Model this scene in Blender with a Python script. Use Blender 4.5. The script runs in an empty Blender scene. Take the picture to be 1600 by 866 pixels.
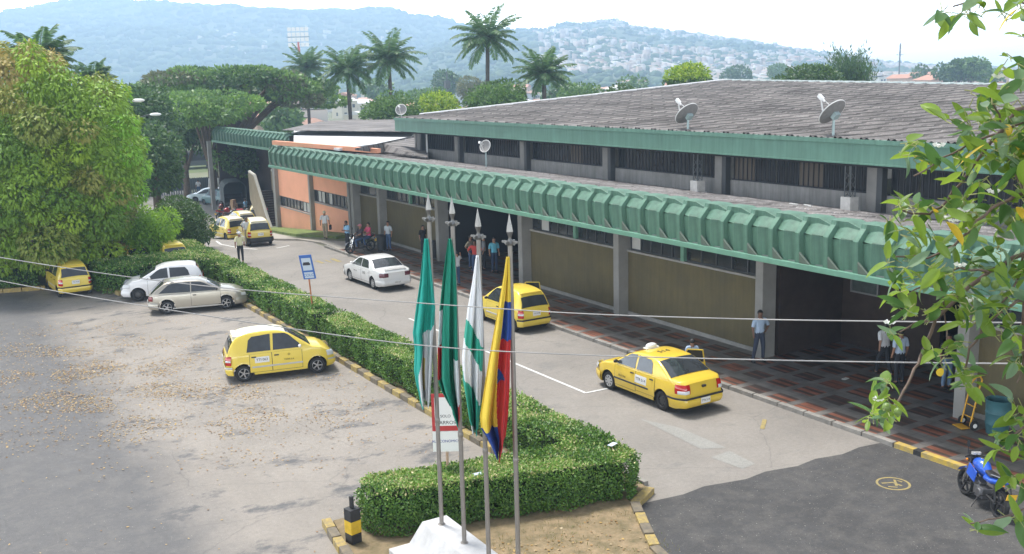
import bpy, math, random
import numpy as np
from mathutils import Vector, Matrix
R_ = math.radians
rnd = random.Random(7)
rng = np.random.default_rng(7)
sc = bpy.context.scene
COL = sc.collection

# ---------------------------------------------------------------- camera
F_PX, YAW, PITCH, ROLL, CH = 1580.0, R_(31.0), R_(11.15), R_(-1.5), 9.5
_cy, _sy = math.cos(YAW), math.sin(YAW)
_f0 = np.array([_sy, _cy, 0.]); _r0 = np.array([_cy, -_sy, 0.]); _u0 = np.array([0, 0, 1.])
_fw = math.cos(PITCH)*_f0 - math.sin(PITCH)*_u0
_up = math.sin(PITCH)*_f0 + math.cos(PITCH)*_u0
_r = math.cos(ROLL)*_r0 + math.sin(ROLL)*_up
_u = -math.sin(ROLL)*_r0 + math.cos(ROLL)*_up
CAM = np.array([0, 0, CH])
cd = bpy.data.cameras.new('camera'); cam = bpy.data.objects.new('camera', cd); COL.objects.link(cam)
cam.matrix_world = Matrix(((_r[0], _u[0], -_fw[0], 0), (_r[1], _u[1], -_fw[1], 0), (_r[2], _u[2], -_fw[2], CH), (0, 0, 0, 1)))
cd.sensor_width = 36; cd.lens = F_PX/1600*36; cd.clip_start = .1; cd.clip_end = 12000
sc.camera = cam

# ---------------------------------------------------------------- light
SUN_EL, SUN_AZ = R_(68), R_(-14)          # azimuth from +Y towards +X
sc.world = bpy.data.worlds.new('World'); sc.world.use_nodes = True
nt = sc.world.node_tree; nt.nodes.clear()
out = nt.nodes.new('ShaderNodeOutputWorld'); bg = nt.nodes.new('ShaderNodeBackground')
sky = nt.nodes.new('ShaderNodeTexSky'); sky.sky_type = 'NISHITA'; sky.sun_disc = False
sky.sun_elevation = SUN_EL; sky.sun_rotation = SUN_AZ
sky.air_density = 1.0; sky.dust_density = 6.0; sky.ozone_density = 1.0; sky.altitude = 600
hsv = nt.nodes.new('ShaderNodeHueSaturation'); hsv.inputs['Saturation'].default_value = .28
hsv.inputs['Value'].default_value = 1.0
wtc = nt.nodes.new('ShaderNodeTexCoord'); wsx = nt.nodes.new('ShaderNodeSeparateXYZ'); wr_ = nt.nodes.new('ShaderNodeMapRange')   # hazy sky: brighter towards the horizon
wr_.interpolation_type = 'SMOOTHSTEP'; wr_.inputs['From Min'].default_value = -.02; wr_.inputs['From Max'].default_value = .27; wr_.inputs['To Min'].default_value = 18.; wr_.inputs['To Max'].default_value = 1.0
nt.links.new(wtc.outputs['Generated'], wsx.inputs[0]); nt.links.new(wsx.outputs['Z'], wr_.inputs['Value']); nt.links.new(wr_.outputs[0], hsv.inputs['Value'])
nt.links.new(sky.outputs[0], hsv.inputs['Color']); nt.links.new(hsv.outputs[0], bg.inputs[0])
bg.inputs[1].default_value = .15
nt.links.new(bg.outputs[0], out.inputs[0])
sd = bpy.data.lights.new('sun', 'SUN'); so = bpy.data.objects.new('sun', sd); COL.objects.link(so)
sd.energy = 3.6; sd.angle = R_(11); sd.color = (1, .96, .9)
sdir = Vector((math.sin(SUN_AZ)*math.cos(SUN_EL), math.cos(SUN_AZ)*math.cos(SUN_EL), math.sin(SUN_EL)))
so.rotation_euler = sdir.to_track_quat('Z', 'Y').to_euler(); so.location = (0, 0, 60)
HAZE = 0.0006
sc.view_settings.view_transform = 'Standard'; sc.view_settings.look = 'None'
sc.view_settings.exposure = 0.42; sc.view_settings.gamma = 1
sc.cycles.volume_bounces = 1; sc.cycles.max_bounces = 8; sc.cycles.diffuse_bounces = 3; sc.cycles.transparent_max_bounces = 6

# ---------------------------------------------------------------- helpers
def ray(x, y): return _fw + _r*(x-800)/F_PX - _u*(y-433)/F_PX
def G(x, y, z=0.):
    d = ray(x, y); return CAM + d*(z-CH)/d[2]
def AT(x, y, D):
    d = ray(x, y); return CAM + d*D/math.hypot(d[0], d[1])
def PX(x, y, X):
    d = ray(x, y); return CAM + d*X/d[0]
def terr(Y):
    return -0.085*max(0., min(Y-59., 25.))
def GT(x, y):
    z = 0.
    for _ in range(12):
        p = G(x, y, z); z = terr(p[1])
    return p

def tag(o, label=None, cat=None, group=None, kind=None):
    if label: o['label'] = label
    if cat: o['category'] = cat
    if group: o['group'] = group
    if kind: o['kind'] = kind
    return o
def empty(name, loc, rz=0, label=None, cat=None, group=None):
    o = bpy.data.objects.new(name, None); COL.objects.link(o); o.location = loc; o.rotation_euler = (0, 0, rz)
    o.empty_display_size = .2
    return tag(o, label, cat, group)
def copy_tree(o, parent=None):
    c = o.copy(); COL.objects.link(c); c.parent = parent
    for ch in list(o.children): copy_tree(ch, c)
    return c

_mc = {}
def mat(name, col, rough=.6, metal=0., noise=0., nscale=5., bump=0., bscale=40., spec=.5, coat=0., col2=None, coord='Object', streak=0.):
    if name in _mc: return _mc[name]
    m = bpy.data.materials.new(name); m.use_nodes = True; t = m.node_tree; b = t.nodes['Principled BSDF']
    b.inputs['Base Color'].default_value = (*col, 1); b.inputs['Roughness'].default_value = rough
    b.inputs['Metallic'].default_value = metal; b.inputs['Specular IOR Level'].default_value = spec
    b.inputs['Coat Weight'].default_value = coat; b.inputs['Coat Roughness'].default_value = .06
    if noise or col2 or bump:
        tc = t.nodes.new('ShaderNodeTexCoord')
        if noise or col2:
            n = t.nodes.new('ShaderNodeTexNoise'); n.inputs['Scale'].default_value = nscale; n.inputs['Detail'].default_value = 8; n.inputs['Roughness'].default_value = .65
            t.links.new(tc.outputs[coord], n.inputs['Vector'])
            cr = t.nodes.new('ShaderNodeValToRGB'); cr.color_ramp.elements[0].position = .3; cr.color_ramp.elements[1].position = .7
            c2 = col2 or tuple(c*(1-noise) for c in col)
            c1 = col if col2 else tuple(min(1, c*(1+noise*.6)) for c in col)
            cr.color_ramp.elements[0].color = (*c2, 1); cr.color_ramp.elements[1].color = (*c1, 1)
            t.links.new(n.outputs['Fac'], cr.inputs[0]); t.links.new(cr.outputs[0], b.inputs['Base Color'])
        if bump:
            n2 = t.nodes.new('ShaderNodeTexNoise'); n2.inputs['Scale'].default_value = bscale; n2.inputs['Detail'].default_value = 5
            t.links.new(tc.outputs[coord], n2.inputs['Vector'])
            bp = t.nodes.new('ShaderNodeBump'); bp.inputs['Strength'].default_value = bump; bp.inputs['Distance'].default_value = .02
            t.links.new(n2.outputs['Fac'], bp.inputs['Height']); t.links.new(bp.outputs[0], b.inputs['Normal'])
    if streak:                                   # vertical rain streaks and grime
        tc2 = t.nodes.new('ShaderNodeTexCoord'); mp2 = t.nodes.new('ShaderNodeMapping'); mp2.inputs['Scale'].default_value = (3.5, 3.5, .28); t.links.new(tc2.outputs['Object'], mp2.inputs[0])
        n4 = t.nodes.new('ShaderNodeTexNoise'); n4.inputs['Scale'].default_value = 1.6; n4.inputs['Detail'].default_value = 7; n4.inputs['Roughness'].default_value = .7; t.links.new(mp2.outputs[0], n4.inputs['Vector'])
        r4 = t.nodes.new('ShaderNodeMapRange'); r4.inputs['From Min'].default_value = .32; r4.inputs['From Max'].default_value = .62; r4.inputs['To Min'].default_value = 1-streak; r4.inputs['To Max'].default_value = 1.06; t.links.new(n4.outputs['Fac'], r4.inputs['Value'])
        x4 = t.nodes.new('ShaderNodeMix'); x4.data_type = 'RGBA'; x4.blend_type = 'MULTIPLY'; x4.inputs[0].default_value = 1
        if b.inputs['Base Color'].is_linked: t.links.new(b.inputs['Base Color'].links[0].from_socket, x4.inputs[6])
        else: x4.inputs[6].default_value = (*col, 1)
        t.links.new(r4.outputs[0], x4.inputs[7]); t.links.new(x4.outputs[2], b.inputs['Base Color'])
    _mc[name] = m; return m

def leafmat(name, cols, transl=.3, rough=.5):
    if name in _mc: return _mc[name]
    m = bpy.data.materials.new(name); m.use_nodes = True; t = m.node_tree; b = t.nodes['Principled BSDF']
    g = t.nodes.new('ShaderNodeNewGeometry'); cr = t.nodes.new('ShaderNodeValToRGB')
    e = cr.color_ramp.elements
    while len(e) < len(cols): e.new(.5)
    for i, c in enumerate(cols):
        e[i].position = i/(len(cols)-1); e[i].color = (*c, 1)
    t.links.new(g.outputs['Random Per Island'], cr.inputs[0]); t.links.new(cr.outputs[0], b.inputs['Base Color'])
    b.inputs['Roughness'].default_value = rough
    tr = t.nodes.new('ShaderNodeBsdfTranslucent'); mx = t.nodes.new('ShaderNodeMixShader'); mx.inputs[0].default_value = transl
    hs = t.nodes.new('ShaderNodeHueSaturation'); hs.inputs['Value'].default_value = 1.5; hs.inputs['Hue'].default_value = .485
    t.links.new(cr.outputs[0], hs.inputs['Color']); t.links.new(hs.outputs[0], tr.inputs[0])
    t.links.new(b.outputs[0], mx.inputs[1]); t.links.new(tr.outputs[0], mx.inputs[2])
    t.links.new(mx.outputs[0], t.nodes['Material Output'].inputs[0])
    _mc[name] = m; return m

class MB:
    def __init__(s): s.v = []; s.f = []; s.m = []
    def add(s, vs, fs, mi=0):
        o = len(s.v); s.v += [tuple(map(float, p)) for p in vs]; s.f += [tuple(i+o for i in f) for f in fs]; s.m += [mi]*len(fs); return s
    def box(s, a, b, mi=0):
        x0, y0, z0 = a; x1, y1, z1 = b
        return s.add([(x0, y0, z0), (x1, y0, z0), (x1, y1, z0), (x0, y1, z0), (x0, y0, z1), (x1, y0, z1), (x1, y1, z1), (x0, y1, z1)],
                     [(0, 3, 2, 1), (4, 5, 6, 7), (0, 1, 5, 4), (1, 2, 6, 5), (2, 3, 7, 6), (3, 0, 4, 7)], mi)
    def obox(s, c, ax, ay, az, mi=0):
        c, ax, ay, az = [np.array(q, float) for q in (c, ax, ay, az)]
        vs = [c+i*ax+j*ay+k*az for k in (-1, 1) for i, j in ((-1, -1), (1, -1), (1, 1), (-1, 1))]
        return s.add(vs, [(0, 3, 2, 1), (4, 5, 6, 7), (0, 1, 5, 4), (1, 2, 6, 5), (2, 3, 7, 6), (3, 0, 4, 7)], mi)
    def tube(s, pts, rad, n=8, mi=0, cap=True):
        pts = [Vector(p) for p in pts]
        if not hasattr(rad, '__len__'): rad = [rad]*len(pts)
        o = len(s.v); ref = None
        for i, p in enumerate(pts):
            d = (pts[min(i+1, len(pts)-1)]-pts[max(i-1, 0)]).normalized()
            if ref is None: ref = Vector((0, 0, 1)) if abs(d.z) < .9 else Vector((1, 0, 0))
            a = d.cross(ref).normalized(); b = a.cross(d).normalized(); ref = b
            for k in range(n):
                t = 2*math.pi*k/n; q = p+(a*math.cos(t)+b*math.sin(t))*rad[i]; s.v.append(tuple(q))
        for i in range(len(pts)-1):
            for k in range(n):
                s.f.append((o+i*n+k, o+(i+1)*n+k, o+(i+1)*n+(k+1) % n, o+i*n+(k+1) % n)); s.m.append(mi)
        if cap:
            s.f.append(tuple(o+k for k in range(n))); s.m.append(mi)
            s.f.append(tuple(o+(len(pts)-1)*n+k for k in reversed(range(n)))); s.m.append(mi)
        return s
    def lathe(s, prof, c=(0, 0, 0), axis='z', n=24, mi=0):
        o = len(s.v)
        for (r, h) in prof:
            for k in range(n):
                t = 2*math.pi*k/n; a, b = r*math.cos(t), r*math.sin(t)
                p = (a, b, h) if axis == 'z' else ((a, h, b) if axis == 'y' else (h, a, b))
                s.v.append((p[0]+c[0], p[1]+c[1], p[2]+c[2]))
        for i in range(len(prof)-1):
            for k in range(n):
                q = (o+i*n+k, o+i*n+(k+1) % n, o+(i+1)*n+(k+1) % n, o+(i+1)*n+k)
                s.f.append(q if axis != 'y' else q[::-1]); s.m.append(mi)
        return s
    def grid(s, rows, mi=0, flip=False):
        o = len(s.v); nr = len(rows); nc = len(rows[0])
        for r in rows: s.v += [tuple(map(float, p)) for p in r]
        for i in range(nr-1):
            for j in range(nc-1):
                q = (o+i*nc+j, o+i*nc+j+1, o+(i+1)*nc+j+1, o+(i+1)*nc+j)
                s.f.append(q[::-1] if flip else q); s.m.append(mi)
        return s
    def prism(s, poly, z0, z1, mi=0):
        n = len(poly)
        g0 = z0 if hasattr(z0, '__len__') else [z0]*n; g1 = z1 if hasattr(z1, '__len__') else [z1]*n
        vs = [(p[0], p[1], g0[i]) for i, p in enumerate(poly)]+[(p[0], p[1], g1[i]) for i, p in enumerate(poly)]
        fs = [tuple(reversed(range(n))), tuple(range(n, 2*n))]+[(i, (i+1) % n, n+(i+1) % n, n+i) for i in range(n)]
        return s.add(vs, fs, mi)
    def ball(s, c, r, n=12, mi=0, sz=1.):
        if not hasattr(r, '__len__'): r = (r, r, r*sz)
        m = n//2; o = len(s.v)
        for i in range(m+1):
            a = math.pi*i/m
            for k in range(n):
                t = 2*math.pi*k/n
                s.v.append((c[0]+r[0]*math.sin(a)*math.cos(t), c[1]+r[1]*math.sin(a)*math.sin(t), c[2]+r[2]*math.cos(a)))
        for i in range(m):
            for k in range(n):
                s.f.append((o+i*n+k, o+(i+1)*n+k, o+(i+1)*n+(k+1) % n, o+i*n+(k+1) % n)); s.m.append(mi)
        return s
    def build(s, name, mats, parent=None, smooth=None, bevel=0, world=True, **kw):
        me = bpy.data.meshes.new(name)
        vs = s.v
        if parent is not None and world:
            base = parent; off = Vector((0, 0, 0))
            while base is not None: off += Vector(base.location); base = base.parent
            vs = [(a-off.x, b-off.y, c-off.z) for a, b, c in vs]
        me.from_pydata(vs, [], s.f)
        if not isinstance(mats, (list, tuple)): mats = [mats]
        for m in mats: me.materials.append(m)
        me.polygons.foreach_set('material_index', s.m)
        me.update()
        if smooth is not None:
            me.polygons.foreach_set('use_smooth', [True]*len(me.polygons)); me.set_sharp_from_angle(angle=R_(smooth))
        o = bpy.data.objects.new(name, me); COL.objects.link(o); o.parent = parent
        if bevel:
            bm = o.modifiers.new('bevel', 'BEVEL'); bm.width = bevel; bm.segments = 2; bm.limit_method = 'ANGLE'; bm.angle_limit = R_(35)
        return tag(o, **kw)

def npmesh(name, V, Fq, mats, parent=None, midx=None, world=True, **kw):
    """V (n,3), Fq (m,4)"""
    me = bpy.data.meshes.new(name); V = np.asarray(V, np.float32).copy()
    if parent is not None and world:
        V -= np.array(parent.location, np.float32)
    Fq = np.asarray(Fq, np.int32)
    me.vertices.add(len(V)); me.vertices.foreach_set('co', V.ravel())
    k = Fq.shape[1]
    me.loops.add(Fq.size); me.loops.foreach_set('vertex_index', Fq.ravel())
    me.polygons.add(len(Fq)); me.polygons.foreach_set('loop_start', np.arange(len(Fq), dtype=np.int32)*k)
    if not isinstance(mats, (list, tuple)): mats = [mats]
    for m in mats: me.materials.append(m)
    if midx is not None: me.polygons.foreach_set('material_index', np.asarray(midx, np.int32))
    me.update(calc_edges=True); me.validate()
    o = bpy.data.objects.new(name, me); COL.objects.link(o); o.parent = parent
    return tag(o, **kw)

def unit(a): return a/np.maximum(np.linalg.norm(a, axis=-1, keepdims=True), 1e-9)
def leaves(C, U, N, L, Wd):
    """rhombus leaves: C base, U long axis, N rough normal"""
    U = unit(U); V = unit(np.cross(N, U)); n = len(C)
    L = np.broadcast_to(L, (n,))[:, None]; Wd = np.broadcast_to(Wd, (n,))[:, None]
    P = np.stack([C, C+U*L*.45+V*Wd, C+U*L, C+U*L*.45-V*Wd], 1).reshape(-1, 3)
    return P, np.arange(4*n).reshape(n, 4)
def rdir(n):
    return unit(rng.normal(size=(n, 3)))
def text_mesh(s, size, name='txt'):
    c = bpy.data.curves.new(name, 'FONT'); c.body = s; c.size = size; c.align_x = 'CENTER'; c.align_y = 'CENTER'; c.extrude = .001
    o = bpy.data.objects.new(name, c); COL.objects.link(o)
    bpy.context.view_layer.update()
    me = bpy.data.meshes.new_from_object(o.evaluated_get(bpy.context.evaluated_depsgraph_get()))
    bpy.data.objects.remove(o); return me
def text_part(s, size, m, parent, M, name='lettering', **kw):
    me = text_mesh(s, size, name); me.transform(M); me.materials.clear(); me.materials.append(m)
    o = bpy.data.objects.new(name, me); COL.objects.link(o); o.parent = parent
    return tag(o, **kw)
# ================================================================ SETTING
def ground_mat(name, light, dark, maskfn=None, patch=.25, leafy=0.):
    """worn asphalt: two tones, patches, fine grit, cracks"""
    m = bpy.data.materials.new(name); m.use_nodes = True; t = m.node_tree; b = t.nodes['Principled BSDF']
    L = t.links; N = t.nodes
    tc = N.new('ShaderNodeTexCoord')
    def noise(sc_, det, rough=.6, vec=None):
        n = N.new('ShaderNodeTexNoise'); n.inputs['Scale'].default_value = sc_; n.inputs['Detail'].default_value = det; n.inputs['Roughness'].default_value = rough
        L.new(vec or tc.outputs['Object'], n.inputs['Vector']); return n.outputs['Fac']
    def ramp(src, a, b2, c0=(0, 0, 0), c1=(1, 1, 1)):
        r = N.new('ShaderNodeValToRGB'); r.color_ramp.elements[0].position = a; r.color_ramp.elements[1].position = b2
        r.color_ramp.elements[0].color = (*c0, 1); r.color_ramp.elements[1].color = (*c1, 1); L.new(src, r.inputs[0]); return r.outputs[0]
    def mix(f, a, b2, ty='MIX'):
        x = N.new('ShaderNodeMix'); x.data_type = 'RGBA'; x.blend_type = ty
        if isinstance(f, float): x.inputs[0].default_value = f
        else: L.new(f, x.inputs[0])
        for i, c in ((6, a), (7, b2)):
            if isinstance(c, tuple): x.inputs[i].default_value = (*c, 1)
            else: L.new(c, x.inputs[i])
        return x.outputs[2]
    base = mix(ramp(noise(.35, 6), .35, .65), light, tuple(c*.8 for c in light))
    mp = N.new('ShaderNodeMapping'); mp.inputs['Scale'].default_value = (1.0, 1.5, 1); mp.inputs['Rotation'].default_value = (0, 0, .5)
    L.new(tc.outputs['Object'], mp.inputs[0])
    pm = ramp(noise(.55, 7, .7, mp.outputs[0]), .585-patch*.25, .665-patch*.2)
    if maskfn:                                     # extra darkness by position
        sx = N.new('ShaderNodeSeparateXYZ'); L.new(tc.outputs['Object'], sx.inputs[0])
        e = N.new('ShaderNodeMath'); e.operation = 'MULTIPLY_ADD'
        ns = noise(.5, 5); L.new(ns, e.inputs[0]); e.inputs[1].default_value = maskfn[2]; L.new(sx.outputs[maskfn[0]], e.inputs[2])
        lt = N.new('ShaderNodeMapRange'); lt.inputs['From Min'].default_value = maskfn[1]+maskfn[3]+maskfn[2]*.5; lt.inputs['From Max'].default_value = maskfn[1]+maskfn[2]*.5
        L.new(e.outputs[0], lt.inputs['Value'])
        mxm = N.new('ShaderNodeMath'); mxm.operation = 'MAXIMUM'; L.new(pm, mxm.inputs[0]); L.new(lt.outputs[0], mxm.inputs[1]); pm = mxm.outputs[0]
    c = mix(pm, base, dark)
    c = mix(ramp(noise(1.6, 8, .75), .45, .8), c, mix(.22, c, (.34, .31, .27)))
    # fine grit
    c = mix(1.0, c, ramp(noise(60, 3), .3, .72, (.72, .72, .72), (1.22, 1.22, 1.2)), 'MULTIPLY')
    c = mix(1.0, c, ramp(noise(9, 6, .7), .3, .7, (.87, .87, .87), (1.1, 1.1, 1.1)), 'MULTIPLY')
    # cracks
    v = N.new('ShaderNodeTexVoronoi'); v.feature = 'DISTANCE_TO_EDGE'; v.inputs['Scale'].default_value = .22; v.inputs['Randomness'].default_value = 1
    wn = N.new('ShaderNodeTexNoise'); wn.inputs['Scale'].default_value = .9; wn.inputs['Detail'].default_value = 5; L.new(tc.outputs['Object'], wn.inputs[0])
    vm = mix(.55, tc.outputs['Object'], wn.outputs['Color'], 'ADD'); L.new(vm, v.inputs[0])
    c = mix(ramp(v.outputs[0], .0, .0045, (1, 1, 1), (0, 0, 0)), c, mix(.3, c, (.06, .06, .06)))
    c = mix(ramp(noise(24, 2, .5), .70, .735), c, mix(.55, c, (.55, .52, .47)))     # pale chips and litter specks
    c = mix(ramp(noise(31, 2, .5), .69, .72), c, mix(.45, c, (.05, .05, .05)))
    L.new(c, b.inputs['Base Color']); b.inputs['Roughness'].default_value = .85
    bp = N.new('ShaderNodeBump'); bp.inputs['Strength'].default_value = .5; bp.inputs['Distance'].default_value = .01
    L.new(noise(70, 4), bp.inputs['Height']); L.new(bp.outputs[0], b.inputs['Normal'])
    return m

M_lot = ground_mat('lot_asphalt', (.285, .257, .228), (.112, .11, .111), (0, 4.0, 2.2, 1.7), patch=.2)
M_road = ground_mat('road_asphalt', (.27, .248, .225), (.20, .188, .175), None, patch=.1)
M_apron = ground_mat('dark_asphalt', (.064, .063, .064), (.05, .049, .05), None, patch=.2)
M_far = mat('far_ground', (.16, .17, .10), .9, noise=.4, nscale=.05)
M_conc = mat('concrete', (.30, .29, .27), .85, noise=.25, nscale=1.5, bump=.3, bscale=30)
M_conc_d = mat('concrete_column', (.26, .255, .24), .8, noise=.18, nscale=1.2, bump=.2)
M_kerb = mat('kerb_concrete', (.27, .255, .23), .85, noise=.35, nscale=2.5, bump=.3)
M_yel = mat('road_yellow', (.62, .42, .05), .7, noise=.45, nscale=6, col2=(.30, .25, .14))
M_blk = mat('road_black', (.03, .03, .03), .7, noise=.4, nscale=6)
M_white = mat('road_white', (.62, .62, .6), .7, noise=.3, nscale=9)
M_dirt = mat('dry_soil', (.30, .22, .13), .95, noise=.5, nscale=3.5, col2=(.12, .10, .05), bump=.6, bscale=25)
M_grass = mat('grass', (.15, .20, .05), .95, noise=.5, nscale=2, bump=.5)

def sheet(name, poly_fn, z, m, ny, Y0, Y1, **kw):
    """strip between x0(Y), x1(Y) following the terrain"""
    b = MB(); rows = []
    for Y in sorted(set([Y0+(Y1-Y0)*i/ny for i in range(ny+1)]+[q for q in (59., 84.) if Y0 < q < Y1])):
        x0, x1 = poly_fn(Y); zz = terr(Y)+z
        rows.append([(x0+(x1-x0)*k/4, Y, zz) for k in range(5)])
    b.grid(rows, flip=False); return b.build(name, m, **kw)

# ground reaching the horizon (one sheet with the terrain's step down)
b = MB()
rows = []
for Y in [-100, -60, -20, 10, 30, 50, 59, 64, 69, 74, 79, 84, 120, 300, 800, 1800, 2600]:
    rows.append([(X, Y, terr(Y)-.006) for X in (-700, -300, -40, 0, 12, 21, 24, 60, 300, 2600)])
b.grid(rows, flip=False); b.build('ground', M_far, kind='structure')
# parking lot + main road
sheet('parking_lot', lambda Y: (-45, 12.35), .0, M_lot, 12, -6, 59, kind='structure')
def road_x(Y):
    if Y < 59: return (12.35, 20.95)
    t = min(1, (Y-59)/30); return (12.35+t*9, 20.95+2.5*t+ (4*t if Y > 80 else 0))
sheet('road', road_x, .0, M_road, 60, 10, 125, kind='structure')
b = MB(); ap = [(9, -2), (24, -2), (20.95, 13.0), (20.95, 16.35), (20.1, 16.47), (19.4, 16.38), (18.6, 16.55), (17.9, 16.47), (17, 16.66), (16.3, 16.58), (15.2, 16.82), (14.5, 16.74), (13.65, 16.85), (12.9, 16.9), (9, 16)]
b.prism([(x, y) for x, y in ap], -.05, .006)
b.build('asphalt_apron', M_apron, kind='structure')
# lot behind the left hedge and cross lane
b = MB(); b.grid([[(-30, 58.5, .002), (12.35, 58.5, .002)], [(-30, 59.0, .002), (12.35, 59.0, .002)], [(-30, 72, terr(72)+.006), (16, 72, terr(72)+.006)]]); b.build('side_lane', M_road, kind='structure')
# cross street at the far end
b = MB(); b.grid([[(-20, 88, terr(88)+.012), (50, 92, terr(92)+.012)], [(-20, 101, terr(99)+.012), (50, 106, terr(99)+.012)]]); b.build('far_street', M_road, kind='structure')

# sidewalk with terracotta and dark tiles
m = bpy.data.materials.new('tiled_pavement'); m.use_nodes = True; t = m.node_tree; pb = t.nodes['Principled BSDF']
tc = t.nodes.new('ShaderNodeTexCoord')
mp = t.nodes.new('ShaderNodeMapping'); mp.inputs['Location'].default_value = (-20.78, -.05, 0); t.links.new(tc.outputs['Object'], mp.inputs[0])
def brick(w, h, mort, c1, c2, cm, vec, off=0.):
    k = t.nodes.new('ShaderNodeTexBrick'); k.offset = off; k.squash = 1
    k.inputs['Scale'].default_value = 1; k.inputs['Brick Width'].default_value = w; k.inputs['Row Height'].default_value = h
    k.inputs['Mortar Size'].default_value = mort; k.inputs['Mortar Smooth'].default_value = 0
    k.inputs['Color1'].default_value = (*c1, 1); k.inputs['Color2'].default_value = (*c2, 1); k.inputs['Mortar'].default_value = (*cm, 1)
    t.links.new(vec, k.inputs['Vector']); return k
def _m(op, a, b_=None, c_=None):
    q = t.nodes.new('ShaderNodeMath'); q.operation = op
    for i, v in enumerate((a, b_, c_)):
        if v is None: continue
        if isinstance(v, (int, float)): q.inputs[i].default_value = v
        else: t.links.new(v, q.inputs[i])
    return q.outputs[0]
sxy = t.nodes.new('ShaderNodeSeparateXYZ'); t.links.new(tc.outputs['Object'], sxy.inputs[0])
ux = _m('MULTIPLY_ADD', sxy.outputs[0], 1/1.13, -20.88/1.13); uy = _m('MULTIPLY_ADD', sxy.outputs[1], 1/1.05, -.87)
msk = _m('MULTIPLY', _m('LESS_THAN', _m('FRACT', ux), .60), _m('LESS_THAN', _m('FRACT', uy), .74))
cmb = t.nodes.new('ShaderNodeCombineXYZ'); t.links.new(_m('FLOOR', ux), cmb.inputs[0]); t.links.new(_m('FLOOR', uy), cmb.inputs[1])
wn_ = t.nodes.new('ShaderNodeTexWhiteNoise'); t.links.new(cmb.outputs[0], wn_.inputs[0])
half = _m('LESS_THAN', _m('FRACT', _m('MULTIPLY', ux, 3.333)), _m('MULTIPLY_ADD', wn_.outputs[0], .6, .2)); 
hv = _m('ADD', _m('MULTIPLY', half, .5), _m('MULTIPLY', wn_.outputs[0], .5)); rp_ = t.nodes.new('ShaderNodeValToRGB'); e_ = rp_.color_ramp.elements; e_[0].position = .38; e_[0].color = (.085, .066, .057, 1); e_[1].position = .72; e_[1].color = (.30, .12, .075, 1); t.links.new(hv, rp_.inputs[0])
k1 = t.nodes.new('ShaderNodeMix'); k1.data_type = 'RGBA'; t.links.new(msk, k1.inputs[0]); k1.inputs[6].default_value = (.215, .205, .19, 1); t.links.new(rp_.outputs[0], k1.inputs[7])
k3 = brick(.27, .2675, .005, (1, 1, 1), (.86, .86, .88), (.55, .55, .55), mp.outputs[0])
def mx(f, a, b_, ty):
    x = t.nodes.new('ShaderNodeMix'); x.data_type = 'RGBA'; x.blend_type = ty
    if isinstance(f, float): x.inputs[0].default_value = f
    else: t.links.new(f, x.inputs[0])
    t.links.new(a, x.inputs[6]); t.links.new(b_, x.inputs[7]); return x.outputs[2]
c = k1.outputs[2]
c = mx(1.0, c, k3.outputs[0], 'MULTIPLY')
n = t.nodes.new('ShaderNodeTexNoise'); n.inputs['Scale'].default_value = 2; n.inputs['Detail'].default_value = 8
cr = t.nodes.new('ShaderNodeValToRGB'); cr.color_ramp.elements[0].color = (.6, .6, .6, 1); cr.color_ramp.elements[1].color = (1.15, 1.12, 1.1, 1)
cr.color_ramp.elements[0].position = .3; cr.color_ramp.elements[1].position = .7
t.links.new(tc.outputs['Object'], n.inputs[0]); t.links.new(n.outputs['Fac'], cr.inputs[0]); c = mx(1.0, c, cr.outputs[0], 'MULTIPLY')
t.links.new(c, pb.inputs['Base Color']); pb.inputs['Roughness'].default_value = .5
M_tile = m
b = MB(); b.box((20.98, -5, 0), (34, 54, .12)); b.build('pavement', M_tile, kind='structure')
# plain concrete end of the pavement, curving back where the orange wing starts
b = MB(); pp = [(20.98, 54.004), (21.1, 57), (20.6, 60), (19.9, 62.5), (20.3, 66), (21.2, 74), (22.4, 84), (24.1, 84), (24.1, 54.004)]
b.prism(pp, [terr(p[1])-.2 for p in pp], [terr(p[1])+.12 for p in pp]); b.build('pavement', mat('pale_pavement', (.36, .33, .29), .85, noise=.2, nscale=1.5), kind='structure')
b = MB(); gp = [(22.6, 58.6), (21.9, 64), (22.2, 68), (22.9, 74), (24.04, 74), (24.04, 58.6)]
b.prism(gp, [terr(p[1]) for p in gp], [terr(p[1])+.16 for p in gp]); b.build('grass_verge', M_grass, kind='structure')
# kerb of the pavement (real step) with painted stretch
b = MB()
y = -4.
while y < 56:
    y2 = y+.98; mi = 0
    b.box((20.80, y, -.03), (20.977, y2-.02, .128), 0); y += 1.0
kb = b.build('kerb', M_kerb, kind='structure', bevel=.012)
b = MB()
b.box((20.795, 14.02, -.02), (20.985, 15.15, .132), 0); b.box((20.795, 15.155, -.02), (20.985, 15.38, .132), 1); b.box((20.795, 15.385, -.02), (20.985, 15.95, .132), 0)
b.build('painted_kerb', [M_yel, M_blk], kind='structure')
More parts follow.
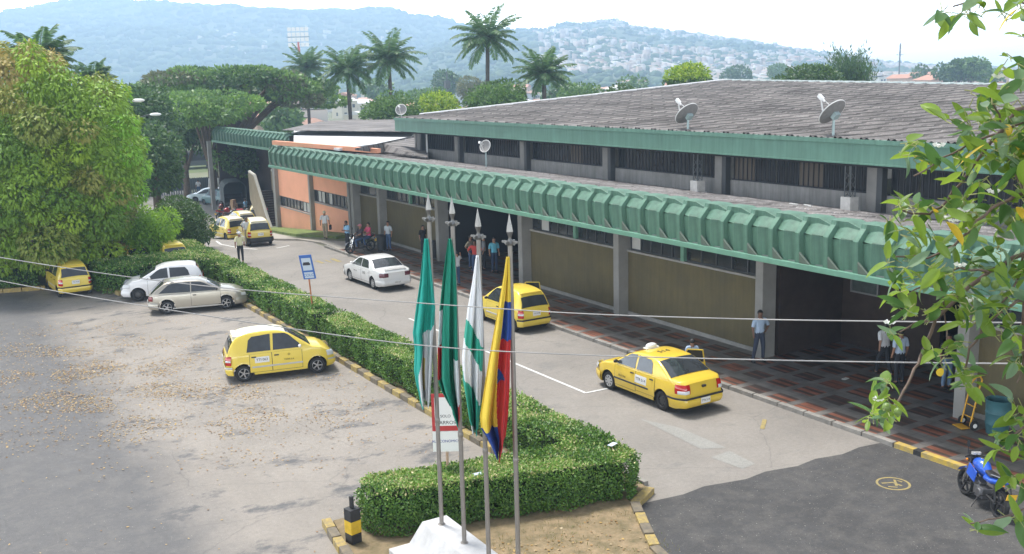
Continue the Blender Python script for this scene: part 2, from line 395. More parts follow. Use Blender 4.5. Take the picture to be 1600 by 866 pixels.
# hedge island: soil and stone kerbs
b = MB(); isl = [(12.36, 57.5), (12.36, 19.85), (7.2, 19.85), (6.95, 18.4), (6.6, 16), (6.4, 8), (11.2, 8), (11.6, 13), (12.1, 14.9), (12.55, 15.85), (13.1, 16.85), (13.95, 17.3), (14.1, 19), (14.05, 57.5)]
b.prism(isl, 0, .09); b.build('planting_bed', M_dirt, kind='structure')
def kerbline(path, w, h, seg, mats, name, painted=True, gap=.03):
    b = MB(); tot = 0; i = 0
    for a, c in zip(path[:-1], path[1:]):
        a = np.array(a); c = np.array(c); d = c-a; L = np.linalg.norm(d); d = d/L; nrm = np.array([-d[1], d[0]])
        n = max(1, round(L/seg))
        for k in range(n):
            s0 = L*k/n; s1 = L*(k+1)/n-gap; q = a+d*(s0+s1)/2+nrm*rnd.uniform(-.012, .012)
            hh = h+rnd.uniform(-.015, .015)
            b.obox((q[0], q[1], hh/2-.02), (*(d*(s1-s0)/2), 0), (*(nrm*w/2), 0), (0, 0, hh/2+.02), (i % 2) if painted else 2); i += 1
    return b.build(name, mats, kind='structure', bevel=.015)
KM = [mat('kerb_old_yellow', (.44, .32, .08), .85, noise=.6, nscale=11, col2=(.20, .165, .11)), mat('kerb_old_dark', (.10, .09, .075), .85, noise=.5, nscale=6, col2=(.22, .18, .12)), M_kerb]
kerbline([(12.28, 57.5), (12.28, 19.9)], .2, .17, .55, KM, 'kerb')
kerbline([(7.05, 19.9), (6.85, 18.4), (6.5, 15.8), (6.3, 9)], .2, .17, .5, KM, 'kerb')
kerbline([(13.95, 17.25), (13.15, 16.8), (12.6, 15.8), (12.15, 14.9), (11.75, 13.2), (11.3, 8.5)], .22, .15, .62, KM, 'kerb')
kerbline([(14.12, 57.5), (14.12, 17.6)], .14, .12, 1.0, KM, 'kerb', painted=False)
kerbline([(-6, 55.8), (5.2, 53.0), (5.4, 53.0)], .25, .2, .8, [KM[0], KM[0], M_kerb], 'kerb')
kerbline([(7.7, 52.7), (8.15, 49.0), (9.3, 48.9)], .22, .2, .5, KM, 'kerb')
b = MB(); b.prism([(-12, 57.2), (5.3, 53.1), (5.4, 58), (-12, 60)], 0, .1); b.prism([(7.8, 52.7), (8.2, 49.1), (12.2, 48.9), (12.2, 52.5)], 0, .1); b.build('planting_bed', M_dirt, kind='structure')

# road markings
def ribbon(name, path, w, z, m, **kw):
    b = MB(); P = [np.array(p) for p in path]; rows = []
    for i, p in enumerate(P):
        d = P[min(i+1, len(P)-1)]-P[max(i-1, 0)]; d = d/np.linalg.norm(d); nn = np.array([-d[1], d[0]])*w/2
        rows.append([(p[0]+nn[0], p[1]+nn[1], terr(p[1])+z), (p[0]-nn[0], p[1]-nn[1], terr(p[1])+z)])
    b.grid(rows); return b.build(name, m, **kw)
def stroke(path, w, zz, m, name='road_marking'):
    ribbon(name, path, w, zz, m, kind='structure')
stroke([(17.02, 30.5), (17.08, 24.24)], .10, .008, M_white)
stroke([(17.08, 24.24), (20.3, 24.1)], .10, .012, M_white)
stroke([(17.0, 36.5), (17.02, 33.2)], .10, .008, M_white)
p = [tuple(GT(x, yy)[:2]) for x, yy in [(338, 377), (345, 382), (375, 388), (402, 390)]]; stroke(p, .14, .010, M_white)
p = [tuple(GT(x, yy)[:2]) for x, yy in [(432, 388), (452, 384)]]; stroke(p, .14, .010, M_white)
M_ywl = mat('worn_yellow_paint', (.40, .30, .08), .8, noise=.5, nscale=10, col2=(.20, .18, .12))
cx, cy = 18.88, 14.45
stroke([(cx+.36*math.cos(a), cy+.36*math.sin(a)) for a in np.linspace(0, 2*math.pi, 33)], .055, .010, M_ywl)
stroke([(cx-.2, cy+.16), (cx+.04, cy+.05), (cx+.05, cy-.2)], .06, .0115, M_ywl); stroke([(cx-.05, cy-.13), (cx+.2, cy+.12), (cx+.24, cy-.06)], .06, .0125, M_ywl)
stroke([(cx-.24, cy-.05), (cx-.1, cy-.2)], .05, .0118, M_ywl)
gx, gy = G(515, 408)[:2]
stroke([(gx-.55+.0*a, gy+a) for a in (-.5, .5)], .2, .010, M_ywl); stroke([(gx+.35, gy-.6), (gx+.35, gy+.6)], .25, .010, M_ywl); stroke([(gx-.1, gy-.5), (gx-.1, gy+.4)], .12, .010, M_ywl)
gx, gy = G(1195, 664)[:2]; stroke([(gx-.3, gy-.2), (gx+.3, gy+.3)], .12, .010, M_ywl)
# repair patches on road
M_patch = ground_mat('patch_asphalt', (.30, .295, .275), (.26, .26, .24), None, patch=.1)
for pl in ([(1000, 655), (1060, 668), (1135, 700), (1095, 702)], [(1140, 705), (1180, 725), (1160, 733), (1110, 715)]):
    q = [G(*p) for p in pl]; b = MB(); b.add([(a[0], a[1], .005) for a in q], [tuple(reversed(range(4)))]); b.build('road_patch', M_patch, kind='structure')
# fallen leaves
n = 17000; px = np.concatenate([rng.normal(130, 125, n*4//5), rng.normal(410, 120, n//5)]); py = np.concatenate([rng.normal(585, 52, n*4//5), rng.normal(630, 45, n//5)])
px[:260] = rng.uniform(0, 740, 260); py[:260] = rng.uniform(500, 866, 260)
ps = []
for x, y in zip(px, py):
    if y < 500 or y > 880: continue
    p = G(x, y)
    f = math.sin(p[0]*1.9+math.sin(p[1]*.8)*2)+math.sin(p[1]*1.7+p[0]*.6)
    if f < .1 and rnd.random() < .8: continue
    if p[0] < 12.1 and not (p[0] > 6.8 and p[1] < 20): ps.append((p[0], p[1], .012+rnd.random()*.012))
for _ in range(500):                                   # leaves on the planting bed
    ps.append((rnd.uniform(9, 12.3), rnd.uniform(10, 16.8), .1+rnd.random()*.015))
ps = np.array(ps); n = len(ps)
U = rng.normal(size=(n, 3)); U[:, 2] *= .12; Nn = rng.normal(size=(n, 3))*.25; Nn[:, 2] = 1
V, Fq = leaves(ps, U, Nn, rng.uniform(.035, .095, n), rng.uniform(.014, .03, n))
npmesh('fallen_leaves', V, Fq, leafmat('dry_leaf', [(.36, .20, .055), (.20, .11, .045), (.45, .29, .07), (.30, .22, .12), (.42, .32, .16)], .1), kind='stuff', label='dry brown and yellow leaves scattered on the parking lot')
# ================================================================ TERMINAL BUILDING
M_gdark = mat('green_paint', (.13, .28, .20), .45, noise=.12, nscale=2.5, spec=.4)
M_green = mat('green_panel', (.10, .205, .145), .5, noise=.2, nscale=1.3, spec=.35, streak=.3)
M_fascia = mat('green_fascia', (.11, .225, .17), .5, noise=.14, nscale=.8, spec=.4, streak=.22)
M_tan = mat('tan_brick', (.13, .105, .048), .8, noise=.15, nscale=.9, col2=(.095, .082, .045), bump=.25, bscale=14, streak=.12)
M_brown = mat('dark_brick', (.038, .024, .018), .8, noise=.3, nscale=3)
M_orange = mat('salmon_render', (.80, .38, .24), .8, noise=.08, nscale=.8)
M_glass = mat('window_glass', (.03, .035, .04), .12, spec=.6, noise=.5, nscale=1.2)
M_frame = mat('dark_frame', (.05, .055, .06), .5)
M_shut = mat('pale_panel', (.45, .45, .43), .6)
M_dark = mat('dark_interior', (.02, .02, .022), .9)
M_beige = mat('beige_render', (.30, .25, .17), .85, noise=.2, nscale=1)
M_wroof = mat('white_roof', (.62, .63, .64), .6, noise=.15, nscale=.6)
def roofmat(name, c1, c2, sx, pitch=0., yo=40.):
    m = bpy.data.materials.new(name); m.use_nodes = True; t = m.node_tree; L = t.links; b = t.nodes['Principled BSDF']
    tc = t.nodes.new('ShaderNodeTexCoord'); mp = t.nodes.new('ShaderNodeMapping'); mp.inputs['Scale'].default_value = (.35*sx, 5.5, 1)
    L.new(tc.outputs['Object'], mp.inputs[0])
    n = t.nodes.new('ShaderNodeTexNoise'); n.inputs['Scale'].default_value = 1.2; n.inputs['Detail'].default_value = 10; n.inputs['Roughness'].default_value = .75; L.new(mp.outputs[0], n.inputs[0])
    n2 = t.nodes.new('ShaderNodeTexNoise'); n2.inputs['Scale'].default_value = .35; n2.inputs['Detail'].default_value = 6; L.new(tc.outputs['Object'], n2.inputs[0])
    ad = t.nodes.new('ShaderNodeMath'); ad.operation = 'MULTIPLY_ADD'; ad.inputs[1].default_value = .6; L.new(n2.outputs['Fac'], ad.inputs[0]); L.new(n.outputs['Fac'], ad.inputs[2])
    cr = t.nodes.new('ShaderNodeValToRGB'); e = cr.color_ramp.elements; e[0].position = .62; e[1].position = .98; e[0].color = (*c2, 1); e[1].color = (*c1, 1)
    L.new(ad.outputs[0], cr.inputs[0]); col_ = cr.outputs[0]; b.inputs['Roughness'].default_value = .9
    if pitch:                                    # dark lines along the sheet laps, shading put into the colour
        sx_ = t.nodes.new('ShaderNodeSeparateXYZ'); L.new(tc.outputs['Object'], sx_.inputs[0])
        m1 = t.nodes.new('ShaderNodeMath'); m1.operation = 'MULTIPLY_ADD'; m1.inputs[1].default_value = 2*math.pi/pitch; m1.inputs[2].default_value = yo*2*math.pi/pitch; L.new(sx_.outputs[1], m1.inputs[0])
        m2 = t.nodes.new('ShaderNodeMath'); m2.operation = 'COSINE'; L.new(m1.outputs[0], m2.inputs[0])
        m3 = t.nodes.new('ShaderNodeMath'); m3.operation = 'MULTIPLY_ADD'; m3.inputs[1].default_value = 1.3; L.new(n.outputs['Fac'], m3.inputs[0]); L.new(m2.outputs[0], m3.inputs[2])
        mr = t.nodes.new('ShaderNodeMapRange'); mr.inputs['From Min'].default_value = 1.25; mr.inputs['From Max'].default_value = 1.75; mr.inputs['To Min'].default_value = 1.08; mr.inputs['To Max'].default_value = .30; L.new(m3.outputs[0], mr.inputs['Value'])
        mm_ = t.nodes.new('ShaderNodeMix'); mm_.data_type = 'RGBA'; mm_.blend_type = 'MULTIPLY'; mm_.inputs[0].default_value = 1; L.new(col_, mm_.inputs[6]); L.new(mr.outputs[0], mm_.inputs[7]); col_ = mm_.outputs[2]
    L.new(col_, b.inputs['Base Color'])
    n3 = t.nodes.new('ShaderNodeTexNoise'); n3.inputs['Scale'].default_value = 9; n3.inputs['Detail'].default_value = 6; L.new(tc.outputs['Object'], n3.inputs[0])
    bp = t.nodes.new('ShaderNodeBump'); bp.inputs['Strength'].default_value = .8; bp.inputs['Distance'].default_value = .04; L.new(n3.outputs['Fac'], bp.inputs['Height']); L.new(bp.outputs[0], b.inputs['Normal'])
    return m
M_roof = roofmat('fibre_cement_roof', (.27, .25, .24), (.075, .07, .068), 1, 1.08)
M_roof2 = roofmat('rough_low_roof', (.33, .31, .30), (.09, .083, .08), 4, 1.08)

T = empty('terminal_building', (24.2, 40, 0), label='long low bus terminal with a scalloped green canopy and grey corrugated roof', cat='building')
COLY = [8.6, 16.2, 23.72, 31.5, 38.7, 47.0, 54.5]
# lower wall bays -------------------------------------------------
for y0, y1 in ((31.5, 38.7), (23.72, 31.5), (47.0, 54.5), (54.5, 58.4), (2, 16.2)):
    b = MB(); b.box((24.2, y0, .0), (24.45, y1, 2.66)); b.build('wall', M_tan, T, label='olive tan brick wall under the canopy')
    b = MB(); b.box((24.13, y0, 2.66), (24.47, y1, 2.74)); b.build('ledge', M_conc, T, bevel=.01)
    b = MB(); b.box((24.16, y0, .1), (24.198, y1, .26)); b.build('skirting', M_conc, T)
def winrow(y0, y1, z0, z1, n, X, parent, pale=()):
    """strip window: frame with a pane per light"""
    f = MB(); w = (y1-y0)/n
    f.box((X, y0, z0), (X+.08, y1, z0+.05)); f.box((X, y0, z1-.05), (X+.08, y1, z1))
    for k in range(n+1):
        yy = y0+k*w; f.box((X-.003, max(y0, yy-.025), z0+.05), (X+.077, min(y1, yy+.025), z1-.05))
    fo = f.build('window', M_frame, parent)
    g = MB()
    for k in range(n):
        g.box((X+.03+rnd.uniform(0, .012), y0+k*w+.026, z0+.051), (X+.05, y0+(k+1)*w-.026, z1-.051), 1 if k in pale else 0)
    g.build('pane', [M_glass, M_shut], fo)
    return fo
for (y0, y1, ym, pale) in ((31.7, 38.4, 34.9, (3,)), (24.0, 31.2, 28.0, (4,)), (47.3, 54.3, 51.0, ()), (54.8, 58.2, None, ()), (9.0, 15.9, 12.5, ())):
    if ym:
        winrow(y0, ym-.1, 2.745, 4.15, 5, 24.24, T); winrow(ym+.1, y1, 2.745, 4.15, 5, 24.24, T, pale)
        m_ = MB(); m_.box((24.1, ym-.09, 2.745), (24.3, ym+.09, 4.2)); m_.build('window_post', M_gdark, T)
    else: winrow(y0, y1, 2.745, 4.15, 3, 24.24, T)
# columns ----------------------------------------------------------
for y in COLY+[58.45]:
    b = MB(); b.box((23.72, y-.17, 0), (24.34, y+.17, 4.33)); b.build('column', M_conc_d, T, bevel=.015)
# recesses (entrance halls) -----------------------------------------
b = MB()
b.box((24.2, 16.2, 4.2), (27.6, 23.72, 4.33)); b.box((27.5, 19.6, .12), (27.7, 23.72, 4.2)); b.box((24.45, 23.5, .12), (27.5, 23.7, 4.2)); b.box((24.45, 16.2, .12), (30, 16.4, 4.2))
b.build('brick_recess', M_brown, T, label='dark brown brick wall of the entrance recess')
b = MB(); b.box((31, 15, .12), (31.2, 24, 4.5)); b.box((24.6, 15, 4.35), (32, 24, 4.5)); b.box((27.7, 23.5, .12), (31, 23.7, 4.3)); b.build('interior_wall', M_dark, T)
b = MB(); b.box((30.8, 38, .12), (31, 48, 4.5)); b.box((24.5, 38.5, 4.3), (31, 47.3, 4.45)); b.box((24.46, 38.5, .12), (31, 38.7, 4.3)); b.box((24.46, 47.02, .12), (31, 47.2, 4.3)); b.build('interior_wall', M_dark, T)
b = MB(); b.box((27.4, 23.75-.0, 0), (27.401, 23.76, .01)); 
fr = MB(); Y0, Y1, Z0, Z1 = 23.7, 24.9, 1.55, 2.42
# framed notice on the brick
fy0, fy1, fz0, fz1 = 21.95, 23.1, 2.0, 2.78
fr.box((27.40, fy0, fz0), (27.47, fy1, fz0+.05)); fr.box((27.40, fy0, fz1-.05), (27.47, fy1, fz1)); fr.box((27.40, fy0, fz0+.051), (27.47, fy0+.05, fz1-.051)); fr.box((27.40, fy1-.05, fz0+.051), (27.47, fy1, fz1-.051))
ro = fr.build('notice_board', mat('dull_aluminium', (.22, .22, .22), .5, metal=.3)); tag(ro, 'thin framed dark notice board on the brown brick entrance wall', 'notice board')
fr = MB(); fr.box((27.44, fy0+.05, fz0+.05), (27.46, fy1-.05, fz1-.05)); fr.build('board_face', mat('board_face', (.06, .075, .07), .5, noise=.4, nscale=5), ro, world=False)

# orange wing ------------------------------------------------------
b = MB()
for (y0, y1, w0, w1) in ((59.0, 66.3, 1.55, 2.36), (66.3, 73.6, .58, 1.32)):
    for z0_, z1_ in ((-2.6, w0), (w1, 4.3)):
        b = MB(); b.box((24.1, y0, z0_), (24.4, y1, z1_)); b.build('wall', M_orange, T, label='salmon orange rendered wall of the far end')
for (y0, y1, w0, w1, n, pale) in ((59.5, 66.1, 1.55, 2.36, 10, (5, 7, 8)), (66.5, 73.4, .58, 1.32, 10, (1, 2))):
    winrow(y0, y1, w0, w1, n, 24.12, T, pale)
    b = MB(); b.box((24.04, y0, w0-.09), (24.16, y1, w0-.002)); b.build('window_sill', M_conc, T)
for y in (58.75, 59.3, 66.3, 73.7):
    b = MB(); b.box((23.82, y-.14, -2.5), (24.38, y+.14, 4.3)); b.build('column', M_conc_d, T)
b = MB(); b.box((24.4, 73.45, -2.5), (44, 73.65, 4.5)); b.build('end_wall', M_beige, T)

# canopy -------------------------------------------------------------
def canopy_mesh():
    cols = [(0, 0), (.17, 0), (.205, 1), (.56, .25), (.93, .9), (.965, .55), (1.0, .55)]      # y offset, recess
    rows = [((20.97, 4.27), 1, 0), ((20.95, 4.36), 1, 0), ((20.93, 5.10), 1, 0), ((20.97, 5.16), .9, 0), ((21.22, 5.415), .7, 0), ((21.25, 5.50), 0, 1), ((21.36, 5.535), 0, 1), ((21.78, 5.52), 0, 1)]
    R = []
    for (x, z), k, top in rows:
        r = []
        for (yo, rc) in cols:
            dep = .16*rc*k; n = (1, 0) if z < 5.12 else (.7, -.7)
            xx, zz = x+n[0]*dep, z+n[1]*dep
            if top and yo >= .93: zz -= .11; xx += .05
            if top and yo < .93: zz += .03
            r.append((xx-20.95, .5-yo, zz))
        R.append(r)
    b = MB(); b.grid(R, flip=False)
    # underside return
    b.grid([[(p[0], p[1], p[2]) for p in R[0]], [(.45, p[1], 4.30) for p in R[0]]], flip=True)
    return b
cm = canopy_mesh()
first = cm.build('canopy_panel', M_green, T, smooth=28, world=False)
first.location = (20.95-24.2, 65.12-40, 0)
bv = first.modifiers.new('bevel', 'BEVEL'); bv.width = .022; bv.segments = 2; bv.limit_method = 'ANGLE'; bv.angle_limit = R_(28)
for k in range(1, 59):
    c = first.copy(); COL.objects.link(c); c.parent = T; c.location = (20.95-24.2, 65.12-40-k, 0)
b = MB()                                    # bottom rail and brackets
b.box((20.90, 6, 4.10), (21.03, 65.7, 4.268)); b.build('canopy_rail', M_gdark, T, bevel=.02)
br = MB()
for k in range(59):
    y = 65.42-k
    br.add([(20.935, y, 4.27), (20.935, y-.34, 4.27), (20.90, y, 4.56), (20.93, y-.012, 4.60), (20.965, y-.36, 4.29), (20.965, y, 4.29)], [(0, 1, 2), (2, 1, 4, 3), (0, 2, 3, 5)], 0)
br.build('canopy_bracket', mat('bracket_dark', (.10, .13, .10), .7), T, kind='stuff')
b = MB(); b.box((21.04, 6, 4.24), (24.2, 65.6, 4.30)); b.box((21.04, 65.6, 4.25), (24.3, 65.7, 5.4)); b.build('soffit', mat('soffit', (.16, .19, .17), .8), T)

# corrugated sheets: real waves along Y, ridges running up the slope (X)
def corrugated(name, fn, Y0, Y1, xs, pitch, amp, m, parent, step=.03, lap=.03, **kw):
    ny = int((Y1-Y0)/pitch*6)+1; ys = np.linspace(Y0, Y1, ny); V = []; nx = 0
    rows = []
    for i in range(len(xs)-1):
        for e, dz in ((xs[i], step), (xs[i+1], 0.)):
            rows.append((e, dz))
    for e, dz in rows:
        sag = np.interp(ys, np.arange(Y0, Y1+3, 3.), np.array([rnd.uniform(-.012, .012) for _ in np.arange(Y0, Y1+3, 3.)])) if True else 0
        z = np.array([fn(e, yy) for yy in ys])+dz+amp*np.cos(ys*2*math.pi/pitch)+sag+lap*((ys/1.08) % 1)
        V.append(np.stack([np.full(ny, e), ys, z], 1))
    V = np.array(V); nr = len(rows); idx = np.arange(nr*ny).reshape(nr, ny)
    Fq = np.stack([idx[:-1, :-1], idx[1:, :-1], idx[1:, 1:], idx[:-1, 1:]], -1).reshape(-1, 4)
    o = npmesh(name, V.reshape(-1, 3), Fq, m, parent, **kw); return o
def lowroof(x, y): return 5.40-(x-21.7)*.115
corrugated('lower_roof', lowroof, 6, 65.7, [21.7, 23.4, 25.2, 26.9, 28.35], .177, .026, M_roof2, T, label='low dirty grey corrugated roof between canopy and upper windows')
def ridge_z(y): return 8.86+(y-61)*.0225
def uproof(x, y):
    t = (x-27.1)/(55-27.1); return 7.14+(ridge_z(y)-7.14)*t
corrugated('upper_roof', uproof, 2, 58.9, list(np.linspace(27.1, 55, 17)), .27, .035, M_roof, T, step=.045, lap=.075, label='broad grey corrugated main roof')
b = MB(); b.box((27.3, 2, 6.3), (55, 58.6, 6.4)); b.build('ceiling', M_dark, T)
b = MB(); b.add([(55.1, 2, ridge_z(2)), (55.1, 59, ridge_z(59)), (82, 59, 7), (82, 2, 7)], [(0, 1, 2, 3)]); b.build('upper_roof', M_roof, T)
b = MB(); b.add([(27.2, 58.75, 6.4), (82, 58.75, 6.4), (82, 58.75, 7), (55, 58.75, ridge_z(59)-.04), (27.2, 58.75, 7.1)], [(0, 1, 2, 3, 4)]); b.box((28.3, 58.5, 0), (82, 58.7, 6.5)); b.build('gable_wall', M_conc, T)
b = MB()
b.obox(((29+55)/2, 59.0, (7.26+ridge_z(59))/2+.10), (13.05, 0, .79), (0, .16, 0), (0, 0, .06)); b.build('rake_flashing', mat('white_flashing', (.78, .78, .78), .5), T)
b = MB()
y = 2.3; i = 0
while y < 58.5:
    b.box((54.75, y, ridge_z(y)+.05), (55.3, y+.62, ridge_z(y)+.17), 0); b.box((54.85, y+.62, ridge_z(y)+.02), (55.25, y+.95, ridge_z(y)+.10), 1); y += .95
b.build('ridge_cap', [mat('pale_ridge', (.62, .70, .68), .6), M_conc_d], T)
b = MB()
b.box((27.16, 2, 6.42), (27.30, 59.1, 7.12)); b.box((27.10, 2, 7.06), (27.34, 59.12, 7.215)); b.box((27.14, 2, 6.38), (27.33, 59.11, 6.44)); b.box((27.305, 58.9, 6.42), (29.6, 59.1, 7.1)); b.build('fascia', M_fascia, T, bevel=.01, label='flat green fascia board of the main roof')
b = MB(); b.box((27.31, 2, 6.36), (28.4, 58.9, 6.415)); b.build('soffit', M_dark, T)
# upper wall
b = MB(); b.box((28.3, 2, 4.3), (28.6, 58.6, 5.28)); b.build('wall', mat('upper_concrete', (.25, .245, .235), .85, noise=.25, nscale=.8, streak=.3), T, label='bare concrete wall below the upper windows')
UC = [8.0, 15.4, 22.9, 30.4, 38.0, 45.3, 52.6, 57.6]
for y in UC:
    b = MB(); b.box((28.02, y-.2, 4.4), (28.55, y+.2, 6.36)); b.build('upper_column', mat('upper_column', (.22, .215, .205), .85, noise=.2, nscale=1.2), T)
    b = MB(); b.box((28.03, y-.42, 4.4), (28.29, y-.2, 6.35)); b.build('downpipe', M_frame, T)
for y0, y1 in zip(UC[:-1], UC[1:]):
    f = MB(); a, c = y0+.21, y1-.44
    f.box((28.34, a, 5.285), (28.42, c, 5.33)); f.box((28.34, a, 6.3), (28.42, c, 6.355))
    k = 0; yy = a
    while yy < c:
        f.box((28.35, yy, 5.331), (28.39, yy+.035, 6.299)); yy += .24
    fo = f.build('window', mat('window_grille', (.02, .023, .03), .6), T)
    g = MB(); nn = 6
    for q in range(nn):
        pw = (c-a)/nn; mi = 1 if (q == 2 and y0 in (22.9, 38.0)) or (q == 5 and y0 == 22.9) else 0
        g.box((28.46, a+q*pw+.02, 5.30), (28.49, a+(q+1)*pw-.02, 6.33), mi)
    g.build('pane', [M_glass, mat('curtain', (.13, .11, .09), .8)], fo)
    b = MB(); b.box((28.43, a, 5.28), (28.455, c, 5.31)); b.build('window_sill', M_conc, fo)

# far wing beyond ----------------------------------------------------
Wg = empty('wing_building', (26, 76, 0), label='far wing of the terminal with its own short green canopy and white flat roof', cat='building')
c = first.copy(); c.modifiers.clear(); c.name = 'canopy_panel'; first2 = c
for k in range(23):
    q = c if k == 0 else c.copy(); COL.objects.link(q); q.parent = Wg; q.location = (-.1, .3+k*.95, .12)
b = MB(); b.box((25.9, 75.8, 4.2), (26.05, 98.2, 4.40)); b.build('canopy_rail', M_gdark, Wg)
b = MB(); b.box((26.1, 75.8, 4.4), (30.5, 98, 4.5)); b.box((26.3, 75.78, 4.45), (26.34, 98, 5.3)); b.build('soffit', M_dark, Wg)
b = MB(); b.prism([(25.9, 75.7), (26.7, 75.7), (26.7, 75.76), (25.9, 75.76)], [4.4]*4, [5.55]*4); b.build('end_panel', mat('dark_end', (.03, .035, .035), .8), Wg)
def quadroof(name, pts, z, m, parent, th=.15, **kw):
    q = [G(x, y, zz) for (x, y), zz in zip(pts, z)]
    b = MB(); b.prism([(a[0], a[1]) for a in q][::-1], [zz-th for zz in z][::-1], list(z)[::-1]); return b.build(name, m, parent, **kw)
quadroof('flat_roof', [(459, 204), (652, 206), (634, 219), (530, 232), (459, 222)], [5.6]*5, M_wroof, Wg, label='flat white painted roof')
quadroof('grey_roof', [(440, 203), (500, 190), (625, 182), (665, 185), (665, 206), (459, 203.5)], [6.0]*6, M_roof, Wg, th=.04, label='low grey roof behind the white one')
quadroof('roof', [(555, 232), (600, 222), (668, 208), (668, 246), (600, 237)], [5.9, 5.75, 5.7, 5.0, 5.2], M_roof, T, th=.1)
a = G(428, 223, 5.75); c2 = G(592, 236, 5.5)
b = MB(); d = (c2-a)/2; mm = (a+c2)/2; nh = np.array([-d[1], d[0], 0]); nh = nh/np.linalg.norm(nh)*.15
b.obox(mm, (d[0], d[1], d[2]), nh, (0, 0, .13)); b.build('roof_trim', M_orange, Wg, label='orange painted roof edge')
b = MB(); b.box((29.5, 76, -2.3), (29.8, 98, 4.4)); b.box((26.3, 97.8, -2.3), (29.8, 98, 4.4)); b.build('wall', M_brown, Wg)
for y in (77.6, 96.5):
    b = MB(); b.box((25.0, y-.16, -2.3), (25.35, y+.16, 4.4)); b.build('column', M_conc_d, Wg)
# staircase balustrades under the wing
SX = 24.55
St = empty('outdoor_staircase', (26, 82, terr(82)), label='beige concrete staircase balustrade rising under the far wing', cat='staircase')
for x in (SX, SX+1.9):
    b = MB(); P = [(x, 77.6, -2.1), (x, 78.6, -1.0), (x, 81.2, 2.2), (x, 82.6, 2.4), (x, 82.6, .2), (x, 80, -2.3), (x, 77.6, -2.3)]
    b.add([(p[0], p[1], p[2]) for p in P]+[(p[0]+.25, p[1], p[2]) for p in P], [tuple(reversed(range(7))), tuple(range(7, 14))]+[(i, (i+1) % 7, 7+(i+1) % 7, 7+i) for i in range(7)])
    bo = b.build('balustrade', M_beige, St)
    b = MB(); b.tube([(x+.12, 77.5, -2.05), (x+.12, 78.6, -.95), (x+.12, 81.2, 2.26), (x+.12, 82.6, 2.46)], .13, 6); b.build('coping', mat('pale_coping', (.45, .43, .38), .8), bo)
b = MB()
for k in range(18): b.box((SX+.26, 77.8+k*.27, -2.3), (SX+1.89, 78.065+k*.27, -2.1+k*.17))
b.build('steps', M_brown, St)  # dark brick colour stands in for the shade on the steps

# things standing on the low roof ---------------------------------
M_mast = mat('galvanised', (.09, .10, .105), .5, metal=.4)
def roof_box(name, x, y, s, lab, cat):
    z = lowroof(x, y); e = empty(name, (x, y, z), 0, lab, cat)
    b = MB(); b.box((-s/2, -s/2, 0), (s/2, s/2, s*1.2)); b.box((-s*.62, -s*.62, -.03), (s*.62, s*.62, .05)); b.build('block', mat('pale_block', (.5, .49, .47), .8, noise=.2), e, world=False, bevel=.01); return e
def px_roof(x, y):
    p = G(x, y, 5.0)
    for _ in range(5): p = G(x, y, lowroof(p[0], p[1]))
    return p
p = px_roof(906, 272); roof_box('concrete_block', p[0], p[1], .32, 'small pale concrete block on the low roof nearest the flagpoles', 'block')
def lattice(x, y, z0, z1, w, parent):
    b = MB()
    for i, j in ((-1, -1), (1, -1), (1, 1), (-1, 1)): b.tube([(x+i*w, y+j*w, z0), (x+i*w, y+j*w, z1)], .022, 5)
    z = z0
    while z < z1-.3:
        for (i, j, k, l) in ((-1, -1, 1, -1), (1, -1, 1, 1), (1, 1, -1, 1), (-1, 1, -1, -1)): b.tube([(x+i*w, y+j*w, z), (x+k*w, y+l*w, z+.3)], .014, 4)
        z += .3
    return b.build('lattice_mast', M_mast, parent)
def dish(x, y, z, rad, face, lab, mast_to=None, col=(.5, .5, .5), group=None, back=True):
    """offset dish; face = direction of the bowl opening"""
    e = empty('satellite_dish', (x, y, mast_to if mast_to else z-.8), 0, lab, 'satellite dish')
    f = Vector(face).normalized(); s = f.cross(Vector((0, 0, 1))).normalized(); u = s.cross(f).normalized()
    b = MB(); rows = []
    c0 = Vector((x, y, z))
    for i in range(9):
        r = rad*i/8
        rows.append([c0+s*(r*math.cos(t))+u*(r*math.sin(t))+f*(.22*rad*(i/8)**2) for t in np.linspace(0, 2*math.pi, 33)])
    b.grid(rows); b.grid([[p-f*.03 for p in r] for r in rows], flip=True); b.grid([rows[-1], [p-f*.03 for p in rows[-1]]])
    b.build('dish_bowl', mat('dish_mesh', (.22, .215, .21), .5, metal=.2, noise=.2, nscale=9), e, smooth=40)
    b = MB(); b.tube([rows[-1][k]-f*.01 for k in range(33)], .022, 5, cap=False); b.build('rim', mat('dish_rim', (.66, .66, .65), .5), e)
    b = MB(); foc = c0+f*rad*1.55+u*rad*.1
    b.tube([c0-u*rad*.92+f*.2*rad, foc], .028, 5); b.tube([c0+s*rad*.5+f*.1*rad, foc], .014, 4); b.build('feed_arm', mat('dish_rim', (.5, .5, .5), .5), e)
    b = MB(); b.obox(foc, s*.06, u*.06, f*.11); b.tube([foc-f*.05, foc-f*.22], .045, 8); b.build('feed_horn', mat('horn_white', (.75, .75, .75), .5), e)
    b = MB(); b.tube([(x, y, mast_to or z-.8), (x, y, z-.12)], .045, 8); b.obox(c0-f*.1, s*.12, u*.12, f*.07); b.build('mast', mat('mast_teal', (.34, .43, .43), .5, metal=.3), e)
    return e
